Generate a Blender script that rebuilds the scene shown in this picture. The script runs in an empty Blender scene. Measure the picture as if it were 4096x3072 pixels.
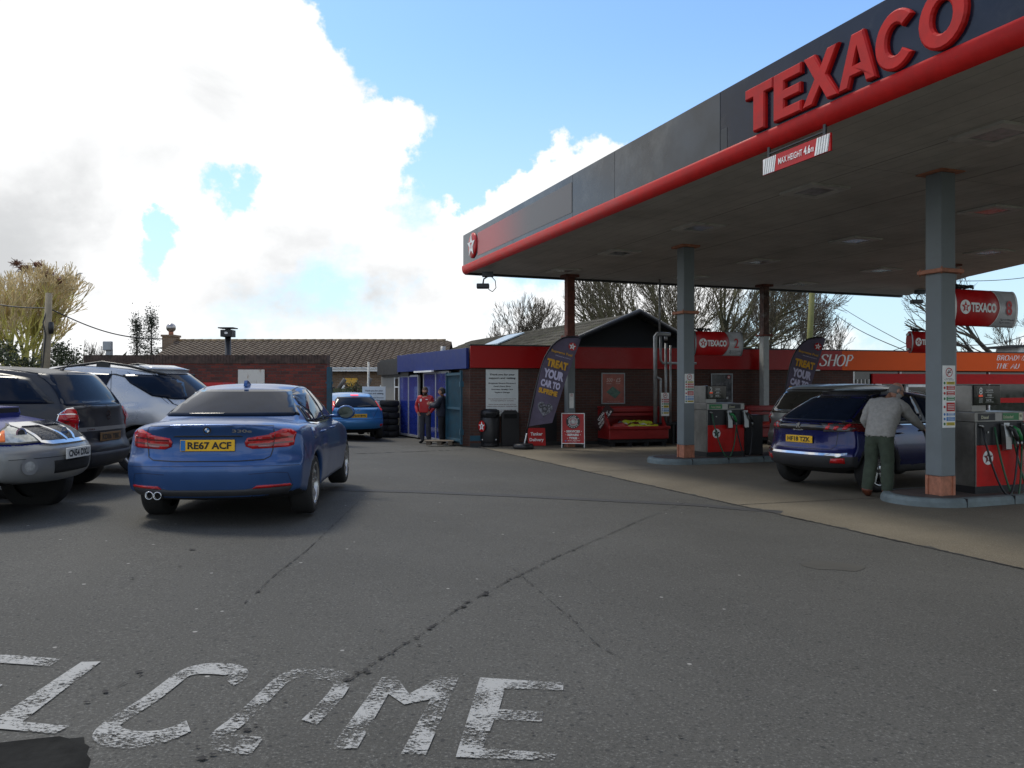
import bpy, bmesh, math, random
from mathutils import Vector, Matrix, geometry, noise as mnoise
from mathutils.bvhtree import BVHTree
R = math.radians
SC = bpy.context.scene
COL = SC.collection
# ---------------------------------------------------------------- camera
CAMH, FPX, HOR = 1.62, 812.0, 387.0
cam_d = bpy.data.cameras.new('camera'); cam = bpy.data.objects.new('camera', cam_d); COL.objects.link(cam)
cam.location = (0, 0, CAMH); cam.rotation_euler = (R(90.0), 0, 0)
cam_d.sensor_width = 36.0; cam_d.lens = FPX / 1024 * 36.0; cam_d.shift_y = 3.0 / 1024
cam_d.clip_start = 0.05; cam_d.clip_end = 3000
SC.camera = cam
def at(px, py, Y):
    return Vector(((px - 512) / FPX * Y, Y, CAMH - (py - HOR) / FPX * Y))
def X_at(px, Y): return (px - 512) / FPX * Y
def Z_at(py, Y): return CAMH - (py - HOR) / FPX * Y
def dirpx(px, py): return Vector(((px - 512) / FPX, 1, (HOR - py) / FPX)).normalized()
# ---------------------------------------------------------------- view, world, sun
SC.view_settings.view_transform = 'Standard'; SC.view_settings.look = 'None'
SC.view_settings.gamma = 1.0; SC.view_settings.exposure = 0.35
SUN_AZ, SUN_EL = R(-50), R(58)          # azimuth clockwise from +Y
w = bpy.data.worlds.new("World"); SC.world = w; w.use_nodes = True
nt = w.node_tree; nt.nodes.clear()
def N(t, typ, **kw):
    n = t.nodes.new(typ)
    for k, v in kw.items():
        if hasattr(n, k): setattr(n, k, v)
        else: n.inputs[k].default_value = v
    return n
def math_n(t, op, a, b=None, c=None, clamp=False):
    n = t.nodes.new('ShaderNodeMath'); n.operation = op; n.use_clamp = clamp
    for i, v in enumerate((a, b, c)):
        if v is None: continue
        if isinstance(v, (int, float)): n.inputs[i].default_value = v
        else: t.links.new(v, n.inputs[i])
    return n.outputs[0]
def map_r(t, v, a, b, c=0.0, d=1.0, smooth=True):
    n = t.nodes.new('ShaderNodeMapRange'); n.interpolation_type = 'SMOOTHSTEP' if smooth else 'LINEAR'
    t.links.new(v, n.inputs[0])
    n.inputs[1].default_value = a; n.inputs[2].default_value = b; n.inputs[3].default_value = c; n.inputs[4].default_value = d
    return n.outputs[0]
def mixc(t, f, a, b, mode='MIX'):
    n = t.nodes.new('ShaderNodeMix'); n.data_type = 'RGBA'; n.blend_type = mode
    for i, v in ((0, f), (6, a), (7, b)):
        if isinstance(v, (int, float)): n.inputs[i].default_value = v
        elif isinstance(v, (tuple, list)): n.inputs[i].default_value = (*v[:3], 1)
        else: t.links.new(v, n.inputs[i])
    return n.outputs[2]
geo = N(nt, 'ShaderNodeTexCoord'); D = geo.outputs['Generated']
sky = nt.nodes.new('ShaderNodeTexSky'); sky.sky_type = 'NISHITA'; sky.sun_disc = False
sky.sun_elevation = SUN_EL; sky.sun_rotation = SUN_AZ; sky.air_density = 1.0; sky.dust_density = 0.6; sky.ozone_density = 1.5
def wnoise(scale, detail=8, rough=0.55, off=(0, 0, 0), dist=0.0):
    mp = nt.nodes.new('ShaderNodeMapping'); mp.inputs['Location'].default_value = off; mp.inputs['Scale'].default_value = (1, 1, 1.35)
    nt.links.new(D, mp.inputs[0])
    n = nt.nodes.new('ShaderNodeTexNoise'); n.inputs['Scale'].default_value = scale; n.inputs['Detail'].default_value = detail
    n.inputs['Roughness'].default_value = rough; n.inputs['Distortion'].default_value = dist
    nt.links.new(mp.outputs[0], n.inputs['Vector']); return n.outputs[0]
def warp():
    out = D
    for sc_, amp in ((5.0, .17), (17.0, .085)):
        n = nt.nodes.new('ShaderNodeTexNoise'); n.inputs['Scale'].default_value = sc_; n.inputs['Detail'].default_value = 7; n.inputs['Roughness'].default_value = .6; nt.links.new(D, n.inputs['Vector'])
        a = nt.nodes.new('ShaderNodeVectorMath'); a.operation = 'SUBTRACT'; nt.links.new(n.outputs['Color'], a.inputs[0]); a.inputs[1].default_value = (.5, .5, .5)
        b = nt.nodes.new('ShaderNodeVectorMath'); b.operation = 'MULTIPLY_ADD'; nt.links.new(a.outputs[0], b.inputs[0]); b.inputs[1].default_value = (amp, amp, amp); nt.links.new(out, b.inputs[2]); out = b.outputs[0]
    return out
DW = warp()
def blob(px, py, r, amp):
    d = dirpx(px, py)
    n = nt.nodes.new('ShaderNodeVectorMath'); n.operation = 'DISTANCE'; nt.links.new(DW, n.inputs[0]); n.inputs[1].default_value = d
    return map_r(nt, n.outputs['Value'], r / FPX, 0.0, 0.0, amp)
cl = math_n(nt, 'SUBTRACT', wnoise(3.2, 9, 0.62, (3.1, 1.7, 0.4), 0.15), 0.5)
cl = math_n(nt, 'MULTIPLY', cl, 2.0)
sep0 = nt.nodes.new('ShaderNodeSeparateXYZ'); nt.links.new(D, sep0.inputs[0])
dens = math_n(nt, 'ADD', cl, map_r(nt, sep0.outputs[1], -.25, .55, .12, .30))
dens = math_n(nt, 'ADD', dens, map_r(nt, sep0.outputs[2], .62, .9, 0.0, -.12))
BL = [  # clear sky and cloud masses, as directions seen from the forecourt
 (640, -20, 330, -1.05), (800, 60, 260, -.7), (430, -30, 130, -.75), (520, 60, 110, -.55), (385, 20, 105, -.75), (320, -10, 50, -.4), (420, 70, 50, -.3), (470, 160, 62, -.55), (445, 175, 45, -.3), (505, 120, 70, -.35),
 (583, 148, 72, 1.05), (640, 165, 80, .8), (540, 180, 55, .6), (385, 130, 80, .45), (225, 60, 170, .5), (120, 160, 200, .4), (330, 170, 90, .4), (700, 240, 140, .3),
 (240, 188, 46, -1.0), (200, 193, 30, -.4), (270, 172, 28, -.45), (152, 240, 42, -1.1), (160, 225, 30, -.3), (1000, 160, 200, -.4), (900, 330, 90, -.10), (940, 40, 120, .22), (860, 320, 45, .25), (850, 345, 60, -.15), (960, 300, 80, -.3), (545, 285, 42, -.4), (478, 228, 62, .9), (520, 205, 55, .6), (450, 200, 40, .5), (330, 292, 70, -.22),
]
for b in BL: dens = math_n(nt, 'ADD', dens, blob(*b))
cover = map_r(nt, dens, -0.04, 0.27)
shade = math_n(nt, 'ADD', math_n(nt, 'MULTIPLY', math_n(nt, 'SUBTRACT', wnoise(4.2, 7, 0.55, (7.7, 2.2, 5.1), .3), 0.5), 1.7), 0.03)
for b in [(5, 262, 110, .38), (20, 180, 110, .12), (10, 40, 110, .10), (240, 130, 120, .08), (380, 265, 140, .16), (400, 290, 70, .26), (450, 300, 60, .24), (230, 290, 80, .18), (300, 240, 60, .12), (590, 260, 60, .05), (120, 265, 60, .12)]:
    shade = math_n(nt, 'ADD', shade, blob(*b))
shade = map_r(nt, shade, -0.02, 0.62)
ccol = mixc(nt, shade, (0.86, 0.865, 0.868), (0.53, 0.54, 0.55))
skyc = mixc(nt, 1.0, sky.outputs[0], (0.128, 0.155, 0.178), 'MULTIPLY')
sep = nt.nodes.new('ShaderNodeSeparateXYZ'); nt.links.new(D, sep.inputs[0])
hazeup = map_r(nt, sep.outputs[2], 0.02, 0.42, 0.75, 0.0)
skyc = mixc(nt, hazeup, skyc, (0.53, 0.68, 0.76))
full = mixc(nt, cover, skyc, ccol)
bg = N(nt, 'ShaderNodeBackground', Strength=1.0)
nt.links.new(full, bg.inputs[0])
wo = nt.nodes.new('ShaderNodeOutputWorld'); nt.links.new(bg.outputs[0], wo.inputs[0])
sd = bpy.data.lights.new('sun', 'SUN'); sun = bpy.data.objects.new('sun', sd); COL.objects.link(sun)
sd.energy = 1.7; sd.angle = R(13); sd.color = (1.0, 0.94, 0.82)
sun.rotation_euler = (R(90) - SUN_EL, 0, -SUN_AZ + R(180))
sun.location = (0, 0, 30)
# ---------------------------------------------------------------- materials
MATS = {}
def principled(name):
    m = bpy.data.materials.new(name); m.use_nodes = True
    t = m.node_tree; return m, t, t.nodes['Principled BSDF']
def mat(name, col, rough=0.5, metal=0.0, coat=0.0, var=0.10, vscale=6.0, spec=0.5, emit=None, bump=0.0, bscale=40.0, rvar=0.08, dirt=0.0, dcol=(0.05, 0.045, 0.04)):
    if name in MATS: return MATS[name]
    m, t, p = principled(name)
    co = N(t, 'ShaderNodeTexCoord').outputs['Object']
    n = N(t, 'ShaderNodeTexNoise', Scale=vscale, Detail=6.0, Roughness=0.6); t.links.new(co, n.inputs['Vector'])
    f = n.outputs[0]
    dark = tuple(c * (1 - var) for c in col); lite = tuple(min(1, c * (1 + var)) for c in col)
    c = mixc(t, map_r(t, f, 0.3, 0.7), dark, lite)
    if dirt > 0:
        n2 = N(t, 'ShaderNodeTexNoise', Scale=vscale * 0.6, Detail=9.0, Roughness=0.7); t.links.new(co, n2.inputs['Vector'])
        c = mixc(t, map_r(t, n2.outputs[0], 0.5, 0.72, 0, dirt), c, dcol)
    t.links.new(c, p.inputs['Base Color'])
    t.links.new(map_r(t, f, 0.2, 0.8, max(0.02, rough - rvar), min(1, rough + rvar)), p.inputs['Roughness'])
    p.inputs['Metallic'].default_value = metal; p.inputs['Coat Weight'].default_value = coat; p.inputs['Coat Roughness'].default_value = 0.04
    p.inputs['Specular IOR Level'].default_value = spec
    if emit: p.inputs['Emission Color'].default_value = (*emit[:3], 1); p.inputs['Emission Strength'].default_value = emit[3]
    if bump > 0:
        nb = N(t, 'ShaderNodeTexNoise', Scale=bscale, Detail=5.0); t.links.new(co, nb.inputs['Vector'])
        b = N(t, 'ShaderNodeBump', Strength=bump, Distance=0.02); t.links.new(nb.outputs[0], b.inputs['Height']); t.links.new(b.outputs[0], p.inputs['Normal'])
    MATS[name] = m; return m
def brick_mat(name, c1, c2, mortar, scale=1.0, bump=0.35, dirt=(0.03, 0.028, 0.025), damt=0.5):
    m, t, p = principled(name)
    co = N(t, 'ShaderNodeTexCoord').outputs['Object']
    s = N(t, 'ShaderNodeSeparateXYZ'); t.links.new(co, s.inputs[0])
    cb = N(t, 'ShaderNodeCombineXYZ'); t.links.new(math_n(t, 'ADD', s.outputs[0], s.outputs[1]), cb.inputs[0]); t.links.new(s.outputs[2], cb.inputs[1])
    b = N(t, 'ShaderNodeTexBrick', Scale=1.0); t.links.new(cb.outputs[0], b.inputs['Vector'])
    b.inputs['Brick Width'].default_value = 0.225 * scale; b.inputs['Row Height'].default_value = 0.075 * scale; b.inputs['Mortar Size'].default_value = 0.008 * scale
    b.inputs['Mortar Smooth'].default_value = 0.2; b.inputs['Bias'].default_value = 0.0
    b.inputs['Color1'].default_value = (*c1, 1); b.inputs['Color2'].default_value = (*c2, 1); b.inputs['Mortar'].default_value = (*mortar, 1)
    n = N(t, 'ShaderNodeTexNoise', Scale=1.3, Detail=8.0, Roughness=0.65); t.links.new(co, n.inputs['Vector'])
    n2 = N(t, 'ShaderNodeTexNoise', Scale=30.0, Detail=4.0); t.links.new(co, n2.inputs['Vector'])
    c = mixc(t, map_r(t, n2.outputs[0], 0.3, 0.7, 0.0, 0.35), b.outputs['Color'], dirt)
    c = mixc(t, map_r(t, n.outputs[0], 0.48, 0.75, 0, damt), c, dirt)
    t.links.new(c, p.inputs['Base Color']); p.inputs['Roughness'].default_value = 0.9
    bp = N(t, 'ShaderNodeBump', Strength=bump, Distance=0.01); t.links.new(b.outputs['Fac'], bp.inputs['Height']); bp.invert = True
    t.links.new(bp.outputs[0], p.inputs['Normal'])
    return m
# ---------------------------------------------------------------- mesh builder
class MB:
    def __init__(s, M=None): s.v = []; s.f = []; s.m = []; s.M = M or Matrix(); s.sm = []
    def add(s, vs, fs, mi=0, smooth=False):
        o = len(s.v); s.v += [s.M @ Vector(v) for v in vs]
        for f in fs: s.f.append([o + i for i in f]); s.m.append(mi); s.sm.append(smooth)
        return s
    def box(s, a, b, mi=0, bev=0.0):
        x0, y0, z0 = a; x1, y1, z1 = b
        if x0 > x1: x0, x1 = x1, x0
        if y0 > y1: y0, y1 = y1, y0
        if z0 > z1: z0, z1 = z1, z0
        if bev <= 0:
            return s.add([(x0,y0,z0),(x1,y0,z0),(x1,y1,z0),(x0,y1,z0),(x0,y0,z1),(x1,y0,z1),(x1,y1,z1),(x0,y1,z1)],
                  [(0,3,2,1),(4,5,6,7),(0,1,5,4),(1,2,6,5),(2,3,7,6),(3,0,4,7)], mi)
        bm = bmesh.new(); bmesh.ops.create_cube(bm, size=1)
        for v in bm.verts: v.co = Vector(((x0+x1)/2 + v.co.x*(x1-x0), (y0+y1)/2 + v.co.y*(y1-y0), (z0+z1)/2 + v.co.z*(z1-z0)))
        bev = min(bev, .45*min(x1-x0, y1-y0, z1-z0))
        bmesh.ops.bevel(bm, geom=bm.edges[:], offset=bev, segments=2, affect='EDGES', profile=0.5)
        bm.verts.index_update(); s.add([v.co[:] for v in bm.verts], [[v.index for v in f.verts] for f in bm.faces], mi); bm.free(); return s
    def lathe(s, prof, seg=24, mi=0, axis='z', c=(0,0,0), smooth=True, cap=True):
        vs = []; fs = []; n = len(prof); c = Vector(c)
        for i in range(seg):
            a = 2*math.pi*i/seg
            for r, h in prof:
                p = (r*math.cos(a), r*math.sin(a), h)
                if axis == 'x': p = (h, p[0], p[1])
                elif axis == 'y': p = (p[1], h, p[0])
                vs.append(c + Vector(p))
        for i in range(seg):
            j = (i+1) % seg
            for k in range(n-1): fs.append((i*n+k, j*n+k, j*n+k+1, i*n+k+1))
        s.add(vs, fs, mi, smooth)
        if cap:
            for k in (0, n-1):
                if prof[k][0] > 1e-5: s.add([vs[i*n+k] for i in range(seg)], [tuple(range(seg)) if k else tuple(reversed(range(seg)))], mi)
        return s
    def cyl(s, a, b, r, r2=None, seg=16, mi=0, smooth=True, caps=True):
        a = Vector(a); b = Vector(b); d = (b-a)
        if d.length < 1e-7: return s
        q = d.to_track_quat('Z', 'Y'); r2 = r if r2 is None else r2
        vs = [a + q @ Vector((r*math.cos(2*math.pi*i/seg), r*math.sin(2*math.pi*i/seg), 0)) for i in range(seg)] + \
             [b + q @ Vector((r2*math.cos(2*math.pi*i/seg), r2*math.sin(2*math.pi*i/seg), 0)) for i in range(seg)]
        s.add(vs, [(i, (i+1) % seg, seg+(i+1) % seg, seg+i) for i in range(seg)], mi, smooth)
        if caps: s.add(vs[:seg], [tuple(reversed(range(seg)))], mi); s.add(vs[seg:], [tuple(range(seg))], mi)
        return s
    def tube(s, pts, r, seg=8, mi=0):
        pts = [Vector(p) for p in pts]; n = len(pts); rr = r if isinstance(r, (list, tuple)) else [r]*n
        up = Vector((0,0,1)); vs = []; prev = None
        for i, p in enumerate(pts):
            d = (pts[min(i+1, n-1)] - pts[max(i-1, 0)])
            if d.length < 1e-9: d = Vector((0,0,1))
            d.normalize()
            if prev is None:
                a = d.cross(up); a = a if a.length > 1e-3 else d.cross(Vector((1,0,0)))
            else: a = prev - d*prev.dot(d); a = a if a.length > 1e-4 else d.cross(Vector((1,.1,0)))
            a.normalize(); b = d.cross(a); prev = a
            for k in range(seg):
                t = 2*math.pi*k/seg; vs.append(p + (a*math.cos(t) + b*math.sin(t))*rr[i])
        fs = [(i*seg+k, i*seg+(k+1) % seg, (i+1)*seg+(k+1) % seg, (i+1)*seg+k) for i in range(n-1) for k in range(seg)]
        s.add(vs, fs, mi, True); s.add(vs[:seg], [tuple(reversed(range(seg)))], mi); s.add(vs[-seg:], [tuple(range(seg))], mi); return s
    def prism(s, poly, d0, d1, plane='xz', mi=0):
        """poly in plane, extruded along the third axis from d0 to d1"""
        def P(a, b, d): return (a, d, b) if plane == 'xz' else ((d, a, b) if plane == 'yz' else (a, b, d))
        n = len(poly); tri = geometry.tessellate_polygon([[Vector((p[0], p[1], 0)) for p in poly]])
        vs = [P(p[0], p[1], d0) for p in poly] + [P(p[0], p[1], d1) for p in poly]
        fs = [tuple(t) for t in tri] + [tuple(n+i for i in reversed(t)) for t in tri] + [(i, (i+1) % n, n+(i+1) % n, n+i) for i in range(n)]
        return s.add(vs, fs, mi)
    def sphere(s, c, r, seg=16, rings=10, mi=0, sc=(1,1,1)):
        c = Vector(c); vs = []; fs = []
        for i in range(rings+1):
            a = math.pi*i/rings
            for k in range(seg):
                b = 2*math.pi*k/seg
                vs.append(c + Vector((r*sc[0]*math.sin(a)*math.cos(b), r*sc[1]*math.sin(a)*math.sin(b), r*sc[2]*math.cos(a))))
        for i in range(rings):
            for k in range(seg): fs.append((i*seg+k, (i+1)*seg+k, (i+1)*seg+(k+1) % seg, i*seg+(k+1) % seg))
        return s.add(vs, fs, mi, True)
    def build(s, name, mats, parent=None, loc=(0,0,0), rotz=0.0, fix=True):
        me = bpy.data.meshes.new(name); me.from_pydata([tuple(v) for v in s.v], [], s.f)
        for m in (mats if isinstance(mats, (list, tuple)) else [mats]): me.materials.append(m)
        me.polygons.foreach_set('material_index', s.m); me.polygons.foreach_set('use_smooth', s.sm)
        me.update()
        if fix:
            bm = bmesh.new(); bm.from_mesh(me); bmesh.ops.remove_doubles(bm, verts=bm.verts[:], dist=1e-5) if len(bm.verts) < 60000 else None
            bmesh.ops.recalc_face_normals(bm, faces=bm.faces[:]); bm.to_mesh(me); bm.free()
        o = bpy.data.objects.new(name, me); COL.objects.link(o); o.parent = parent; o.location = loc; o.rotation_euler = (0,0,rotz)
        return o
def tag(o, label=None, cat=None, group=None, kind=None):
    if label: o['label'] = label
    if cat: o['category'] = cat
    if group: o['group'] = group
    if kind: o['kind'] = kind
    return o
def empty(name, loc, rotz, label, cat, group=None):
    o = bpy.data.objects.new(name, None); COL.objects.link(o); o.location = loc; o.rotation_euler = (0,0,rotz); o.empty_display_size = 0.2
    return tag(o, label, cat, group)
def copy_tree(o, parent=None):
    c = o.copy(); COL.objects.link(c)
    if parent is not None: c.parent = parent
    for ch in o.children: copy_tree(ch, c)
    return c
# ---------------------------------------------------------------- text
_TC = {}
def text_geo(txt, bold=0.0, shear=0.0):
    k = (txt, bold, shear)
    if k in _TC: return _TC[k]
    cu = bpy.data.curves.new('t', 'FONT'); cu.body = txt; cu.size = 1.0; cu.offset = bold; cu.shear = shear; cu.resolution_u = 3; cu.fill_mode = 'FRONT'
    ob = bpy.data.objects.new('t', cu); me = bpy.data.meshes.new_from_object(ob)
    vs = [v.co.copy() for v in me.vertices]; fs = [list(p.vertices) for p in me.polygons]
    bpy.data.objects.remove(ob); bpy.data.curves.remove(cu); bpy.data.meshes.remove(me)
    if vs:
        x0 = min(v.x for v in vs); x1 = max(v.x for v in vs); y0 = min(v.y for v in vs); y1 = max(v.y for v in vs)
    else: x0 = y0 = 0; x1 = y1 = 1
    _TC[k] = (vs, fs, x0, x1, y0, y1); return _TC[k]
def put_text(mb, txt, o, ux, uz, w=None, h=0.1, mi=0, bold=0.012, shear=0.0, ext=0.0, center=True, fn=None):
    """text whose box is centred (or left-bottom) at o; ux, uz unit axes; fits height h and width w"""
    vs, fs, x0, x1, y0, y1 = text_geo(txt, bold, shear)
    o = Vector(o); ux = Vector(ux); uz = Vector(uz); n = ux.cross(uz).normalized()
    sy = h / max(1e-6, (y1 - y0)); sx = sy if w is None else w / max(1e-6, (x1 - x0))
    W = (x1-x0)*sx; ax = -W/2 if center else 0; az = -h/2 if center else 0
    P = [o + ux*((v.x-x0)*sx + ax) + uz*((v.y-y0)*sy + az) for v in vs]
    if ext == 0: mb.add(P, fs, mi)
    else:
        m = len(P); ed = {}
        for f in fs:
            for i in range(len(f)):
                e = (f[i], f[(i+1) % len(f)]); ed[e] = 1
        side = [(a, b, m+b, m+a) for (a, b) in ed if (b, a) not in ed]
        mb.add(P + [p + n*ext for p in P], fs + [[m+i for i in f] for f in fs] + side, mi)
    return W
def disc(mb, c, ux, uz, rx, rz, mi=0, n=28, r0=None):
    c = Vector(c); ux = Vector(ux); uz = Vector(uz)
    P = [c + ux*rx*math.cos(2*math.pi*i/n) + uz*rz*math.sin(2*math.pi*i/n) for i in range(n)]
    if r0 is None: mb.add(P, [tuple(range(n))], mi)
    else:
        Q = [c + ux*rx*r0*math.cos(2*math.pi*i/n) + uz*rz*r0*math.sin(2*math.pi*i/n) for i in range(n)]
        mb.add(P+Q, [(i, (i+1) % n, n+(i+1) % n, n+i) for i in range(n)], mi)
def star(mb, c, ux, uz, r, mi=0, inner=0.4, rot=0.0):
    c = Vector(c); ux = Vector(ux); uz = Vector(uz); P = [c]
    for i in range(10):
        a = math.pi/2 + rot + i*math.pi/5; q = r if i % 2 == 0 else r*inner
        P.append(c + ux*q*math.cos(a) + uz*q*math.sin(a))
    mb.add(P, [(0, 1+i, 1+(i+1) % 10) for i in range(10)], mi)
def rect(mb, c, ux, uz, w_, h_, mi=0):
    c = Vector(c); ux = Vector(ux)*w_/2; uz = Vector(uz)*h_/2
    mb.add([c-ux-uz, c+ux-uz, c+ux+uz, c-ux+uz], [(0,1,2,3)], mi)
# T-star roundel: mi = (disc, star, T)
def roundel(mb, c, ux, uz, r, mis, step=0.003):
    c = Vector(c); ux = Vector(ux); uz = Vector(uz); n = ux.cross(uz).normalized()
    disc(mb, c, ux, uz, r, r, mis[0]); star(mb, c+n*step, ux, uz, r*0.93, mis[1])
    t = c+n*step*2
    rect(mb, t+uz*r*0.12, ux, uz, r*0.42, r*0.13, mis[2]); rect(mb, t-uz*r*0.12, ux, uz, r*0.14, r*0.36, mis[2])
# ---------------------------------------------------------------- ground heights
EP = Vector((4.54, 7.2)); EN = Vector((-0.937, -0.35)); ED = Vector((-0.35, 0.937))   # concrete edge: point, left normal, direction away
def gz(x, y):
    s = (x-EP.x)*EN.x + (y-EP.y)*EN.y
    if s <= 0: return 0.0
    dip = 0.0
    if y > 20.8: q = min(1.0, (y-20.8)/3.0); dip = .11*q*q*(3-2*q)*min(1.0, s/.8)
    return gz0(s) - dip
def gz0(s):
    if s < 5.5: return 0.0365*s
    u = min(1.0, (s-5.5)/4.0); return 0.0365*(5.5 + 4.0*(u - u*u/2)) 
def unproj(px, py, dz=0.0):
    Y = 8.0
    for _ in range(60):
        z = gz(X_at(px, Y), Y) + dz; Y = 0.5*Y + 0.5*(CAMH - z)*FPX/(py - HOR)
    return Vector((X_at(px, Y), Y, gz(X_at(px, Y), Y) + dz))
# ---------------------------------------------------------------- ground
def asphalt_mat():
    m, t, p = principled('asphalt')
    co = N(t, 'ShaderNodeTexCoord').outputs['Object']
    def no(sc, de=6, ro=.6, src=co):
        n = N(t, 'ShaderNodeTexNoise', Scale=sc, Detail=float(de), Roughness=ro); t.links.new(src, n.inputs['Vector']); return n.outputs[0]
    big = no(0.35, 4); mid = no(2.2, 7, .65); fine = no(70, 3, .75); fin2 = no(30, 4, .7)
    c = mixc(t, map_r(t, big, .3, .7), (.047, .0455, .040), (.066, .064, .057))
    c = mixc(t, map_r(t, mid, .35, .75, 0, .45), c, (.047, .046, .040))
    c = mixc(t, map_r(t, fine, .54, .68, 0, .75), c, (.16, .157, .145))
    c = mixc(t, map_r(t, fine, .44, .34, 0, .85), c, (.014, .014, .014))
    c = mixc(t, map_r(t, fin2, .60, .74, 0, .45), c, (.045, .045, .045))
    v = N(t, 'ShaderNodeTexVoronoi', Scale=13.0); t.links.new(co, v.inputs['Vector'])
    c = mixc(t, map_r(t, v.outputs['Distance'], .17, .10, 0, .9), c, (.02, .02, .02))
    v2 = N(t, 'ShaderNodeTexVoronoi', Scale=3.1); t.links.new(co, v2.inputs['Vector'])
    c = mixc(t, map_r(t, v2.outputs['Distance'], .05, .03, 0, .8), c, (.33, .32, .30))
    t.links.new(c, p.inputs['Base Color']); p.inputs['Roughness'].default_value = .82; p.inputs['Specular IOR Level'].default_value = .4
    b = N(t, 'ShaderNodeBump', Strength=.55, Distance=.008); t.links.new(fine, b.inputs['Height'])
    b2 = N(t, 'ShaderNodeBump', Strength=.25, Distance=.03); t.links.new(mid, b2.inputs['Height']); t.links.new(b.outputs[0], b2.inputs['Normal']); t.links.new(b2.outputs[0], p.inputs['Normal'])
    return m
def concrete_mat():
    m, t, p = principled('forecourt_concrete')
    co = N(t, 'ShaderNodeTexCoord').outputs['Object']
    def no(sc, de=6, ro=.6):
        n = N(t, 'ShaderNodeTexNoise', Scale=sc, Detail=float(de), Roughness=ro); t.links.new(co, n.inputs['Vector']); return n.outputs[0]
    c = mixc(t, map_r(t, no(.5, 5), .3, .7), (.100, .083, .056), (.152, .129, .090))
    c = mixc(t, map_r(t, no(3, 8, .7), .5, .75, 0, .5), c, (.10, .085, .062))
    c = mixc(t, map_r(t, no(120, 3), .55, .72, 0, .6), c, (.42, .38, .30))
    c = mixc(t, map_r(t, no(60, 3), .42, .3, 0, .6), c, (.07, .06, .045))
    t.links.new(c, p.inputs['Base Color']); p.inputs['Roughness'].default_value = .8
    b = N(t, 'ShaderNodeBump', Strength=.3, Distance=.006); t.links.new(no(120, 3), b.inputs['Height']); t.links.new(b.outputs[0], p.inputs['Normal'])
    return m
M_ASPH = asphalt_mat(); M_CONC = concrete_mat()
M_CRACK = mat('tar_crack', (.018, .017, .016), .9, bump=.4)
M_PATCH = mat('old_tar', (.034, .034, .035), .8, bump=.3, var=.25, vscale=20)
def grid_sheet(name, x0, x1, y0, y1, st, zoff, m, keep=None, kind='structure'):
    mb = MB(); nx = int((x1-x0)/st); ny = int((y1-y0)/st)
    for j in range(ny+1):
        for i in range(nx+1):
            x = x0+i*st; y = y0+j*st; mb.v.append(Vector((x, y, gz(x, y)+zoff)))
    for j in range(ny):
        for i in range(nx): a = j*(nx+1)+i; mb.f.append((a, a+1, a+nx+2, a+nx+1)); mb.m.append(0); mb.sm.append(True)
    return tag(mb.build(name, m, fix=False), kind=kind)
ga = grid_sheet('asphalt_yard', -40, 32, -12, 60, .5, 0, M_ASPH)
g = MB(); g.box((-500, -200, -.9), (500, 900, -.35)); tag(g.build('ground', mat('rough_grass', (.07, .09, .04), .95, var=.4, vscale=.5, bump=.5)), kind='structure')
# concrete forecourt to the right of the edge line
g = MB()
def EL(s, n): return (EP.x + ED.x*s - EN.x*n, EP.y + ED.y*s - EN.y*n)   # s along edge, n to the right
a = EL(-14, 0); b = EL(15.6, 0); c_ = (-.9, 22.6); d = (16.5, 27.6); e = (30, 31); f = (30, -10)
g.add([(p[0], p[1], .004) for p in (a, f, e, d, c_, b)], [(0, 1, 2, 3, 4, 5)])
tag(g.build('forecourt_slab', M_CONC), kind='structure')
def strip(name, pts, wid, m, dz=.008, jit=0.3, seed=1, kind='structure', gaps=0.0, world=False):
    random.seed(seed); P = [Vector(p) if world else unproj(p[0], p[1], dz) for p in pts]
    Q = []
    for i in range(len(P)-1):
        n = max(1, int((P[i+1]-P[i]).length/.035))
        Q += [P[i].lerp(P[i+1], k/n) for k in range(n)]
    Q.append(P[-1]); mb = MB(); L = []
    for i, q in enumerate(Q):
        d = (Q[min(i+1, len(Q)-1)] - Q[max(0, i-1)]); nn = Vector((-d.y, d.x, 0)).normalized()
        ww = wid*(1+random.uniform(-jit, jit))/2; off = random.uniform(-jit, jit)*wid*.5
        a = q + nn*(off+ww); b = q + nn*(off-ww)
        for v in (a, b): v.z = gz(v.x, v.y) + dz
        L += [a, b]
    fs = []
    k = 0
    while k < len(Q)-1:
        if gaps and random.random() < gaps: k += random.randint(1, 4); continue
        fs.append((2*k, 2*k+1, 2*k+3, 2*k+2)); k += 1
    mb.add(L, fs); return tag(mb.build(name, m, fix=False), kind=kind)
V = lambda x, y: (x*.46293, y*.46293)
strip('slab_edge_joint', [(*EL(s_, 0), .0) for s_ in [-6 + .5*k for k in range(44)]], .035, M_CRACK, .009, .5, 2, world=True)
strip('slab_joint', [(3.0, 11.1, 0), (6.6, 12.2, 0)], .02, M_CRACK, .008, .5, 3, world=True)
strip('slab_joint', [(1.3, 15.4, 0), (3.0, 16.1, 0)], .02, M_CRACK, .008, .5, 13, world=True)
strip('patch_band', [V(690, 1056), V(900, 1062), V(1100, 1070), V(1300, 1080), V(1500, 1090), V(1690, 1106)], .26, M_PATCH, .005, .06, 4)
strip('crack', [V(1480, 1085), V(1385, 1122), V(1300, 1160), V(1200, 1203), V(1115, 1245)], .006, M_CRACK, .007, .9, 5, gaps=.08)
strip('crack', [V(1115, 1245), V(1010, 1300), V(905, 1372), V(840, 1410), V(750, 1470)], .007, M_CRACK, .007, .9, 6, gaps=.12)
strip('crack', [V(1108, 1228), V(1150, 1262), V(1220, 1325), V(1300, 1400), V(1400, 1446)], .005, M_CRACK, .007, .9, 7, gaps=.25)
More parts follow.
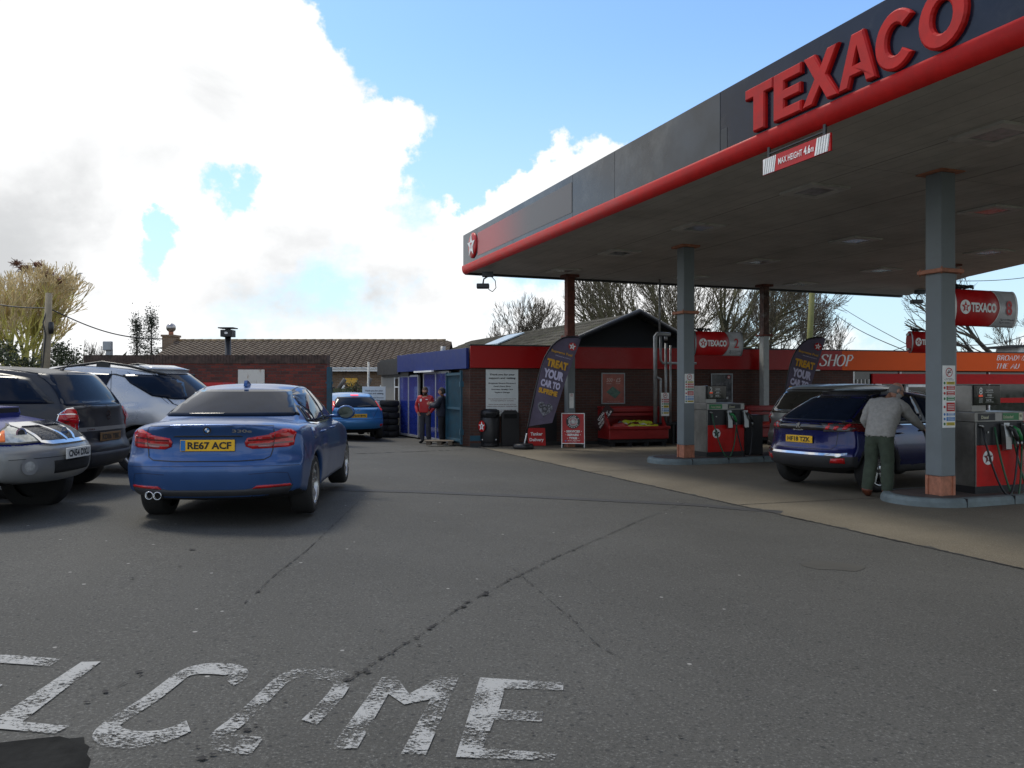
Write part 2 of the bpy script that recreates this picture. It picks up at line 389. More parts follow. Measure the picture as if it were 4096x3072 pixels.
strip('crack', [V(775, 1082), V(730, 1125), V(660, 1190), V(600, 1235), V(525, 1305)], .006, M_CRACK, .007, .9, 8, gaps=.12)
strip('crack', [V(355, 1420), V(300, 1460), V(180, 1517)], .005, M_CRACK, .007, .9, 9, gaps=.25)
strip('crack', [V(765, 980), V(900, 975), V(1010, 971)], .05, M_CRACK, .007, .5, 10, gaps=.1)
def crack_spots(pts, seed, r0, r1, gap):
    rnd = random.Random(seed); P = [unproj(p[0], p[1], .008) for p in pts]; mb = MB()
    for a, b in zip(P, P[1:]):
        L = (b-a).length; s_ = 0.0
        while s_ < L:
            q = a.lerp(b, s_/L); r = r0+(r1-r0)*rnd.random()**2.2; an = math.atan2(b.y-a.y, b.x-a.x)+rnd.uniform(-.5, .5); el = rnd.uniform(1.0, 2.6); q.x += rnd.gauss(0, .012); q.y += rnd.gauss(0, .012); n = 9; vs = []
            for k in range(n):
                t_ = 2*math.pi*k/n; u = r*el*math.cos(t_)*rnd.uniform(.75, 1.2); v = r*math.sin(t_)*rnd.uniform(.6, 1.2); x = q.x+u*math.cos(an)-v*math.sin(an); y = q.y+u*math.sin(an)+v*math.cos(an); vs.append((x, y, gz(x, y)+.0085))
            mb.add(vs, [tuple(range(n))]); s_ += rnd.expovariate(1/gap)+r
    return mb
cs = MB()
for pts, sd_, a_, b_, g_ in (([V(1115, 1245), V(1010, 1300), V(905, 1372), V(840, 1410), V(750, 1470)], 1, .004, .017, .055), ([V(1385, 1122), V(1300, 1160), V(1200, 1203), V(1115, 1245)], 2, .003, .015, .07), ([V(1108, 1228), V(1220, 1325), V(1300, 1400)], 3, .002, .008, .05), ([V(355, 1420), V(180, 1517)], 4, .003, .014, .10), ([V(690, 1165), V(525, 1305)], 5, .003, .012, .11)):
    q_ = crack_spots(pts, sd_, a_, b_, g_); cs.add(q_.v, q_.f)
tag(cs.build('crack_pitting', M_CRACK, fix=False), kind='stuff')
# dark stains / litter flecks on the asphalt
def fleck(px, py, r, m, ar=.5, seed=0):
    random.seed(seed); c = unproj(px, py, .009); mb = MB(); n = 11
    vs = []
    for i in range(n):
        a = 2*math.pi*i/n; q = r*random.uniform(.6, 1.15); x = c.x+q*math.cos(a); y = c.y+q*ar*math.sin(a)*1.6; vs.append((x, y, gz(x, y)+.009))
    mb.add(vs, [tuple(range(n))]); return mb
st = MB(); k = 0
random.seed(5)
for (x, y, r) in [(926,1357,.035),(895,1373,.02),(415,1186,.05),(770,1451,.03),(752,1461,.02),(905,1392,.02),(187,1515,.025),(533,1575,.04),(552,1565,.02),(437,1636,.04),(460,1628,.025),(1118,1244,.03),(840,1030,.05),(388,1222,.03),(285,1248,.03),(1590,1640,.015),(1470,1590,.02),(640,1155,.02),(1680,1360,.02),(1850,1440,.02),(1935,1110,.02),(2050,1225,.03)]:
    f_ = fleck(x*.46293, y*.46293, r*.6, None, .5, k); k += 1; st.add(f_.v, f_.f)
for k in range(70):
    f_ = fleck(random.uniform(5, 1020), random.uniform(500, 765), random.uniform(.004, .011), None, .5, k+50); st.add(f_.v, f_.f)
tag(st.build('asphalt_specks', M_CRACK, fix=False), kind='stuff')
f_ = fleck(1795*.46293, 1220*.46293, .30, None, .55, 77); s_ = MB(); s_.add([v-Vector((0, 0, .006)) for v in f_.v], f_.f)
tag(s_.build('oil_stain', mat('oil_stain', (.052, .049, .041), .75), fix=False), kind='structure')
pp = MB(); pp.add([unproj(x*.46293, y*.46293, .003) for x, y in [(-60, 1612), (0, 1604), (52, 1598), (90, 1594), (128, 1590), (150, 1595), (181, 1592), (183, 1606), (193, 1612), (187, 1628), (196, 1640), (190, 1659), (194, 1690), (-60, 1690)]], [tuple(range(14))])
tag(pp.build('tar_patch', mat('fresh_tar', (.020, .020, .019), .95, spec=.05, bump=.2, var=.3, vscale=9), fix=False), kind='structure')
# WELCOME lettering (worn white paint)
def paint_mat(name, thr):
    m, t, p = principled(name); co = N(t, 'ShaderNodeTexCoord').outputs['Object']
    n = N(t, 'ShaderNodeTexNoise', Scale=1.0, Detail=5.0, Roughness=.8); mp = N(t, 'ShaderNodeMapping'); mp.inputs['Scale'].default_value = (48, 80, 48); t.links.new(co, mp.inputs[0]); t.links.new(mp.outputs[0], n.inputs['Vector'])
    n2 = N(t, 'ShaderNodeTexNoise', Scale=5.0, Detail=3.0); t.links.new(co, n2.inputs['Vector'])
    v = math_n(t, 'ADD', n.outputs[0], math_n(t, 'MULTIPLY', math_n(t, 'SUBTRACT', n2.outputs[0], .5), .5))
    p.inputs['Base Color'].default_value = (.30, .30, .29, 1); p.inputs['Roughness'].default_value = .7
    tr = N(t, 'ShaderNodeBsdfTransparent'); mx = N(t, 'ShaderNodeMixShader'); o = t.nodes['Material Output']
    t.links.new(map_r(t, v, thr-.03, thr+.03), mx.inputs[0]); t.links.new(tr.outputs[0], mx.inputs[1]); t.links.new(p.outputs[0], mx.inputs[2]); t.links.new(mx.outputs[0], o.inputs[0])
    return m
PM = [paint_mat('road_paint', .455), paint_mat('worn_road_paint', .495), paint_mat('very_worn_road_paint', .535)]
CB = lambda x, y: (x/.9217/4, (2400 + y/.9217)/4)
def letter(name, polys, m, desc, fine=True):
    mb = MB()
    for q in polys:
        P = [unproj(*CB(*p), .006) for p in q]; tri = geometry.tessellate_polygon([[Vector((v.x, v.y, 0)) for v in P]]); mb.add(P, [tuple(t_) for t_ in tri])
    o = mb.build(name, m, fix=False); return tag(o, desc, 'road marking', 'worn white letters painted on the asphalt')
def stroke(pts, wx=.078, ky=2.0):
    P = [unproj(*CB(*p), .006) for p in pts]
    # smooth
    S = []
    for i in range(len(P)-1):
        p0 = P[max(0, i-1)]; p1 = P[i]; p2 = P[i+1]; p3 = P[min(len(P)-1, i+2)]
        for k in range(6):
            t_ = k/6; S.append(.5*((2*p1) + (p2-p0)*t_ + (2*p0-5*p1+4*p2-p3)*t_*t_ + (3*p1-p0-3*p2+p3)*t_**3))
    S.append(P[-1]); L = []
    for i, q in enumerate(S):
        d = S[min(i+1, len(S)-1)] - S[max(0, i-1)]; d = Vector((d.x, d.y/ky)).normalized(); n = Vector((-d.y, d.x))*wx/2
        for sg in (1, -1): x = q.x+sg*n.x; y = q.y+sg*n.y*ky; L.append((x, y, gz(x, y)+.006))
    return L, [(2*k, 2*k+1, 2*k+3, 2*k+2) for k in range(len(S)-1)]
def letter_stroke(name, ptsl, m, desc):
    mb = MB()
    for pts in ptsl: L, F = stroke(pts); mb.add(L, F)
    return tag(mb.build(name, m, fix=False), desc, 'road marking', 'worn white letters painted on the asphalt')
letter('painted_letter', [[(-150, 185), (0, 200), (225, 216), (182, 243), (0, 231), (-190, 215)], [(-150, 290), (0, 308), (10, 312), (0, 320), (-160, 305)]], PM[0], 'painted letter E cut by the left edge of the photo, only its top bar whole')
letter('painted_letter', [[(300, 228), (372, 226), (82, 448), (255, 464), (200, 492), (0, 474), (-60, 468), (-20, 440)]], PM[0], 'painted letter L between the cropped E and the C')
letter_stroke('painted_letter', [[(845, 303), (880, 282), (862, 260), (800, 252), (735, 254), (680, 270), (625, 310), (560, 360), (490, 405), (420, 450), (392, 480), (420, 504), (490, 514), (570, 508), (640, 488), (695, 463)]], PM[1], 'painted letter C of the word on the asphalt')
letter_stroke('painted_letter', [[(1140, 450), (1190, 400), (1240, 345), (1262, 300), (1235, 276), (1170, 270), (1095, 272), (1045, 290), (1000, 330), (940, 390), (870, 450), (815, 495), (840, 522), (890, 532), (950, 536)]], PM[2], 'painted letter O, its lower right side worn away')
letter('painted_letter', [[(1408, 283), (1462, 283), (1508, 345), (1625, 283), (1690, 287), (1570, 570), (1478, 566), (1588, 365), (1490, 385), (1432, 345), (1318, 545), (1215, 550)]], PM[1], 'painted letter M between the worn O and the last E')
letter('painted_letter', [[(1770, 285), (2078, 305), (2076, 332), (1862, 325), (1840, 402), (2003, 410), (1998, 447), (1822, 440), (1780, 545), (2055, 565), (2048, 592), (1680, 578)]], PM[1], 'painted letter E that ends the word, at the right')
# ---------------------------------------------------------------- canopy
U = Vector((.933, .36, 0)).normalized(); E = Vector((.36, -.933, 0)).normalized()   # across the lanes / along the fascia towards the road
AC = Vector((-1.25, 21.6, 0)); UP = Vector((0, 0, 1)); CEIL = 4.65
M_NAVY = mat('navy_fascia', (.008, .012, .026), .2, spec=.3, var=.25, vscale=1.2, dirt=.35, dcol=(.10, .10, .095))
M_RED = mat('red_paint', (.46, .010, .008), .5, spec=.25, var=.12, dirt=.2, dcol=(.2, .02, .015))
M_REDD = mat('red_sign_plastic', (.44, .006, .008), .35, spec=.3, coat=.08)
M_WHITE = mat('white_paint', (.80, .80, .78), .45)
M_BLACK = mat('black_plastic', (.012, .012, .014), .45)
M_DARKM = mat('dark_metal', (.05, .052, .055), .5, metal=.6)
M_STEEL = mat('brushed_steel', (.30, .30, .29), .38, metal=1.0, var=.2, dirt=.2)
M_GALV = mat('galvanised_steel', (.30, .31, .32), .5, metal=.7, var=.2)
M_GREYC = mat('grey_column_paint', (.165, .19, .20), .5, var=.08, vscale=2, dirt=.12, dcol=(.12, .12, .11))
M_RUST = mat('rust_brown', (.13, .042, .028), .8, var=.35, vscale=9, bump=.3)
M_ORNG = mat('orange_primer', (.42, .17, .10), .7, var=.2, vscale=12, dirt=.4, dcol=(.12, .06, .04))
M_YEL = mat('yellow_paint', (.65, .50, .02), .5); M_GRN = mat('green_paint', (.01, .17, .045), .4); M_BLUES = mat('blue_sign', (.015, .16, .45), .4)
def soffit_mat():
    m, t, p = principled('canopy_soffit'); co = N(t, 'ShaderNodeTexCoord').outputs['Object']
    s = N(t, 'ShaderNodeSeparateXYZ'); t.links.new(co, s.inputs[0])
    fr = math_n(t, 'FRACT', math_n(t, 'MULTIPLY', s.outputs[1], 3.6)); line = map_r(t, fr, .0, .07, 1, 0)
    n = N(t, 'ShaderNodeTexNoise', Scale=.8, Detail=8.0, Roughness=.7); t.links.new(co, n.inputs['Vector'])
    c = mixc(t, map_r(t, n.outputs[0], .3, .75), (.50, .475, .425), (.33, .31, .275)); c = mixc(t, math_n(t, 'MULTIPLY', line, .55), c, (.06, .055, .05)); big = map_r(t, math_n(t, 'FRACT', math_n(t, 'MULTIPLY', s.outputs[1], .55)), .0, .02, 1, 0); c = mixc(t, math_n(t, 'MULTIPLY', big, .9), c, (.03, .028, .025)); bx_ = map_r(t, math_n(t, 'FRACT', math_n(t, 'MULTIPLY', s.outputs[0], .25)), .0, .006, 1, 0); c = mixc(t, math_n(t, 'MULTIPLY', bx_, .6), c, (.04, .036, .03))
    t.links.new(c, p.inputs['Base Color']); p.inputs['Roughness'].default_value = .65
    b = N(t, 'ShaderNodeBump', Strength=.4, Distance=.01); t.links.new(fr, b.inputs['Height']); t.links.new(b.outputs[0], p.inputs['Normal']); return m
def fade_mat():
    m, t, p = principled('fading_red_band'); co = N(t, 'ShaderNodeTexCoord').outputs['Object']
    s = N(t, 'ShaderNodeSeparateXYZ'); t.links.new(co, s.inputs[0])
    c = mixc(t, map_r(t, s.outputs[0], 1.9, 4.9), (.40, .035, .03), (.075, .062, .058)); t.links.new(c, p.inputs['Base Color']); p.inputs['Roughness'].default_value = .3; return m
CB_M = Matrix.Translation(AC) @ Matrix.Rotation(math.atan2(E.y, E.x), 4, 'Z') @ Matrix.Rotation(.0042, 4, 'Y')   # local x along fascia, y across
can = empty('forecourt_canopy', (0, 0, 0), 0, 'flat petrol station canopy with navy fascia, red tube edge and raised red letters', 'canopy')
can.matrix_world = CB_M; 
def cpart(mb, name, mats): return mb.build(name, mats, can)
LF = 19.5  # fascia length
# local plan of soffit (x along E, y along U)
inv = CB_M.inverted(); Pw = [(-1.25, 21.6), (13.1, 26.9), (12.45, 22.2), (12.5, 19.2), (19, 8)]
PL = [inv @ Vector((x, y, 0)) for x, y in Pw]; poly = [(0, 0)] + [(p.x, p.y) for p in PL[1:]] + [(LF, 17), (LF, 0)]
mb = MB(); mb.prism(poly, CEIL, CEIL+.06, 'xy'); cpart(mb, 'soffit', soffit_mat())
mb = MB(); mb.prism([(p[0]+(.05 if i in (0,) else 0), p[1]+.05) for i, p in enumerate(poly)], CEIL+.065, 5.55, 'xy'); cpart(mb, 'roof_deck', M_DARKM)
mb = MB()
for a_, b_ in ((0, 1.15), (1.15, 3.66), (3.66, 6.77), (6.77, 8.41), (8.41, 11.39)): mb.box((a_+.004, -.06, 4.80), (b_-.004, 0, 5.64), 0, .004)
cpart(mb, 'fascia_panel', mat('weathered_fascia', (.03, .036, .043), .16, spec=.45, var=.4, vscale=.8, dirt=.6, dcol=(.14, .145, .14)))
mb = MB(); mb.box((11.395, -.06, 4.80), (LF, 0, 5.64), 0, .004); cpart(mb, 'fascia_panel', M_NAVY)
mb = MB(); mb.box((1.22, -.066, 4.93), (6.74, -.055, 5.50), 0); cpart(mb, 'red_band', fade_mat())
mb = MB(); mb.box((0, .0, 4.80), (.06, 15.2, 5.60), 0); mb.box((11.41, -.064, 4.83), (11.55, -.058, 5.12)); cpart(mb, 'rear_fascia', M_DARKM)
# bullnose tube
mb = MB(); pr = [(0.0, 4.84), (-.065, 4.84), (-.082, 4.83), (-.088, 4.80), (-.088, 4.74), (-.080, 4.70), (-.06, 4.655), (-.03, 4.625), (0, 4.61)]
n = len(pr); L0, L1 = -.02, LF
mb.add([(L0, a_, b_) for a_, b_ in pr] + [(L1, a_, b_) for a_, b_ in pr], [(i, i+1, n+i+1, n+i) for i in range(n-1)] + [tuple(range(n)), tuple(n+i for i in reversed(range(n)))], 0, True)
cpart(mb, 'edge_tube', M_RED)
mb = MB(); mb.box((-.02, 0, 4.60), (.1, 15.2, 4.80)); cpart(mb, 'rear_edge', M_DARKM)
# raised letters
def tpx(px):
    p = (px-512)/FPX; ax, ay = AC.x-U.x*.13, AC.y-U.y*.13; return (ay*p-ax)/(.36+.933*p)
def extr(poly, holes=(), name='letter'):
    """poly given in unit box -> placed by caller (list of (x,z) world-ish local)"""
    mb = MB(); loops = [poly] + list(holes); allp = [p for l in loops for p in l]; n = len(allp)
    tri = geometry.tessellate_polygon([[Vector((p[0], p[1], 0)) for p in l] for l in loops])
    ins = []
    for l in loops:
        m_ = len(l)
        ar = sum(l[i][0]*l[(i+1) % m_][1]-l[(i+1) % m_][0]*l[i][1] for i in range(m_))
        outer = l is loops[0]
        for i in range(m_):
            p0 = Vector(l[i-1]); p1 = Vector(l[i]); p2 = Vector(l[(i+1) % m_]); d1 = (p1-p0).normalized(); d2 = (p2-p1).normalized()
            nn = Vector((-(d1+d2).y, (d1+d2).x)); nn = nn.normalized() if nn.length > 1e-6 else Vector((0, 0))
            sg = 1 if (ar > 0) == outer else -1
            ins.append(p1 + nn*sg*.022)
    y0, y1, y2 = -.061, -.100, -.120
    vs = [(p[0], y0, p[1]) for p in allp] + [(p[0], y1, p[1]) for p in allp] + [(p[0], y2, p[1]) for p in ins]
    fs = [tuple(2*n+i for i in t) for t in tri]; o_ = 0
    for l in loops:
        m_ = len(l)
        for i in range(m_):
            a, b = o_+i, o_+(i+1) % m_; fs += [(a, b, n+b, n+a), (n+a, n+b, 2*n+b, 2*n+a)]
        o_ += m_
    mb.add(vs, fs); return mb
ZB_, ZT_ = 4.87, 5.44
def place(poly, x0, x1): return [(x0+(x1-x0)*p[0], ZB_+(ZT_-ZB_)*p[1]) for p in poly]
def arc(cx, cz, rx, rz, a0, a1, n): return [(cx+rx*math.cos(R(a0+(a1-a0)*i/n)), cz+rz*math.sin(R(a0+(a1-a0)*i/n))) for i in range(n+1)]
LT = [
 ('T', [(.30, 0), (.72, 0), (.72, .76), (1.02, .76), (1.02, 1), (0, 1), (0, .76), (.30, .76)], [], 742.9, 770.0),
 ('E', [(0, 0), (1, 0), (1, .23), (.40, .23), (.40, .39), (.97, .39), (.97, .61), (.40, .61), (.40, .77), (1, .77), (1, 1), (0, 1)], [], 771.0, 798.5),
 ('X', [(0, 0), (.30, 0), (.50, .30), (.68, 0), (1, 0), (.68, .5), (.98, 1), (.68, 1), (.51, .70), (.34, 1), (.03, 1), (.33, .5)], [], 799.6, 836.0),
 ('A', [(0, 0), (.27, 0), (.34, .20), (.66, .20), (.73, 0), (1, 0), (.66, 1), (.34, 1)], [[(.41, .41), (.59, .41), (.50, .72)]], 835.5, 873.5),
 ('C', arc(.5, .5, .5, .53, -38, -322, 26) + arc(.5, .5, .21, .27, -318, -42, 16), [], 871.5, 913.5),
 ('O', arc(.5, .5, .5, .53, 0, 345, 23), [arc(.5, .5, .21, .27, 0, 337, 15)], 914.5, 963.5)]
for ch, po, ho, a_, b_ in LT:
    x0, x1 = tpx(a_), tpx(b_)
    o = cpart(extr(place(po, x0, x1), [place(h, x0, x1) for h in ho]), 'raised_letter', M_RED)
# roundel
mb = MB(CB_M.inverted() @ Matrix()); mb.M = Matrix()
x = Vector((1, 0, 0)); z = UP; c = Vector((.86, -.075, 5.24))
prf = [(.0, -.05), (.20, -.045), (.28, -.02), (.30, .01)]
for i in range(len(prf)-1):
    pass
mb.lathe([(0, -.045), (.17, -.042), (.28, -.03), (.325, -.008), (.325, .02)], 32, 0, 'y', (c.x, c.y, c.z))
star(mb, c+Vector((0, -.050, 0)), x, z, .305, 1, .42); rect(mb, c+Vector((0, -.053, .045)), x, z, .13, .045, 2); rect(mb, c+Vector((0, -.053, -.02)), x, z, .045, .12, 2)
cpart(mb, 'roundel_badge', [M_REDD, M_WHITE, M_REDD])
# ceiling lights, each a part
M_LFR = mat('light_frame', (.50, .48, .44), .5, dirt=.4); M_LGL = mat('light_diffuser', (.28, .28, .27), .15, var=.3)
M_LPK = mat('stained_diffuser', (.40, .16, .12), .3)
LPOS = [(1.32, 21.0), (2.39, 18.15), (3.48, 15.2), (4.57, 12.3), (5.66, 9.5), (4.9, 22.3), (5.9, 19.45), (6.98, 16.55), (8.07, 13.7), (9.16, 10.8), (8.4, 23.7), (9.45, 20.85), (10.55, 18.0), (11.6, 15.1), (2.6+4.2, 6.6), (12.3, 21.2)]
for i, (lx, ly) in enumerate(LPOS[:14]):
    p = inv @ Vector((lx, ly, 0)); x_, y_ = p.x, p.y; a_ = .36; b_ = .22; mb = MB(); z0 = CEIL-.035; z1 = CEIL-.001
    mb.box((x_-a_, y_-a_, z0), (x_+a_, y_-b_, z1)); mb.box((x_-a_, y_+b_, z0), (x_+a_, y_+a_, z1)); mb.box((x_-a_, y_-b_, z0), (x_-b_, y_+b_, z1)); mb.box((x_+b_, y_-b_, z0), (x_+a_, y_+b_, z1))
    f_ = cpart(mb, 'ceiling_light', M_LFR); mb = MB(); mb.box((x_-b_, y_-b_, z0+.008), (x_+b_, y_+b_, z1)); mb.build('diffuser', M_LPK if i == 9 else M_LGL, f_)
# height sign hanging under the edge
hs = empty('height_limit_sign', CB_M @ Vector((12.84, -.03, 4.31)), math.atan2(E.y, E.x), 'red and white MAX HEIGHT 4.6m sign hanging under the canopy edge', 'sign')
X_, Z_ = Vector((1, 0, 0)), UP
mb = MB(); mb.box((-.58, -.012, 0), (.58, .012, .20)); mb.build('board', M_REDD, hs)
mb = MB()
for sg in (-1, 1):
    a0 = -.575 if sg < 0 else .33
    mb = MB(); mb.add([(a0, -.015, .004), (a0+.21+(0), -.015, .004), (a0+.245, -.015, .196), (a0+(.0 if sg < 0 else .04), -.015, .196)], [(0, 1, 2, 3)])
    mb.build('hatch_panel', M_WHITE, hs)
mb = MB()
for sg in (-1, 1):
    a0 = -.575 if sg < 0 else .345
    mb = MB()
    for k in range(5): q = a0+.02+k*.04; mb.add([(q, -.018, .004), (q+.006, -.018, .004), (q+.044, -.018, .196), (q+.038, -.018, .196)], [(0, 1, 2, 3)])
    mb.build('hatch_line', M_BLACK, hs)
mb = MB(); put_text(mb, 'MAX HEIGHT', (-.075, -.02, .10), X_, Z_, .42, .075, bold=.01); put_text(mb, '4.6', (.215, -.02, .105), X_, Z_, .11, .095, bold=.03); put_text(mb, 'm', (.30, -.02, .088), X_, Z_, .045, .05, bold=.01)
mb.build('lettering', M_WHITE, hs)
mb = MB(); mb.box((-.5, -.01, .2), (-.46, .01, .40)); mb.box((.46, -.01, .2), (.5, .01, .40)); mb.box((-.5, -.012, .235), (.5, .012, .25)); mb.build('hanger', M_DARKM, hs)
# ---------------------------------------------------------------- columns
def column(x, y, wd, main, desc, lower=None, base=M_ORNG, collar=M_RUST, zb=0.12, cz=3.25, group='columns holding up the canopy', cw=.15, jcol=None):
    t = empty('canopy_column', (x, y, zb), math.atan2(U.y, U.x), desc, 'column', group); h = wd/2
    mb = MB(); mb.box((-h, -h, .27), (h, h, cz-zb), 0, .012); mb.box((-h*(1 if wd > .2 else .9), -h, cz-zb), (h, h, CEIL-.07-zb), 1 if jcol else 0, .012); mb.build('shaft', [main, jcol] if jcol else main, t)
    mb = MB(); mb.box((-h+.02, -h+.02, 0), (h-.02, h-.02, .27)); mb.box((-h, -h, 0), (-h+.04, -h+.04, .27)); mb.box((h-.04, -h, 0), (h, -h+.04, .27)); mb.box((-h, h-.04, 0), (-h+.04, h, .27)); mb.build('base', base, t)
    mb = MB(); c_ = h+.075; mb.box((-c_, -c_, cz-zb-.03), (c_, c_, cz-zb+.025), 0, .006)
    for sx in (-1, 1):
        for sy in (-1, 1): mb.cyl((sx*(c_-.03), sy*(c_-.03), cz-zb-.05), (sx*(c_-.03), sy*(c_-.03), cz-zb+.05), .012, seg=8)
    mb.build('collar', collar, t)
    mb = MB(); mb.box((-c_-.01, -c_-.01, CEIL-.07-zb), (c_+.01, c_+.01, CEIL-.004-zb)); mb.build('head_plate', collar, t); return t
C8 = column(5.96, 11.3, .265, M_GREYC, 'thick grey column standing nearest, between the standing man and pump 8', collar=M_ORNG, cz=3.22)
C2 = column(3.70, 17.3, .265, M_GREYC, 'grey column beside pump 2, orange primer at its foot', collar=M_ORNG, cz=3.2)
C3 = column(1.56, 21.95, .22, M_GREYC, 'rust brown topped column behind the left feather flag', collar=M_RUST, zb=0.0, cz=2.98, jcol=M_RUST)
C4 = column(7.47, 24.05, .20, mat('pale_column_paint', (.34, .36, .35), .5, dirt=.3), 'thin column with peeling rusty top right of the vent pipes', collar=M_RUST, zb=0.0, cz=3.15, jcol=mat('flaking_rust', (.09, .05, .04), .85, var=.5, vscale=7, dirt=.6, dcol=(.25, .24, .22)))
C5 = column(10.75, 19.95, .22, M_GREYC, 'grey column showing behind the thick column, right of the far pump sign', collar=M_RUST, cz=3.2)
# downpipe cables on the near column
mb = MB(); mb.tube([(.15, -.05, 4.4), (.17, -.06, 4.0), (.15, -.04, 3.6), (.19, -.05, 3.2), (.16, -.03, 2.9)], .008); mb.build('cable', M_BLACK, C8)
# safety notices on columns
def notice(loc, rz, h, w_, desc, rows, parent=None):
    t = empty('safety_notice', loc, rz, desc, 'notice', 'safety notices on the columns and pipes')
    mb = MB(); mb.box((-w_/2, -.003, 0), (w_/2, .003, h), 0, .002); mb.build('board', M_WHITE, t)
    X = Vector((1, 0, 0)); mb = MB(); c = Vector((0, -.006, h*.89)); r = w_*.27
    disc(mb, c, X, UP, r, r, 1, 24, .82); rect(mb, c+Vector((0, -.001, 0)), X, UP, r*1.1, r*.16, 2); rect(mb, c+Vector((-r*.1, -.001, r*.35)), X, UP, r*.15, r*.5, 2)
    mb.add([c+Vector((-.66*r, -.002, -.75*r)), c+Vector((-.75*r, -.002, -.66*r)), c+Vector((.66*r, -.002, .75*r)), c+Vector((.75*r, -.002, .66*r))], [(0, 1, 2, 3)], 1)
    put_text(mb, 'No smoking', (0, -.006, h*.79), X, UP, w_*.5, h*.012, 2, bold=.03); put_text(mb, 'Switch Off Engine', (0, -.006, h*.768), X, UP, w_*.75, h*.014, 2, bold=.03)
    z = h*.745
    for (k, hh) in rows:
        hh *= h; rect(mb, (w_*.12, -.006, z-hh/2), X, UP, w_*.66, hh*.86, k); disc(mb, (-w_*.36, -.006, z-hh/2), X, UP, w_*.08, w_*.08, {3: 4}.get(k, k), 12)
        for j in range(2 if hh < h*.1 else 4): rect(mb, (w_*.12, -.008, z-hh*(.3+.4*j/(1 if hh < h*.1 else 2.7))), X, UP, w_*.5, h*.008, 2 if k == 3 else 0)
        z -= hh+h*.012
    mb.build('pictogram', [M_WHITE, M_REDD, M_BLACK, M_YEL, M_GRN, M_BLUES], t); return t
rows = [(3, .055), (1, .075), (1, .075), (4, .075), (1, .165), (5, .05), (5, .075), (3, .06)]
nf = Vector((U.y, -U.x, 0))
aU = math.atan2(U.y, U.x)
p = Vector((5.96, 11.3, 0)) + nf*.138; notice((p.x, p.y, 1.06), aU, 1.07*.86*.93, .235, 'safety notice with coloured rows on the thick column by pump 8', rows)
p = Vector((3.70, 17.3, 0)) + nf*.138; notice((p.x, p.y, 1.28), aU, .62, .225, 'safety notice with coloured rows on the column by pump 2', rows)
p = Vector((1.56, 21.95, 0)) + nf*.115; notice((p.x, p.y, 1.05), aU, .40, .13, 'small pale notice on the rust topped column behind the flag', [])
# ---------------------------------------------------------------- islands
M_KERB = mat('painted_kerb', (.145, .18, .185), .7, var=.2, vscale=4, dirt=.55, dcol=(.09, .09, .08), bump=.4, bscale=18)
M_ISL = mat('island_paving', (.075, .055, .048), .85, var=.3, vscale=5, bump=.3)
def island(o, L, W, desc):
    t = empty('pump_island', (o[0], o[1], 0), aU, desc, 'kerbed island', 'pump islands'); r = W/2
    def outl(q):
        P = []
        for i in range(13): a = R(90 + 180*i/12); P.append((r*.55*math.cos(a)*1 - 0 + (0)+ q*-math.cos(a)*.0 + (r*.55-q)*0 + (-q*math.cos(a)*-0), (r-q)*math.sin(a)))
        return P
    def ring(q):
        P = [(.62*(-1)*math.sin(math.pi*i/12)*(1-q/.62), (r-q)*math.cos(math.pi*i/12)) for i in range(13)]
        P += [(L+.62*math.sin(math.pi*i/12)*(1-q/.62), -(r-q)*math.cos(math.pi*i/12)) for i in range(13)]
        return P
    secs = [(0, 0), (0.005, .07), (.03, .112), (.06, .12), (.15, .12)]; mb = MB(); rings = [ring(q) for q, z in secs]; n = len(rings[0])
    vs = [(p[0], p[1], secs[k][1]) for k in range(len(secs)) for p in rings[k]]
    mb.add(vs, [(k*n+i, k*n+(i+1) % n, (k+1)*n+(i+1) % n, (k+1)*n+i) for k in range(len(secs)-1) for i in range(n)], 0)
    mb.build('kerb', M_KERB, t)
    mb = MB(); R_ = ring(.13); mb.add([(p[0], p[1], .124) for p in R_], [tuple(range(n))]); mb.build('paving', M_ISL, t)
    mb = MB()
    for k in range(int(L/.9)+2):
        xx = .0+k*.9
        if xx > L+.1: break
        for sg in (-1, 1): mb.box((xx-.005, sg*(r+.0015), .0), (xx+.005, sg*(r-.06), .1215))
    mb.build('kerb_joint', M_CRACK, t); return t
i8 = Vector((5.96, 11.3, 0)) - U*.02 + nf*(-.18)
island(i8, 4.6, 1.25, 'rounded kerbed island carrying the thick column and pump 8')
i2 = Vector((3.70, 17.3, 0)) - U*.12 + nf*(-.18)
island(i2, 1.85+.6, 1.25, 'rounded kerbed island carrying pump 2')
i5 = Vector((10.75, 19.95, 0)) - U*1.6; island(i5, 2.2, 1.1, 'rounded kerbed island behind the parked people carrier')
i7 = Vector((5.96, 11.3, 0)) + U*7.4; 
# ---------------------------------------------------------------- shop building
FD = Vector((1, .28, 0)).normalized(); FN = Vector((FD.y, -FD.x, 0)); FA = Vector((-1.14, 22.0, 0)); aF = math.atan2(FD.y, FD.x)
M_BRK = brick_mat('shop_brick', (.105, .036, .024), (.07, .028, .021), (.085, .068, .058))
M_BRK2 = brick_mat('red_wall_brick', (.24, .04, .024), (.09, .026, .020), (.075, .056, .05), damt=.75)
M_BRK3 = brick_mat('buff_brick', (.30, .19, .11), (.20, .125, .075), (.28, .25, .21), damt=.2)
M_FRED = mat('shop_fascia_red', (.34, .005, .005), .32, coat=.0, spec=.25, var=.06, vscale=.6)
M_FSKY = mat('shop_fascia_sky_reflection', (.74, .095, .010), .4, spec=.15, var=.06, vscale=.5)  # orange painted for bright sky reflected in the glossy red fascia
shop = empty('shop_building', FA, aF, 'low brick forecourt shop with long red fascia lettered SHOP, painted orange where it mirrors the sky', 'building')
def fx(px):  # local x on shop front for pixel column
    q = (px-512)/FPX; return (q*FA.y - FA.x)/(FD.x - q*FD.y)
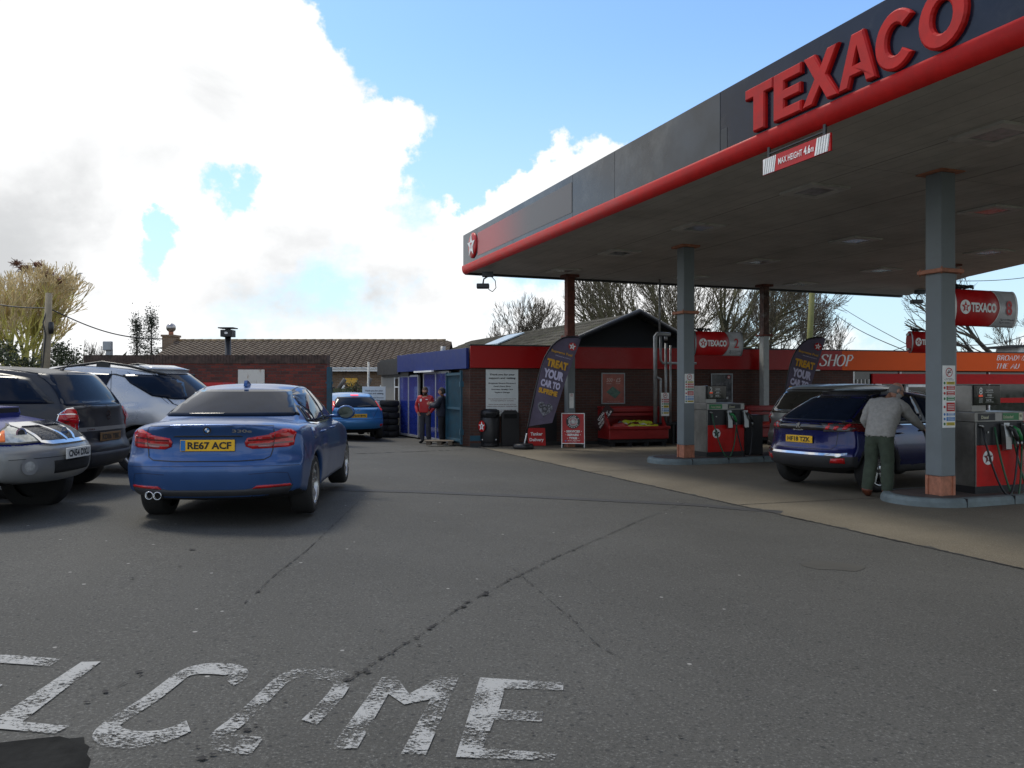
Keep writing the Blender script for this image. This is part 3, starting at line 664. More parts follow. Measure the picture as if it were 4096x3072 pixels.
SL = 24.0
xd0 = fx(853); xd1 = fx(872)
mb = MB(); mb.box((.0, .0, 0), (xd0, .25, 2.10)); mb.box((0, .25, 0), (.25, 6.5, 2.6)); mb.box((-.0, -.0, 2.1), (SL, .25, 2.70)); mb.box((SL-.3, .25, 0), (SL, 7, 2.6)); mb.build('wall', M_BRK, shop)
mb = MB(); mb.box((.0, -.09, 2.14), (fx(840), -.01, 2.74), 0, .005)
mb.build('fascia', M_FRED, shop)
mb = MB(); mb.box((fx(840)+.003, -.09, 2.14), (SL, -.01, 2.74), 0, .005); mb.build('sky_reflecting_fascia', M_FSKY, shop)
mb = MB(); mb.box((-.02, -.10, 2.743), (SL, .3, 2.775)); mb.build('fascia_capping', M_DARKM, shop)
mb = MB(); mb.box((0, .1, 2.60), (SL, 6.8, 2.68)); mb.build('flat_roof', M_DARKM, shop)
mb = MB(); mb.box((0, -.02, .0), (xd0, -.001, .10)); mb.build('plinth', M_DARKM, shop)
# shop front glazing right of the brick
M_GLASS = mat('dark_glass', (.010, .012, .014), .06, coat=.3, var=.2)
mb = MB(); mb.box((xd0, .04, .45), (SL, .07, 2.1)); mb.build('shop_window', M_GLASS, shop)
mb = MB(); mb.box((xd1, -.03, 1.72), (SL, .03, 2.04), 0); mb.box((xd1, -.03, .0), (SL, .03, .80), 0); mb.box((xd1, -.035, 1.10), (SL, .02, 1.26)); mb.build('red_sign_band', mat('bright_red_band', (.42, .004, .004), .45, spec=.2), shop)
mb = MB()
for k in range(9): xx = xd0+k*1.75; mb.box((xx, -.01, 0), (xx+.05, .10, 2.1))
mb.box((fx(905), -.04, .8), (fx(905)+.09, .03, 1.70)); mb.box((fx(905), -.04, 1.62), (fx(926), .03, 1.70)); mb.build('window_frame', M_WHITE, shop)
mb = MB()
for k in range(5): mb.box((xd0+.15+k*.14, -.02, 1.62), (xd0+.17+k*.14, -.005, 1.86))
mb.box((xd0+.82, -.02, 1.60), (xd0+1.05, .0, 1.86)); mb.build('door_sign', M_WHITE, shop)
X_ = Vector((1, 0, 0))
# serif italic letters drawn by hand (unit height 1)
SER = {
 'S': ([[(.60,.80),(.52,.95),(.32,1.0),(.12,.93),(.10,.74),(.24,.60),(.44,.46),(.55,.30),(.48,.08),(.26,0),(.08,.06),(.0,.22)]], .66),
 'H': ([[(.08,0),(.08,1)],[(.62,0),(.62,1)],[(.08,.52),(.62,.52)]], .74), 'O': ([[(.36,1),(.12,.86),(.02,.5),(.12,.14),(.36,0),(.60,.14),(.70,.5),(.60,.86),(.36,1)]], .78),
 'P': ([[(.1,0),(.1,1)],[(.1,.98),(.40,.98),(.55,.76),(.40,.50),(.1,.50)]], .62), 'B': ([[(.1,0),(.1,1)],[(.1,.98),(.38,.98),(.50,.78),(.36,.54),(.1,.54)],[(.36,.54),(.56,.30),(.40,.02),(.1,.02)]], .64),
 'R': ([[(.1,0),(.1,1)],[(.1,.98),(.40,.98),(.53,.76),(.38,.52),(.1,.52)],[(.32,.52),(.62,0)]], .68), 'A': ([[(.0,0),(.34,1),(.66,0)],[(.13,.36),(.54,.36)]], .70),
 'D': ([[(.1,0),(.1,1)],[(.1,.98),(.42,.94),(.64,.5),(.42,.06),(.1,.02)]], .74), 'W': ([[(.0,1),(.22,0),(.45,.9),(.68,0),(.92,1)]], .92), 'Y': ([[(.0,1),(.32,.48),(.64,1)],[(.32,.48),(.32,0)]], .66),
 'T': ([[(.32,0),(.32,1)],[(.0,.98),(.64,.98)]], .66), 'E': ([[(.1,0),(.1,1)],[(.1,.98),(.56,.98)],[(.1,.52),(.46,.52)],[(.1,.02),(.58,.02)]], .64), 'U': ([[(.06,1),(.06,.3),(.2,.03),(.42,.03),(.58,.3),(.58,1)]], .70), ' ': ([], .4)}
def serif_text(mb, s, x, z, h, y, wsc=1.0, thick=.10, shear=.25, mi=0):
    for ch in s:
        st_, wd = SER[ch]
        for k, path in enumerate(st_):
            pts = []
            if len(path) > 3 and ch in 'SOU':
                for i in range(len(path)-1):
                    p0, p1, p2, p3 = [Vector(path[max(0, min(len(path)-1, i+q))]) for q in (-1, 0, 1, 2)]
                    for q in range(4): t_ = q/4; pts.append(.5*((2*p1)+(p2-p0)*t_+(2*p0-5*p1+4*p2-p3)*t_*t_+(3*p1-p0-3*p2+p3)*t_**3))
                pts.append(Vector(path[-1]))
            else: pts = [Vector(p) for p in path]
            L = []
            for i, q in enumerate(pts):
                d = (pts[min(i+1, len(pts)-1)]-pts[max(0, i-1)]).normalized(); tk = thick*(.45+.75*abs(d.y)) ; n_ = Vector((-d.y, d.x))*tk/2
                for sg in (1, -1):
                    a = q+n_*sg; L.append((x+(a.x+a.y*shear)*h*wsc, y, z+a.y*h))
            mb.add(L, [(2*i, 2*i+1, 2*i+3, 2*i+2) for i in range(len(pts)-1)], mi)
        if ch in 'HPRBDTEAY' or ch == 'I':     # foot serifs
            feet = {'H': [(.08,0),(.62,0),(.08,1),(.62,1)], 'P': [(.1,0)], 'R': [(.1,0),(.62,0)], 'B': [], 'D': [], 'T': [(.32,0)], 'E': [], 'A': [(0,0),(.66,0)], 'Y': [(.32,0),(0,1),(.64,1)]}[ch]
            for a, b in feet:
                zz = z+b*h; xx = x+(a+b*shear)*h*wsc; mb.add([(xx-.13*h, y, zz-.02*h), (xx+.13*h, y, zz-.02*h), (xx+.13*h, y, zz+.03*h), (xx-.13*h, y, zz+.03*h)], [(0, 1, 2, 3)], mi)
        x += wd*h*wsc*1.1
    return x
mb = MB(); serif_text(mb, 'SHOP', fx(817.5), 2.27, .34, -.096, 1.13, .13); mb.build('shop_lettering', M_WHITE, shop)
mb = MB(); serif_text(mb, 'BROADWAY', fx(994), 2.50, .165, -.096, 1.36, .12); serif_text(mb, 'THE AU', fx(993), 2.23, .16, -.096, 1.45, .12); mb.build('shop_lettering', M_WHITE, shop)
mb = MB(); mb.box((fx(812), -.10, 2.12), (fx(818), -.05, 2.15)); mb.build('strip_light', M_WHITE, shop)
# thank-you board
def thanks_board(loc, rz, w_, h_, desc, parent=None, posts=False):
    t = empty('thank_you_board', loc, rz, desc, 'sign'); mb = MB(); mb.box((-w_/2, -.012, 0), (w_/2, 0, h_), 0, .003); mb.build('board', mat('white_board', (.60, .63, .62), .4, var=.04), t)
    mb = MB(); y = -.016; X = Vector((1, 0, 0)); T = lambda s_, z, w2, hh, b=.03, mi=0: put_text(mb, s_, (0, y, h_*z), X, UP, w_*w2, h_*hh, mi, bold=b)
    T('Thank you for your', .885, .78, .05); T('support and visiting', .81, .82, .05)
    for k, (s_, w2) in enumerate([('Broadway Motors Forecourt', .84), ("Kate's Farm Shop", .53), ('Normans Quality Cars', .66), ("Taylor's Garage", .47)]): T(s_, .70-.066*k, w2, .035, .035)
    for s_, z, w2 in [('We appreciate your custom and we are', .365, .86), ('currently updating our amenities', .325, .72), ('Please use all pumps that do not have', .245, .84), ('yellow hoods and park in designated bays', .205, .92), ('We hope to see you soon and offer you', .125, .85), ('a warmer welcome', .09, .4)]: T(s_, z, w2, .021, .03, 1)
    mb.build('lettering', [M_BLACK, mat('dark_red_ink', (.10, .01, .012), .5)], t); return t
p = FA + FD*((fx(485.7)+fx(518))/2) + FN*.012; thanks_board((p.x, p.y, .83), aF, fx(518)-fx(485.7), 1.27, 'large white thank-you board on the brick wall behind the black bins')
p = at(374, 396, 27.5); thanks_board((p.x, p.y, p.z-.95), R(-4), .80, 1.27, 'white thank-you board standing in the yard behind the light blue hatchback')
# posters
def poster(pxa, pxb, z0, z1, desc, kind):
    a, b = fx(pxa), fx(pxb); p = FA + FD*((a+b)/2) + FN*.02; w_ = b-a; h_ = z1-z0
    t = empty('poster_frame', (p.x, p.y, z0), aF, desc, 'poster'); mb = MB()
    for q in ((-w_/2, 0, -w_/2+.03, h_), (w_/2-.03, 0, w_/2, h_), (-w_/2+.03, 0, w_/2-.03, .03), (-w_/2+.03, h_-.03, w_/2-.03, h_)): mb.box((q[0], -.02, q[1]), (q[2], .0, q[3]))
    mb.build('frame', M_GALV, t); mb = MB(); X = Vector((1, 0, 0))
    if kind == 0:
        mb.box((-w_/2+.03, -.012, .03), (w_/2-.03, -.004, h_-.03)); o = mb.build('sheet', mat('faded_red_sheet', (.30, .075, .05), .35, var=.25, vscale=5, bump=.6, bscale=9), t)
        mb = MB(); put_text(mb, '500', (-.16*w_, -.016, h_*.77), X, UP, w_*.26, h_*.12, bold=.02, shear=.15); put_text(mb, '=', (.04*w_, -.016, h_*.77), X, UP, w_*.05, h_*.03); put_text(mb, '£5', (.21*w_, -.016, h_*.77), X, UP, w_*.2, h_*.14, bold=.02, shear=.15)
        put_text(mb, 'Points', (-.18*w_, -.016, h_*.66), X, UP, w_*.2, h_*.04); put_text(mb, 'voucher', (.2*w_, -.016, h_*.66), X, UP, w_*.2, h_*.035); put_text(mb, 'Thanks for every litre', (-.0*w_, -.016, h_*.08), X, UP, w_*.55, h_*.03); mb.build('lettering', mat('pale_pink_ink', (.55, .38, .34), .5), t)
        mb = MB(); mb.add([(-.30*w_, -.015, h_*.38), (-.02*w_, -.015, h_*.57), (.32*w_, -.015, h_*.37), (.08*w_, -.015, h_*.17)], [(0, 1, 2, 3)]); mb.build('card_picture', mat('green_card', (.06, .12, .09), .4, var=.5, vscale=9), t)
    else:
        mb.box((-w_/2+.03, -.012, .03), (w_/2-.03, -.004, h_-.03)); mb.build('sheet', mat('grey_poster', (.06, .06, .065), .25, var=.7, vscale=4), t)
        mb = MB(); roundel(mb, (.32*w_, -.016, h_*.88), X, UP, .05, (0, 1, 0)); put_text(mb, 'SUPREME', (.0, -.016, h_*.18), X, UP, w_*.6, h_*.07, 1); mb.build('lettering', [M_REDD, M_WHITE], t)
    return t
poster(601, 624.5, 1.14, 2.02, 'faded red 500 = £5 points poster above the coal bunker', 0)
poster(710.5, 732, 1.14, 2.02, 'dark grey poster on the shop wall behind pump 2', 1)
# ---------------------------------------------------------------- garage
GD = Vector((-.434, .901, 0)).normalized(); aG = math.atan2(GD.y, GD.x)   # local x away from camera along the front, local y into the building? (front faces -y... )
GA = FA.copy()
gar = empty('garage_building', GA, aG, 'garage workshop with blue fascia and glazed blue folding doors', 'building')
# local: x along GD, outward (towards the yard, left/camera) is +y
def gxl(px):
    q = (px-512)/FPX; return (q*GA.y - GA.x)/(GD.x - q*GD.y)
M_FBLUE = mat('blue_fascia', (.010, .028, .16), .35, spec=.3, var=.08)
xe = gxl(400); xb = gxl(379)
d2a, d2b = gxl(447), gxl(422); d1a, d1b = gxl(416.5), gxl(398)
mb = MB(); mb.box((.02, -.25, 0), (.72, -.02, 2.12)); mb.build('brick_pier', M_BRK, gar)
mb = MB(); mb.box((.03, .02, 2.12), (xe, .10, 2.68), 0, .004); mb.build('fascia', M_FBLUE, gar)
mb = MB(); mb.box((xe, -.02, 2.05), (xb, .07, 2.50)); mb.box((xe-.9, -.3, 1.98), (xb-.3, .0, 2.11)); mb.build('side_fascia', M_BLACK, gar)
mb = MB(); mb.box((.03, -6, 2.45), (xb, -.02, 2.6)); mb.build('flat_roof', M_DARKM, gar)
mb = MB(); mb.box((.72, -.5, 0), (xb, -.4, 2.45)); mb.box((xb-.05, -6, 0), (xb+.05, -.3, 2.4)); mb.build('inner_wall', M_BLACK, gar)
mb = MB(); mb.box((d1b, -.22, 0), (xb, -.08, 2.0)); mb.build('rendered_wall', mat('grey_render', (.20, .19, .17), .8), gar)
M_DOOR = mat('blue_door', (.018, .035, .23), .10, coat=.5, var=.1); M_DFR = mat('door_frame', (.36, .37, .38), .45, metal=.3)
def door(xa, xb_, n, z1, off):
    mb = MB(); mb.box((xa, -.10+off, .06), (xb_, -.06+off, z1)); d = mb.build('folding_door', M_DOOR, gar); mb = MB(); wdt = (xb_-xa)/n
    for k in range(n+1): xx = xa+k*wdt; mb.box((xx-.035, -.115+off, .0), (xx+.035, -.045+off, z1+.01))
    mb.box((xa, -.12+off, .0), (xb_, -.04+off, .07)); mb.box((xa, -.113+off, z1-.03), (xb_, -.047+off, z1+.03)); mb.build('door_frame', M_DFR, d)
door(d2a, d2b, 2, 2.06, .0); door(d1a, d1b, 2, 1.98, .0)
mb = MB(); mb.box((d1b+.1, -.07, .95), (d1b+.5, -.05, 1.9)); wn = mb.build('side_window', M_GLASS, gar); mb = MB(); mb.box((d1b+.06, -.08, .9), (d1b+.1, -.04, 1.95)); mb.box((d1b+.5, -.08, .9), (d1b+.55, -.04, 1.95)); mb.box((d1b+.06, -.08, 1.6), (d1b+.55, -.04, 1.64)); mb.build('window_frame', M_WHITE, wn)
mb = MB(); mb.box((gxl(437), .10, 2.07), (gxl(419), .18, 2.12)); mb.build('door_track', M_WHITE, gar)
# blue painted plinth on brick corner
mb = MB(); mb.box((0, -.012, .16), (.75, -.001, .30)); mb.build('blue_plinth', mat('teal_paint', (.012, .07, .11), .6, dirt=.4), shop)
fl = at(443, 350, 27.2); t = MB(); t.cyl((fl.x, fl.y, 2.45), (fl.x, fl.y, 2.98), .085, seg=14); tag(t.build('flue_pipe', M_GALV), 'short grey flue pipe on the garage roof', 'flue')
# gates
M_TEAL = mat('teal_gate_paint', (.010, .062, .10), .6, var=.25, vscale=5, dirt=.5, dcol=(.07, .07, .05))
gp = at(450, 442, 23.2); g1 = at(464, 445, 22.0)
gt = empty('yard_gate', (g1.x-.06, g1.y-.1, .02), math.atan2(gp.y-g1.y, gp.x-g1.x), 'teal barred steel gate folded open against the brick pier', 'gate')
gl = (Vector((gp.x, gp.y))-Vector((g1.x, g1.y))).length+.1
mb = MB()
for z_ in (.12, .98, 1.92): mb.box((0, -.02, z_), (gl, .02, z_+.06))
mb.box((0, -.03, .05), (.06, .03, 2.05)); mb.box((gl-.05, -.03, .05), (gl, .03, 2.02)); mb.build('gate_frame', M_TEAL, gt)
mb = MB(); nb = 14
for k in range(nb): xx = .08+(gl-.14)*k/(nb-1); mb.box((xx-.022, -.035, .08), (xx+.022, -.015, 2.0))
mb.build('gate_bars', M_TEAL, gt); mb = MB(); mb.box((-.04, -.05, 1.6), (.05, .05, 1.75)); mb.box((-.04, -.05, .3), (.05, .05, .45)); mb.build('hinge', M_TEAL, gt)
p = at(329.5, 440, 20.9); mb = MB(); mb.box((p.x-.06, p.y-.06, gz(p.x, p.y)-.02), (p.x+.06, p.y+.06, Z_at(367, 20.9))); mb.box((p.x-.09, p.y-.05, 1.7), (p.x+.09, p.y+.02, 1.76)); tag(mb.build('gate_post', M_TEAL), 'blue steel gate post at the right end of the long brick wall', 'gate post')
# pallet scrap by the gate
p = at(447, 444, 22.6); mb = MB()
for k in range(3): mb.box((p.x-.55+k*.3, p.y-.3, .02), (p.x-.43+k*.3, p.y+.2, .12))
for k in range(4): mb.box((p.x-.6, p.y-.32+k*.14, .12), (p.x+.2, p.y-.22+k*.14, .14))
tag(mb.build('wooden_pallet', mat('weathered_timber', (.14, .11, .08), .85, var=.3, vscale=8)), 'broken wooden pallet at the foot of the teal gate', 'pallet')
# ---------------------------------------------------------------- long brick wall on the left
WY = 20.9; wx0, wx1 = X_at(84, WY), X_at(327, WY)
lw = empty('brick_wall', (wx0, WY, 0), 0, 'long red brick wall with dark coping behind the parked cars', 'wall')
mb = MB(); mb.box((0, 0, 0), (wx1-wx0, .33, 2.22)); mb.build('brickwork', M_BRK2, lw)
mb = MB()
nb = int((wx1-wx0)/.078)
for k in range(nb): xx = k*(wx1-wx0)/nb; h_ = .0 if k % 1 else random.uniform(0, .006); mb.box((xx+.004, -.02, 2.225), (xx+(wx1-wx0)/nb-.004, .35, 2.44+h_))
mb.box((0, -.01, 2.22), (wx1-wx0, .34, 2.42)); mb.build('coping', mat('mossy_coping', (.075, .05, .04), .9, var=.4, vscale=6, dirt=.6, dcol=(.025, .028, .015)), lw)
# rusty sign
a, b = X_at(238, WY-.03), X_at(264.5, WY-.03)
m, t, p = principled('rusty_white_enamel'); co = N(t, 'ShaderNodeTexCoord').outputs['Object']
mp = N(t, 'ShaderNodeMapping'); mp.inputs['Scale'].default_value = (14, 14, 3); t.links.new(co, mp.inputs[0]); n = N(t, 'ShaderNodeTexNoise', Scale=1.0, Detail=8.0, Roughness=.75); t.links.new(mp.outputs[0], n.inputs['Vector'])
t.links.new(mixc(t, map_r(t, n.outputs[0], .53, .66), (.62, .61, .55), (.26, .16, .07)), p.inputs['Base Color']); p.inputs['Roughness'].default_value = .6
mb = MB(); mb.box((a, WY-.035, 1.25), (b, WY-.008, Z_at(369.6, WY)), 0, .004); tag(mb.build('rusty_sign', m), 'blank white metal sign streaked with rust on the long brick wall', 'sign')
# red skip bin near wall
a, b = X_at(203, 18.6), X_at(222, 18.6); mb = MB(); q = gz(a, 18.6)
mb.prism([(a-.1, Z_at(382.5, 18.6)), (b, Z_at(382.5, 18.6)), (b+.03, Z_at(386, 18.6)), (b-.05, Z_at(387, 18.6)), (b-.18, q), (a+.05, q), (a-.12, Z_at(387, 18.6))], 18.6, 19.5); tag(mb.build('red_bin', mat('red_plastic', (.5, .015, .015), .5)), 'red plastic bin by the brick wall, only its rim showing over the car roof', 'bin')
# security light on wall
p = at(107, 354, WY); mb = MB(); mb.box((p.x-.06, WY+.05, 2.44), (p.x+.06, WY+.2, 2.60), 0, .01); mb.box((p.x-.11, WY-.02, 2.56), (p.x+.11, WY+.1, 2.80), 0, .02); tag(mb.build('flood_light', M_GALV), 'small grey flood light on top of the brick wall', 'light')
# black twin-wall flue behind the wall
p = at(228, 355, 23.5); zt = Z_at(337, 23.5); mb = MB(); mb.cyl((p.x, 23.5, 0), (p.x, 23.5, zt), .085, seg=16); fl = empty('stove_flue', (0, 0, 0), 0, 'black stove flue with square cowl rising behind the brick wall', 'flue'); mb.build('pipe', M_BLACK, fl)
mb = MB(); mb.box((p.x-.17, 23.34, zt), (p.x+.17, 23.66, zt+.20), 0, .01); mb.box((p.x-.22, 23.29, zt+.24), (p.x+.22, 23.71, zt+.27)); mb.box((p.x-.05, 23.4, zt+.2), (p.x+.05, 23.6, zt+.24)); mb.build('cowl', M_BLACK, fl); mb = MB(); disc(mb, (p.x, 23.335, zt+.11), X_, UP, .05, .035); mb.build('cowl_vent', M_WHITE, fl)
# ---------------------------------------------------------------- bungalow
BY = 38.0
bun = empty('bungalow', (X_at(150, BY), BY, 0), 0, 'long bungalow with brown tiled roof and buff brick wall beyond the yard', 'house')
bx = X_at(150, BY); b1 = X_at(445, BY)-bx; b0 = X_at(176, 42)-bx
ez = Z_at(368, BY); rz = Z_at(341, 42.2)
mb = MB(); mb.box((b0, .3, 0), (b1, 8, ez-.02)); mb.build('wall', M_BRK3, bun)
def tile_mat():
    m, t, p = principled('roof_tiles'); co = N(t, 'ShaderNodeTexCoord').outputs['Object']
    n = N(t, 'ShaderNodeTexNoise', Scale=2.5, Detail=8.0, Roughness=.7); t.links.new(co, n.inputs['Vector']); v = N(t, 'ShaderNodeTexNoise', Scale=9.0, Detail=3.0); t.links.new(co, v.inputs['Vector'])
    c = mixc(t, map_r(t, n.outputs[0], .35, .7), (.10, .072, .052), (.16, .125, .092)); c = mixc(t, map_r(t, v.outputs[0], .6, .75, 0, .6), c, (.20, .19, .13)); t.links.new(c, p.inputs['Base Color']); p.inputs['Roughness'].default_value = .9; return m
M_TILE = tile_mat()
mb = MB(); nr = 17; nc = int((b1-b0)/.30); seg = 6; vs = []; cols = nc*seg+1
sl = Vector((0, 4.3, rz-ez)); nn_ = Vector((0, -(rz-ez), 4.3)).normalized()
for r_ in range(nr):
    for e_ in (0, 1):
        for c_ in range(cols):
            ph = 2*math.pi*c_/seg; base = Vector((b0 + (b1-b0)*c_/(cols-1), -.15, ez)) + sl*((r_+e_)/nr)
            off = .045*(1-e_) + .03*math.sin(ph) + .012*math.sin(2*ph); vs.append(base + nn_*off)
        if e_ == 0: pass
fs = []
for r_ in range(nr*2-1):
    for c_ in range(cols-1): a = r_*cols+c_; fs.append((a, a+1, a+cols+1, a+cols))
mb.add(vs, fs, 0, False); mb.add([(b0, -.15, ez-.05), (b1, -.15, ez-.05), (b1, 4.15, rz-.05), (b0, 4.15, rz-.05), (b1, 8.4, ez-.05), (b0, 8.4, ez-.05)], [(0, 1, 2, 3), (3, 2, 4, 5)])
roof = mb.build('roof', M_TILE, bun, fix=False)
mb = MB()
for k in range(int((b1-b0)/.45)): xx = b0+k*.45; mb.cyl((xx, 4.15, rz+.0), (xx+.44, 4.15, rz+.01), .10, seg=10)
mb.build('ridge_tiles', mat('lichen_ridge', (.20, .15, .09), .9, var=.4, vscale=.6, dirt=.5, dcol=(.38, .17, .03)), roof)
cx0, cx1 = X_at(164.5, 42)-bx, X_at(176, 42)-bx
mb = MB(); mb.box((cx0, 3.7, ez-1.5), (cx1, 4.5, Z_at(337, 42))); mb.box((cx0-.05, 3.65, Z_at(337, 42)), (cx1+.05, 4.55, Z_at(335, 42))); ch_ = mb.build('chimney', M_BRK3, bun)
mb = MB(); cc = ((cx0+cx1)/2, 4.1, Z_at(335, 42)); mb.cyl(cc, (cc[0], cc[1], cc[2]+.16), .12, seg=12); mb.build('chimney_pot', mat('terracotta', (.35, .14, .08), .8), ch_)
mb = MB(); mb.sphere((cc[0], cc[1], cc[2]+.38), .24, 16, 10); mb.build('spinning_cowl', mat('cowl_metal', (.35, .33, .32), .25, metal=.9), ch_)
mb = MB(); mb.box((b0, -.22, ez-.16), (b1, -.12, ez+.02)); mb.box((b0, -.30, ez-.03), (b1, -.22, ez+.02)); mb.build('white_eaves', M_WHITE, bun)
mb = MB(); wz = Z_at(385, BY)
for a, b in ((338, 343.5), (379, 400)): mb.box((X_at(a, BY)-bx, .26, wz-.25), (X_at(b, BY)-bx, .31, wz))
mb.build('window', M_WHITE, bun)
p = Vector((X_at(350, BY)-bx, .24, Z_at(382.3, BY))); mb = MB(); mb.prism([(p.x-.28, p.z+.2), (p.x+.28, p.z+.2), (p.x+.32, p.z+.12), (p.x+.05, p.z-.30), (p.x-.05, p.z-.30), (p.x-.32, p.z+.12)], .22, .29); mb.build('alarm_box', mat('yellow_box', (.8, .45, .05), .5), bun)
# ---------------------------------------------------------------- barn with corrugated roof
BM = Vector((3.98, 26.5, 0)); barn = empty('barn', BM, math.atan2(.933, -.36), 'dark gabled barn with mossy corrugated roof behind the shop', 'barn')
# local x along ridge (away), y = across: +y left side, -y right
rzz = 4.02; M_CORR = mat('mossy_fibre_cement', (.08, .073, .058), .95, var=.4, vscale=3, dirt=.75, spec=.1, dcol=(.07, .075, .04), bump=.5, bscale=12)
def slope(mb, y1, z1, L, sg):
    nx = 14; ncor = 90; vs = []
    for j in range(nx+1):
        for k in range(7):
            pass
    cols = int(L/.05)+1; rows_ = 8
    for r_ in range(rows_):
        for e_ in (0, 1):
            for c_ in range(cols):
                x = c_*L/(cols-1); f = (r_+e_)/rows_; vs.append((x-.3, y1*f, rzz+(z1-rzz)*f + .022*math.sin(2*math.pi*x/.15)+.025*e_ ))
    mb.add(vs, [(a*cols+c, a*cols+c+1, (a+1)*cols+c+1, (a+1)*cols+c) for a in range(rows_*2-1) for c in range(cols-1)], 0, False)
mb = MB(); slope(mb, 3.1, 2.75, 17.2, 1); rb = mb.build('roof', M_CORR, barn, fix=False)
mb = MB(); slope(mb, -3.1, 2.6, 17.2, -1); mb.build('roof', M_CORR, barn, fix=False)
mb = MB(); mb.prism([(-3.0, 0), (3.0, 0), (3.0, 2.7), (0, rzz-.08), (-3.0, 2.6)], 0, .1, 'yz'); mb.build('gable', mat('black_boarding', (.012, .012, .013), .9, var=.3), barn)
mb = MB(); mb.box((.1, 2.9, 0), (16.5, 3.0, 2.7)); mb.box((.1, -3.0, 0), (16.5, -2.9, 2.55)); mb.box((16.4, -3, 0), (16.5, 3, 2.6)); mb.build('side_wall', M_BLACK, barn)
mb = MB(); mb.tube([(-.36, 3.15, 2.75), (-.36, 0, rzz+.03), (-.36, -3.15, 2.60)], .10, 6); mb.build('verge_trim', M_BLACK, barn)
mb = MB(); mb.box((8.3, .5, 0), (10.3, 1.7, .05)); 
for v in mb.v: v.z = rzz + (2.75-rzz)*v.y/3.1 + .06 + v.z
mb.build('rooflight', mat('pale_rooflight', (.35, .42, .46), .4), rb)
# timber fence + shed in the yard
fy = 33.0; fe = empty('timber_fence', (X_at(333, fy), fy, 0), 0, 'green stained timber fence behind the light blue hatchback', 'fence')
fw = X_at(383, fy)-X_at(333, fy); mb = MB(); nb = int(fw/.1)
for k in range(nb): mb.box((k*.1+.003, 0, .1), (k*.1+.092, .02+.008*(k % 2), Z_at(388, fy)+random.uniform(-.02, .02)))
mb.build('boards', mat('green_stained_timber', (.085, .095, .045), .9, var=.35, vscale=3), fe); mb = MB()
for k in range(4): mb.box((k*fw/3-.05, .03, 0), (k*fw/3+.05, .13, Z_at(387, fy)))
mb.build('post', M_BLACK, fe)
sy = 30.5; sx0, sx1 = X_at(367, sy), X_at(389, sy); sh = empty('timber_shed', (sx0, sy, 0), 0, 'small weathered timber shed left of the garage', 'shed')
mb = MB(); W_ = sx1-sx0; zz = Z_at(387, sy)
for k in range(9): mb.box((.1, 0-.006*(k % 2), k*.17), (W_, .03, k*.17+.16))
mb.build('boarding', mat('grey_boards', (.16, .145, .12), .9, var=.3, vscale=6), sh); mb = MB(); mb.prism([(-.1, .55), (.55, 1.35), (W_+.1, 1.35), (W_+.1, 1.45), (.5, 1.45), (-.2, .62)], -.15, 1.5); mb.build('roof', mat('grey_felt', (.12, .12, .12), .9), sh)
p = at(368, 0, 29.0); mb = MB(); mb.cyl((p.x, 29, gz(p.x, 29)), (p.x+.02, 29, Z_at(362, 29)), .04, seg=8); tag(mb.build('white_pole', mat('peeling_white', (.55, .53, .47), .7, var=.3, vscale=15, dirt=.4)), 'thin peeling white pole in front of the timber fence', 'pole')
# leaning props on the bungalow wall
for i, (a, b, c_, d) in enumerate([(339, 388, 345, 379), (366.5, 389, 370.5, 378)]):
    mb = MB(); A = at(a, b, 36.5); B_ = at(c_, d, 36.5); mb.cyl(A, B_, .10, seg=6); mb.cyl((A.x, A.y, 0), A, .09, seg=6); tag(mb.build('timber_prop', mat('old_grey_timber', (.13, .12, .11), .9)), ('grey timber post leaning left of the yellow alarm box', 'grey timber post leaning right of the yellow alarm box')[i], 'post')
# white roof lantern right
ly = 31; mb = MB(); a, b = X_at(1008, ly), X_at(1060, ly); z0 = 2.6; z1 = Z_at(347, ly)
mb.prism([(a+.3, z0), (a+.45, z1), (b, z1), (b, z0)], ly, ly+1.5); lt_ = empty('rooftop_vent', (0, 0, 0), 0, 'white sided vent with dark cap behind the fascia at the far right', 'vent'); mb.build('housing', M_WHITE, lt_); mb = MB(); mb.box((a, ly-.2, z1), (b, ly+1.7, z1+.07)); mb.build('cap', M_DARKM, lt_)
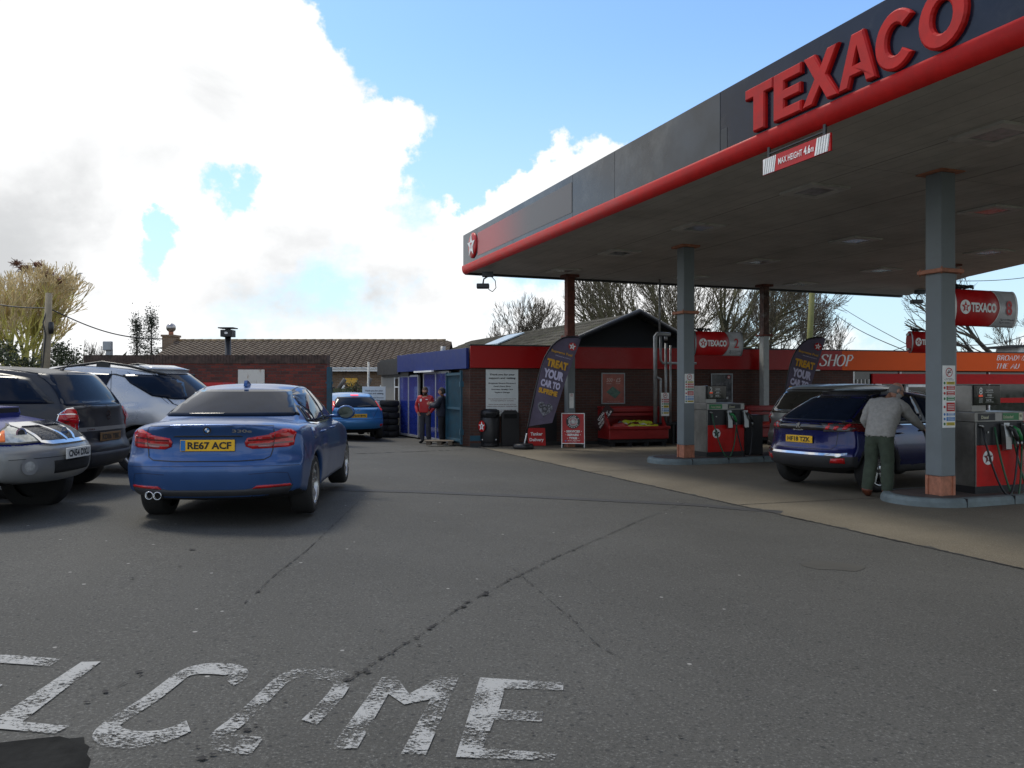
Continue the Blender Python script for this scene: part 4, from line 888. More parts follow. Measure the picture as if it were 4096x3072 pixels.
# ---------------------------------------------------------------- pumps
M_PRED = mat('pump_red', (.50, .007, .005), .4, spec=.3); M_PST = mat('pump_steel', (.22, .215, .205), .35, metal=.9, var=.25, vscale=2.5, dirt=.3); M_SCR = mat('pump_display', (.006, .006, .007), .08)
def fuel_hose(mb, a, b, drop, out, r=.014, mi=0):
    a = Vector(a); b = Vector(b); P = []
    for i in range(17):
        t_ = i/16; q = a.lerp(b, t_); q.z = a.z*(1-t_)+b.z*t_ - drop*math.sin(math.pi*t_)**.8*(1.0); q.y -= out*math.sin(math.pi*t_); P.append(q)
    mb.tube(P, r, 8, mi)
def pump(pos, num, desc, green_first):
    t = empty('fuel_pump', pos, aU, desc, 'fuel pump', 'fuel pumps'); X = Vector((1, 0, 0)); W, Dp = .95, .55
    mb = MB(); mb.box((0, 0, .0), (W, Dp, .10)); mb.build('plinth', M_BLACK, t)
    mb = MB(); mb.box((-.004, -.006, .1), (.0, Dp, 1.0)); mb.box((0, .02, .1), (W, Dp, 1.0), 0, .004); mb.box((-.006, 0, 1.0), (W+.02, Dp, 1.145), 0, .01); mb.box((-.004, -.01, .10), (.012, .02, 1.0)); mb.build('cabinet', M_PST, t)
    mb = MB(); mb.box((.012, -.008, .10), (W, .02, .675), 0, .004); mb.build('red_panel', M_PRED, t)
    mb = MB(); mb.box((.012, -.006, .678), (W, .02, 1.0)); mb.build('nozzle_bay', M_BLACK, t)
    mb = MB(); mb.box((-.006, .05, 1.145), (.27, Dp-.02, 1.52), 0, .006); mb.build('head', M_PST, t)
    mb = MB(); mb.box((.02, .0, 1.24), (.50, .14, 1.525), 0, .01); disp = mb.build('display', M_SCR, t)
    mb = MB(); put_text(mb, num, (.105, -.004, 1.44), X, UP, .065, .10, bold=.02)
    for k, (z, w_) in enumerate([(1.455, .13), (1.385, .10), (1.32, .08)]): rect(mb, (.275, -.003, z-.035), X, UP, .16, .004)
    put_text(mb, '0000', (.275, -.003, 1.45), X, UP, .12, .03); put_text(mb, '0000', (.275, -.003, 1.38), X, UP, .09, .03); put_text(mb, '147.9', (.26, -.003, 1.31), X, UP, .09, .03)
    for k in range(5): rect(mb, (.105, -.003, 1.335-.014*k), X, UP, .07, .003)
    mb.build('numeral', mat('display_white', (.6, .6, .57), .4), disp); mb = MB(); rect(mb, (.105, -.003, 1.372), X, UP, .08, .028); mb.build('display_label', mat('orange_red_label', (.7, .06, .02), .4, emit=(1, .12, .03, .15)), disp)
    # grade labels on the canopy band
    mb = MB(); rect(mb, (.22, -.004, 1.075), X, UP, .33, .10, 0 if not green_first else 1); rect(mb, (.70, -.004, 1.075), X, UP, .33, .10, 1 if not green_first else 0)
    a_, b_ = ('Diesel', 'Unleaded') if not green_first else ('Premium Unleaded', 'Diesel')
    put_text(mb, a_, (.18 if not green_first else .22, -.007, 1.07), X, UP, .14 if not green_first else .24, .045, 2); put_text(mb, b_, (.64, -.007, 1.07), X, UP, .20 if not green_first else .14, .045, 2)
    if not green_first: rect(mb, (.89, -.006, 1.075), X, UP, .07, .10, 2); put_text(mb, '95', (.89, -.009, 1.08), X, UP, .045, .04, 3)
    mb.build('grade_label', [M_BLACK, M_GRN, mat('cream_label', (.60, .58, .40), .5), M_BLACK], t)
    mb = MB(); c = Vector((.235, -.012, .50)); disc(mb, c, X, UP, .10, .10, 0); star(mb, c+Vector((0, -.003, 0)), X, UP, .095, 1, .42); rect(mb, c+Vector((0, -.006, .012)), X, UP, .042, .014, 0); rect(mb, c+Vector((0, -.006, -.012)), X, UP, .014, .042, 0)
    mb.build('roundel', [M_WHITE, M_BLACK if green_first else mat('maroon_star', (.16, .012, .012), .4)], t)
    # nozzle holders, nozzles, hoses
    for k, (xx, green) in enumerate([(.52, True), (.94, False)] if green_first else [(.52, False), (.60, True), (.94, True)]):
        if k == 0 or xx > .9:
            mb = MB(); mb.prism([(-.01, .99), (-.05, .60), (-.11, .62), (-.10, .80), (-.07, .99)], xx-.05, xx+.06, 'yz'); mb.build('nozzle_holder', M_STEEL, t)
        mg = M_GRN if green else M_BLACK
        mb = MB(); o = Vector((xx+.02, -.09, .93))
        mb.tube([o+Vector((-.09, .05, .03)), o+Vector((-.03, .01, .02)), o], [.012, .013, .02], 8, 1); mb.tube([o, o+Vector((.06, -.03, -.05)), o+Vector((.10, -.04, -.13)), o+Vector((.115, -.045, -.19))], [.028, .034, .03, .02], 10, 0)
        mb.tube([o+Vector((.02, -.03, -.04)), o+Vector((.035, -.04, -.12)), o+Vector((.10, -.045, -.16))], .007, 6, 1); mb.tube([o+Vector((.115, -.045, -.19)), o+Vector((.12, -.048, -.27))], .018, 8, 1); mb.build('nozzle', [mg, M_STEEL], t)
        mb = MB(); e = o+Vector((.12, -.048, -.27)); x0_ = .085 if k == 0 else (xx-.28)
        fuel_hose(mb, (x0_+.02, -.03, .93), e, .80 if k == 0 else .86, .10); mb.build('hose', mat('green_hose', (.02, .085, .04), .5) if green else M_BLACK, t)
    mb = MB(); mb.tube([(.06, .0, .96), (.09, -.03, .95), (.105, -.035, .93)], .02, 8)
    for xx in (.23, .68): mb.cyl((xx, -.02, .86), (xx, -.008, .86), .014, seg=10)
    mb.build('hose_fitting', M_STEEL, t)
    return t
P8 = pump((6.48, 11.36, .124), '8', 'fuel pump 8 with red panel and black hoses at the right edge', False)
P2 = pump((4.17, 17.37, .124), '2', 'fuel pump 2 with green hose and red panel on the middle island', True)
mb = MB(); mb.box((5.15, 17.95, .124), (5.55, 18.4, 1.0), 0, .02); mb.build('x', M_BLACK); bpy.data.objects['x'].name = 'hose_unit'
o_ = bpy.data.objects['hose_unit']; tag(o_, 'black hose unit on the island at the right of pump 2', 'bin')  # plain black box standing in for a hose unit, not a bin
# paper towel box on pump 2
# ---------------------------------------------------------------- pump header signs
def header(pos, rz, num, desc, L=1.24, flip=False):
    t = empty('pump_number_sign', pos, rz, desc, 'sign', 'barrel shaped number signs on the columns'); H = .52; Dp = .18
    def sec(x, k=1.0):
        P = []
        for i in range(13): a = R(-90+180*i/12); P.append((x, -Dp/2*math.cos(a)*k, H/2*math.sin(a)))
        for i in range(13): a = R(90+180*i/12); P.append((x, -Dp/2*math.cos(a)*k, H/2*math.sin(a)))
        return P
    def surf(mb, x0, x1, mi, sh=0.0, off=0.0, fx0=None, fx1=None):
        n = 14; vs = []
        for i in range(n+1):
            a = R(-90+180*i/n); y = -(Dp/2+off)*math.cos(a); z = (H/2+off)*math.sin(a)
            vs += [(fx0(z) if fx0 else x0, y, z), (fx1(z) if fx1 else x1, y, z)]
        mb.add(vs, [(2*i, 2*i+1, 2*i+3, 2*i+2) for i in range(n)], mi, True)
    mb = MB(); A = sec(0); B = sec(L); n = len(A); mb.add(A+B, [(i, (i+1) % n, n+(i+1) % n, n+i) for i in range(n)], 0, True); mb.add(A, [tuple(range(n))], 0); mb.add(B, [tuple(range(n))], 0)
    body = mb.build('casing', M_REDD, t, fix=True)
    q = lambda z: L-.44+.09*(1-(2*z/H)**2) - .05*(z < 0)*(-2*z/H)
    mb = MB(); surf(mb, 0, L, 0, off=.002, fx0=q, fx1=lambda z: L); mb.build('silver_panel', mat('silver_sign', (.42, .42, .43), .3, coat=.2), t)
    mb = MB()
    for xx in (0.02, L-.02): surf(mb, xx-.02, xx+.02, 0, off=.006); mb.build('edge_trim', M_WHITE if num == '8' else M_GALV, t); mb = MB()
    surf(mb, 0, 0, 0, off=.004, fx0=lambda z: q(z)-.012, fx1=q)
    mb.build('edge_trim', M_WHITE if num == '8' else M_GALV, t); X = Vector((1, 0, 0)); y = -Dp/2-.012
    mb = MB(); c = Vector((.20, y, 0)); disc(mb, c, X, UP, .10, .10, 0); star(mb, c+Vector((0, -.003, 0)), X, UP, .085, 1, .42); rect(mb, c+Vector((0, -.006, .012)), X, UP, .05, .016, 0); rect(mb, c+Vector((0, -.006, -.012)), X, UP, .018, .045, 0)
    put_text(mb, 'TEXACO', (.555, y, 0), X, UP, .49, .135, 0, bold=.045); mb.build('lettering', [M_WHITE, M_REDD], t)
    mb = MB(); put_text(mb, num, (L-.185, y, 0.01), X, UP, .12, .21, bold=.018); mb.build('numeral', M_REDD, t)
    mb = MB(); put_text(mb, 'Turn Off Engine', (L-.20, -.10, -.16), X, Vector((0, .35, .93)), .22, .022, bold=.02); put_text(mb, 'No Smoking', (L-.22, -.085, -.20), X, Vector((0, .45, .89)), .17, .022, bold=.02)
    disc(mb, (L-.34, -.10, -.16), X, Vector((0, .35, .93)), .018, .018, 0, 12, .6); disc(mb, (L-.34, -.085, -.20), X, Vector((0, .45, .89)), .018, .018, 0, 12, .6); mb.build('small_print', M_BLACK, t)
    mb = MB(); P = [(.05+.04*math.cos(i*.9)+i*.012, .03*math.sin(i*1.3), H/2+.035+.02*math.sin(i*.7)) for i in range(34)]; mb.tube(P, .016, 6); mb.build('cable_coil', M_BLACK, t)
    mb = MB(); mb.box((-.06, -.03, -.2), (.0, .03, -.15)); mb.box((-.06, -.03, .15), (.0, .03, .2)); mb.build('bracket', M_STEEL, t)
    return t
p = Vector((5.96, 11.3, 0)) + U*.16; header((p.x, p.y, 2.74), aU, '8', 'red and silver barrel sign numbered 8 on the thick column')
p = Vector((3.70, 17.3, 0)) + U*.17; header((p.x, p.y, 2.56), aU, '2', 'red and silver barrel sign numbered 2 above the middle pump')
p = Vector((10.75, 19.95, 0)) - U*1.32; t3 = header((p.x, p.y, 2.70), aU, '6', 'red barrel sign seen left of the thick column, far side', 1.24)
# conduit on top of column etc. ------------------------------------------------ vent pipes
vp = empty('vent_pipes', (X_at(655, 22.6), 22.6, 0), aF, 'row of galvanised vent pipes rising in front of the shop fascia', 'pipes')
def vx(px): return (px-657)/FPX*22.6*1.03
def vz(py): return Z_at(py, 22.5)
specs = [(657.3, 336, .055), (663.0, 339, .035), (668.5, 343, .035), (673.5, 345, .030)]
for i, (px, pt, r) in enumerate(specs):
    mb = MB(); x = vx(px)
    if i == 1: mb.tube([(x, 0, .6), (x, 0, 1.78), (x-.0, 0, 1.84), (x-.17, 0, 1.92), (x-.17, 0, vz(352))], r, 10)
    elif i == 0: mb.tube([(x, 0, .6), (x, 0, vz(336)), (x+.06, 0, vz(334)), (x+.12, 0, vz(333.5)), (x+.9*.5, 0, vz(334))], r, 12)
    else: mb.tube([(x, 0, .6), (x, 0, vz(pt))], r, 10)
    mb.build('pipe', M_GALV, vp)
mb = MB(); x = vx(663.0); mb.tube([(x, .0, vz(336)), (x, 0, vz(360)), (x+.06, 0, vz(363)), (x+1.1, 0, vz(363))], .035, 10); mb.tube([(vx(668.5), 0, vz(340)), (vx(668.5), 0, vz(336))], .045, 10); mb.tube([(vx(662), 0, vz(335)), (vx(662), 0, 4.62)], .028, 8); mb.build('pipe', M_GALV, vp)
mb = MB(); mb.box((-.12, -.06, .58), (.62, .06, .62)); mb.box((-.12, .04, 0), (-.06, .1, .6)); mb.box((.56, .04, 0), (.62, .1, .6)); mb.build('pipe_support', M_BLACK, vp)
p = at(665.5, 0, 22.35); notice((p.x, 22.40, Z_at(416, 22.4)), aF, .64, .24, 'safety notice with coloured rows fixed to the vent pipes', [(1, .08), (1, .08), (4, .08), (3, .12), (5, .06), (5, .08), (3, .08)])
# ---------------------------------------------------------------- bins, cone, signs, flags
def base_at(px, py): 
    v = unproj(px, py); return v
def round_bin(px, py, desc, sticker=True):
    b = base_at(px, py); t = empty('litter_bin', b, 0, desc, 'bin', 'black litter bins along the shop wall')
    mb = MB(); mb.lathe([(.24, .0), (.255, .03), (.235, .08), (.25, .12), (.262, .16), (.262, .78), (.25, .80)], 28); mb.build('barrel', M_BLACK, t)
    mb = MB(); mb.lathe([(.262, .80), (.262, .93), (.24, .98), (.18, 1.02), (.0, 1.03)], 28); mb.build('hood', M_BLACK, t)
    mb = MB(); mb.box((-.10, -.275, .80), (.16, -.18, .91)); mb.build('slot', mat('deep_black', (.002, .002, .002), .9), t)
    if sticker:
        mb = MB(); c = Vector((-.262*math.sin(.85), -.262*math.cos(.85), .56)); n_ = Vector((c.x, c.y, 0)).normalized(); ux = Vector((-n_.y, n_.x, 0)); c += n_*.03
        ux = n_.cross(UP)*-1
        roundel(mb, c, ux, UP, .15, (0, 1, 0)); mb.build('sticker', [M_REDD, M_WHITE], t)
        mb = MB()
        for xx in (-.2, .17): rect(mb, (xx, -.27*math.cos(xx/.27)-.005, .2), Vector((1, 0, 0)), UP, .02, .03)
        mb.build('reflector', M_WHITE, t)
    return t
round_bin(490, 446.5, 'round black litter bin with a red star sticker beside the brick corner')
def square_bin(px, py, desc, w_=.5, h_=.98, d_=.45, hexa=True):
    b = base_at(px, py); t = empty('litter_bin', (b.x, b.y+.1, b.z), aF, desc, 'bin', 'black litter bins along the shop wall'); h2 = w_/2
    mb = MB(); mb.box((-h2+.02, -.2, 0), (h2-.02, d_-.2, .05)); mb.prism([(-h2, .05), (h2, .05), (h2, h_-.14), (h2-.0, h_-.1), (h2-.09, h_), (-h2+.09, h_), (-h2, h_-.1)], -.2, d_-.2); mb.build('housing', M_BLACK, t)
    mb = MB(); mb.box((-h2+.07, -.206, h_-.22), (h2-.07, -.15, h_-.10)); mb.build('slot', mat('deep_black', (.002, .002, .002), .9), t); return t
square_bin(508.5, 446, 'squat black litter bin second from the brick corner')
square_bin(546, 445, 'tall black bin between the red tanker sign and the A-board', .5, .98)
square_bin(534, 444.5, 'low black box bin behind the tanker delivery sign', .58, .72)
def flag(b, desc, lean=12.2, sc=1.0, disc_=True):
    t = empty('feather_flag', b, 0, desc, 'flag', 'leaning feather flags on the forecourt'); th = R(lean); q_ = .00236*sc
    side = Vector((math.cos(th), 0, -math.sin(th))); ax = Vector((math.sin(th), 0, math.cos(th)))
    def P(s_, a_, y=0.0): q = side*s_*q_ + ax*a_*q_; return Vector((q.x, y, q.z))
    Ls = [(256, 1), (430, -3), (592, -4), (720, -3), (849, 1), (950, 9), (1037, 21), (1115, 45), (1181, 72), (1245, 118), (1294, 170), (1316, 222), (1330, 276), (1334, 325), (1327, 366)]
    def Lx(a_):
        for (a0, s0), (a1, s1) in zip(Ls, Ls[1:]):
            if a0 <= a_ <= a1: return s0+(s1-s0)*(a_-a0)/(a1-a0)
        return Ls[-1][1]
    def Rx(a_): return 251+(a_-351)*(302-251)/(873-351) if a_ < 873 else 302+(a_-873)*(368-302)/(1327-873)
    nr, nx = 26, 8; vs = []
    for i in range(nr+1):
        f = i/nr
        for k in range(nx+1):
            u_ = k/nx; a0 = 256+95*u_; a1 = 1330; a_ = a0+(a1-a0)*f; l, r = Lx(min(a_, 1330)), Rx(a_); vs.append(P(l+(max(r, l+1)-l)*u_, a_, .018*math.sin(u_*5+i*.3)))
    mb = MB(); mb.add(vs, [(i*(nx+1)+k, i*(nx+1)+k+1, (i+1)*(nx+1)+k+1, (i+1)*(nx+1)+k) for i in range(nr) for k in range(nx)], 0, True); mb.build('banner', mat('purple_grey_fabric', (.10, .080, .125), .7, var=.15), t, fix=False)
    mb = MB(); mb.tube([P(0, 180)]+[P(s_-4, a_) for a_, s_ in Ls], .02, 8); mb.build('pole_sleeve', M_BLACK, t)
    mb = MB(); mb.tube([P(0, 30), P(0, 200)], .017, 8); mb.build('pole', M_WHITE, t)
    if disc_: mb = MB(); mb.lathe([(.0, .0), (.25, .0), (.27, .03), (.27, .10), (.24, .14), (.10, .15), (.0, .15)], 28); mb.build('base', M_BLACK, t)
    mb = MB(); y = -.03; ux = Vector((math.cos(R(15)), 0, -math.sin(R(15)))); uz = Vector((math.sin(R(11)), 0, math.cos(R(11)))); T = lambda s_, a_, sx, w_, h_, mi, bd=.06: put_text(mb, s_, P(sx, a_, y), ux, uz, w_*sc, h_*sc, mi, bold=bd)
    roundel(mb, P(291, 1222, y), ux, uz, .105*sc, (2, 1, 2)); T('Supreme Fuel', 1126, 192, .56, .085, 0, .03); T('Designed to perform', 1085, 215, .40, .03, 3, .02)
    T('TREAT', 994, 170, .56, .21, 0); T('YOUR', 873, 155, .54, .24, 3); T('CAR TO', 762, 143, .52, .19, 3); T('SUPREME', 675, 133, .50, .14, 0)
    mb.build('lettering', [mat('gold_ink', (.58, .30, .02), .6), M_WHITE, M_REDD, mat('lilac_ink', (.52, .49, .66), .6)], t)
    mb = MB(); c = P(138, 485, y); hp = []
    for i in range(28):
        a = 2*math.pi*i/28; hx = 16*math.sin(a)**3; hz = 13*math.cos(a)-5*math.cos(2*a)-2*math.cos(3*a)-math.cos(4*a); hp.append(c+ux*hx*.0125*sc+uz*hz*.0135*sc)
    mb.add(hp, [tuple(range(28))], 0)
    for dx, dz, r_ in ((0, 0, .08), (.10, .08, .05), (-.10, .07, .045), (.05, -.10, .03), (-.05, .13, .025)): disc(mb, c+Vector((dx*sc, -.004, dz*sc)), ux, uz, r_*sc, r_*sc, 1, 16, .55)
    mb.build('heart_picture', [mat('engine_grey', (.13, .13, .155), .4, var=.9, vscale=22), mat('engine_light', (.03, .03, .04), .35)], t); return t
v = at(523.3, 0, 21.2); flag(Vector((v.x, v.y, .0)), 'leaning purple feather flag beside the red tanker delivery sign')
v = at(777, 0, 22.6); flag(Vector((v.x, v.y, .0)), 'purple feather flag behind the dark blue car near the SHOP lettering', 9.0, 1.0)
b = base_at(536.5, 446); t = empty('tanker_sign', (b.x, b.y-.1, b.z), R(3), 'small red Tanker Delivery sign leaning on the wall', 'sign'); mb = MB()
mb.prism([(-.23, .02), (.25, .02), (.23, .50), (-.25, .50)], -.02, .0); mb.build('board', M_REDD, t); mb = MB(); put_text(mb, 'Tanker', (-.005, -.025, .34), Vector((1, 0, 0)), UP, .33, .09, bold=.03); put_text(mb, 'Delivery', (.0, -.025, .17), Vector((1, 0, 0)), UP, .39, .11, bold=.03); mb.build('lettering', M_WHITE, t)
# A-board
b = base_at(573, 447.5); t = empty('a_board', (b.x, b.y, b.z), R(-3), 'red and white SERVICES REPAIRS TYRES pavement A-board', 'sign'); tl = Matrix.Rotation(R(-10), 4, 'X')
for k, sg in enumerate((1, -1)):
    M_ = Matrix.Translation((0, -.17 if sg > 0 else .17, 0)) @ Matrix.Rotation(R(-9*sg), 4, 'X'); w_ = .31
    mb = MB(M_); mb.box((-w_, -.012, .0), (-w_+.02, .012, .93)); mb.box((w_-.02, -.012, .0), (w_, .012, .93)); mb.box((-w_+.02, -.012, .91), (w_-.02, .012, .93)); mb.box((-w_+.02, -.012, .11), (w_-.02, .012, .13)); mb.build('frame', M_WHITE, t)
    mb = MB(M_); mb.box((-w_+.02, -.006, .13), (w_-.02, .006, .91)); pn = mb.build('panel', M_REDD, t)
    if sg > 0:
        X = Vector((1, 0, 0)); mb = MB(M_); y = -.014; c = Vector((0, y, .70)); disc(mb, c, X, UP, .185, .185, 1, 32); disc(mb, c+Vector((0, -.003, 0)), X, UP, .125, .125, 2, 28); disc(mb, c+Vector((0, -.005, 0)), X, UP, .115, .115, 3, 28); disc(mb, c+Vector((0, -.007, 0)), X, UP, .04, .04, 2, 16)
        for word, r_, a0, a1, mi_ in (("TAYLOR'S", .152, 150, 30, 0), ('GARAGE', .152, 215, 325, 0), ('MOTOR', .085, 150, 30, 4), ('CENTRE', .085, 210, 330, 4)):
            for i, chh in enumerate(word):
                a = R(a0+(a1-a0)*i/(len(word)-1)); top = a0 < 180; rot = a-math.pi/2 if top else a+math.pi/2
                if chh != "'": put_text(mb, chh, c+Vector((r_*math.cos(a), -.009, r_*math.sin(a))), Vector((math.cos(rot), 0, math.sin(rot))), Vector((-math.sin(rot), 0, math.cos(rot))), None, .035, mi_, bold=.03)
        for s_, z, ww in (('SERVICES', .44, .36), ('REPAIRS', .35, .30), ('TYRES', .26, .22)):
            put_text(mb, s_, (0, y, z), X, UP, ww, .062, 0, bold=.05)
            for q in (-1, 1): disc(mb, (q*(ww/2+.04), y, z), X, UP, .01, .01, 0, 8)
        put_text(mb, 'M.O.T. Approved', (.02, y, .19), X, UP, .32, .028, 0, bold=.03); put_text(mb, 'Find Speciality', (0, y, .155), X, UP, .2, .015, 0); rect(mb, (-.2, y, .19), X, UP, .035, .035, 5)
        mb.build('lettering', [M_WHITE, M_BLACK, M_STEEL, mat('pale_disc', (.45, .45, .45), .5), M_REDD, M_BLUES], t)
# cone
b = base_at(590.5, 443.5); t = empty('traffic_cone', b, 0, 'traffic cone with white sleeve beside the coal bunker', 'cone'); mb = MB(); mb.box((-.17, -.17, 0), (.17, .17, .03), 0, .008); mb.build('base', M_BLACK, t)
mb = MB(); mb.lathe([(.13, .03), (.115, .20), (.105, .24)], 20, 0, cap=False); mb.build('lower_cone', mat('cone_orange', (.42, .05, .02), .5), t); mb = MB(); mb.lathe([(.108, .238), (.055, .56), (.05, .56)], 20, 0); mb.build('white_sleeve', mat('cone_sleeve', (.5, .5, .48), .4), t)
# coal bunkers
M_BUNK = mat('red_bunker_plastic', (.26, .012, .012), .38, coat=.1, var=.12)
def bunker(loc, rz, W, desc, sign=True, bags=True):
    t = empty('coal_bunker', loc, rz, desc, 'bunker', 'red coal bunkers by the shop wall'); H = 1.05
    # side profile (y depth, z)
    mb = MB(); w2 = W/2
    for sg in (-1, 1):
        mb.prism([(-.48, .30), (-.52, .52), (-.40, .56), (-.02, 1.0), (.38, H-.04), (.38, .2), (-.40, .2)], sg*w2, sg*(w2-.05), 'yz')
    mb.box((-w2+.05, -.44, .20), (w2-.05, -.40, .50)); mb.box((-w2+.05, .34, .2), (w2-.05, .38, H-.05)); mb.box((-w2+.05, -.40, .2), (w2-.05, .34, .24)); mb.build('tub', M_BUNK, t)
    mb = MB(); mb.box((-w2-.05, -.56, .47), (w2+.05, -.44, .55), 0, .02); mb.box((-w2-.02, -.50, .2), (w2+.02, -.44, .47), 0, .02); mb.build('front_lip', M_BUNK, t)
    mb = MB(); mb.box((-w2-.02, .02, 1.02), (w2+.02, .40, 1.08), 0, .02); mb.box((-w2-.02, .0, .93), (w2+.02, .04, 1.06), 0, .015); mb.box((-w2+.05, .02, .82), (w2-.05, .05, .90)); mb.build('lid', M_BUNK, t)
    mb = MB()
    for k in range(4): x = -w2+.1+k*(W-.2)/3; mb.box((x-.06, -.45, .0), (x+.06, .4, .10))
    for k in range(5): y = -.45+k*.19; mb.box((-w2, y, .105), (w2, y+.12, .125))
    mb.box((-w2, -.45, .13), (w2, .38, .198)); mb.build('pallet', mat('dark_pallet', (.012, .012, .012), .9), t)
    if sign:
        sg = empty('coal_sign', Vector(loc)+Vector((-w2-.07, -.35, .50)), rz, 'slanting black and red COAL sign on the left flank of the bunker', 'sign'); X = Vector((.60, 0, .80)).normalized(); Zv = Vector((-X.z, 0, X.x))
        mb = MB(); o = Vector((.10, 0, .28)); a = X*.36; b_ = Zv*.14; mb.add([o-a-b_, o+a-b_, o+a+b_*1.0, o-a+b_], [(0, 1, 2, 3)]); mb.add([q+Vector((0, .015, 0)) for q in [o-a-b_, o+a-b_, o+a+b_, o-a+b_]], [(3, 2, 1, 0)]); mb.add([o-a-b_, o+a-b_, o+a-b_+Vector((0, .015, 0)), o-a-b_+Vector((0, .015, 0))], [(0, 1, 2, 3)]); mb.build('board', mat('maroon_board', (.035, .008, .008), .5), sg)
        mb = MB(); put_text(mb, 'COAL', o+Zv*.07+Vector((0, -.004, 0)), X, Zv, .30, .07, bold=.03); put_text(mb, 'FROM £4.99*', o-Zv*.01+Vector((0, -.004, 0)), X, Zv, .46, .06, bold=.03); put_text(mb, 'SMOKELESS £6.49', o-Zv*.085+Vector((0, -.004, 0)), X, Zv, .58, .055, bold=.03); mb.build('lettering', M_WHITE, sg)
    if bags:
        Mz = Matrix.Translation(loc) @ Matrix.Rotation(rz, 4, 'Z')
        random.seed(3 if sign else 8)
        B = [(-.10, -.05, .62, .30, .15, 0), (.30, -.10, .60, .30, -.12, 0), (.05, -.22, .52, .34, .05, 0), (.42, -.26, .50, .28, -.2, 0), (-.30, -.10, .56, .22, .5, 2), (-.46, -.28, .50, .26, -.15, 1), (.0, -.32, .46, .25, .1, 0)] if sign else [(.2, -.2, .5, .25, .2, 1), (-.25, -.22, .5, .28, -.1, 1), (.4, -.1, .58, .25, 0, 1)]
        nm = {0: ('yellow bag of logs', 'high in the middle'), 1: ('red coal sack', ''), 2: ('crumpled grey coal sack', '')}
        words_ = ['at the back, topmost and left', 'at the back right, topmost', 'in the middle of the heap', 'at the lower right, most yellow', 'leaning left of the heap', 'at the lower left', 'lowest at the front lip'] if sign else ['on the right', 'on the left', 'at the back']
        for i, (x, y, z, r, rot, kd) in enumerate(B):
            mb = MB(Matrix.Translation((0, 0, 0))); n1, n2 = 14, 10; vs = []
            for a in range(n2+1):
                for c_ in range(n1):
                    th = math.pi*a/n2; ph = 2*math.pi*c_/n1; p = Vector((math.sin(th)*math.cos(ph), math.sin(th)*math.sin(ph), math.cos(th)))
                    sgn = lambda q_, e_: math.copysign(abs(q_)**e_, q_); p = Vector((sgn(p.x, .55)*r, sgn(p.y, .55)*r*.62, p.z*.10)); nn = mnoise.noise_vector(p*9+Vector((i, 0, 0)))*.035; vs.append(p+nn)
            mb.add(vs, [(a*n1+c_, a*n1+(c_+1) % n1, (a+1)*n1+(c_+1) % n1, (a+1)*n1+c_) for a in range(n2) for c_ in range(n1)], 0, True)
            m_ = [log_bag_mat(), mat('red_sack', (.33, .03, .02), .35, var=.5, vscale=9), mat('grey_sack', (.10, .10, .115), .35, var=.4, vscale=12)][kd]
            o = mb.build('fuel_sack', m_); o.matrix_world = Mz @ Matrix.Translation((x, y, z)) @ Matrix.Rotation(rot, 4, 'Z') @ Matrix.Rotation(R(28), 4, 'X')
            tag(o, f"{nm[kd][0]} {words_[i]} in the {'near bunker' if sign else 'far bunker'}", 'sack', 'bags of fuel in the bunkers')
    return t
def log_bag_mat():
    if 'log_bag' in MATS: return MATS['log_bag']
    m, t, p = principled('log_bag'); co = N(t, 'ShaderNodeTexCoord').outputs['Object']; s = N(t, 'ShaderNodeSeparateXYZ'); t.links.new(co, s.inputs[0])
    n = N(t, 'ShaderNodeTexNoise', Scale=6.0, Detail=4.0); t.links.new(co, n.inputs['Vector']); v = math_n(t, 'ADD', s.outputs[1], math_n(t, 'MULTIPLY', math_n(t, 'SUBTRACT', n.outputs[0], .5), .25))
    c = mixc(t, map_r(t, v, -.02, .0), (.42, .46, .015), (.12, .028, .015)); c = mixc(t, map_r(t, v, -.125, -.135), c, (.45, .45, .42)); t.links.new(c, p.inputs['Base Color']); p.inputs['Roughness'].default_value = .25; MATS['log_bag'] = m; return m
bk = FA + FD*((fx(590)+fx(655))/2) + FN*.62; bunker((bk.x, bk.y, 0), aF, 1.72, 'red plastic coal bunker on a dark pallet, heaped with yellow log bags')
bk = FA + FD*(fx(757)) + FN*.75; bunker((bk.x, bk.y, 0), aF, 1.6, 'red plastic coal bunker half hidden behind pump 2', False)
# fire extinguisher
b = FA + FD*fx(672) + FN*.45; t = empty('fire_extinguisher', (b.x, b.y, .05), 0, 'red fire extinguisher on the dark stand right of the coal bunker', 'extinguisher'); mb = MB(); mb.lathe([(.0, 0), (.085, 0), (.09, .02), (.09, .40), (.07, .47), (.03, .50), (.0, .50)], 20); mb.build('cylinder', mat('dark_red', (.22, .012, .01), .4), t); mb = MB(); mb.tube([(0, 0, .5), (0, 0, .56), (.06, 0, .58)], .012, 8); mb.tube([(0, 0, .54), (-.10, 0, .50), (-.11, 0, .25)], .01, 8); mb.build('valve', M_BLACK, t)
b = FA + FD*fx(676) + FN*.2; mb = MB(); mb.box((b.x-.45, b.y-.15, 0), (b.x+.45, b.y+.15, .62), 0, .02); tag(mb.build('black_cabinet', M_BLACK), 'low black cabinet at the foot of the vent pipes', 'cabinet')
# small wire rack by far bunker
b = FA + FD*fx(787) + FN*.5; mb = MB()
for k in range(6): mb.box((b.x-.25+k*.09, b.y, 0), (b.x-.235+k*.09, b.y+.015, .98))
for z in (.3, .62, .97): mb.box((b.x-.27, b.y-.02, z), (b.x+.25, b.y+.25, z+.015))
tag(mb.build('wire_rack', M_BLACK), 'black wire rack against the wall right of the far bunker', 'rack')
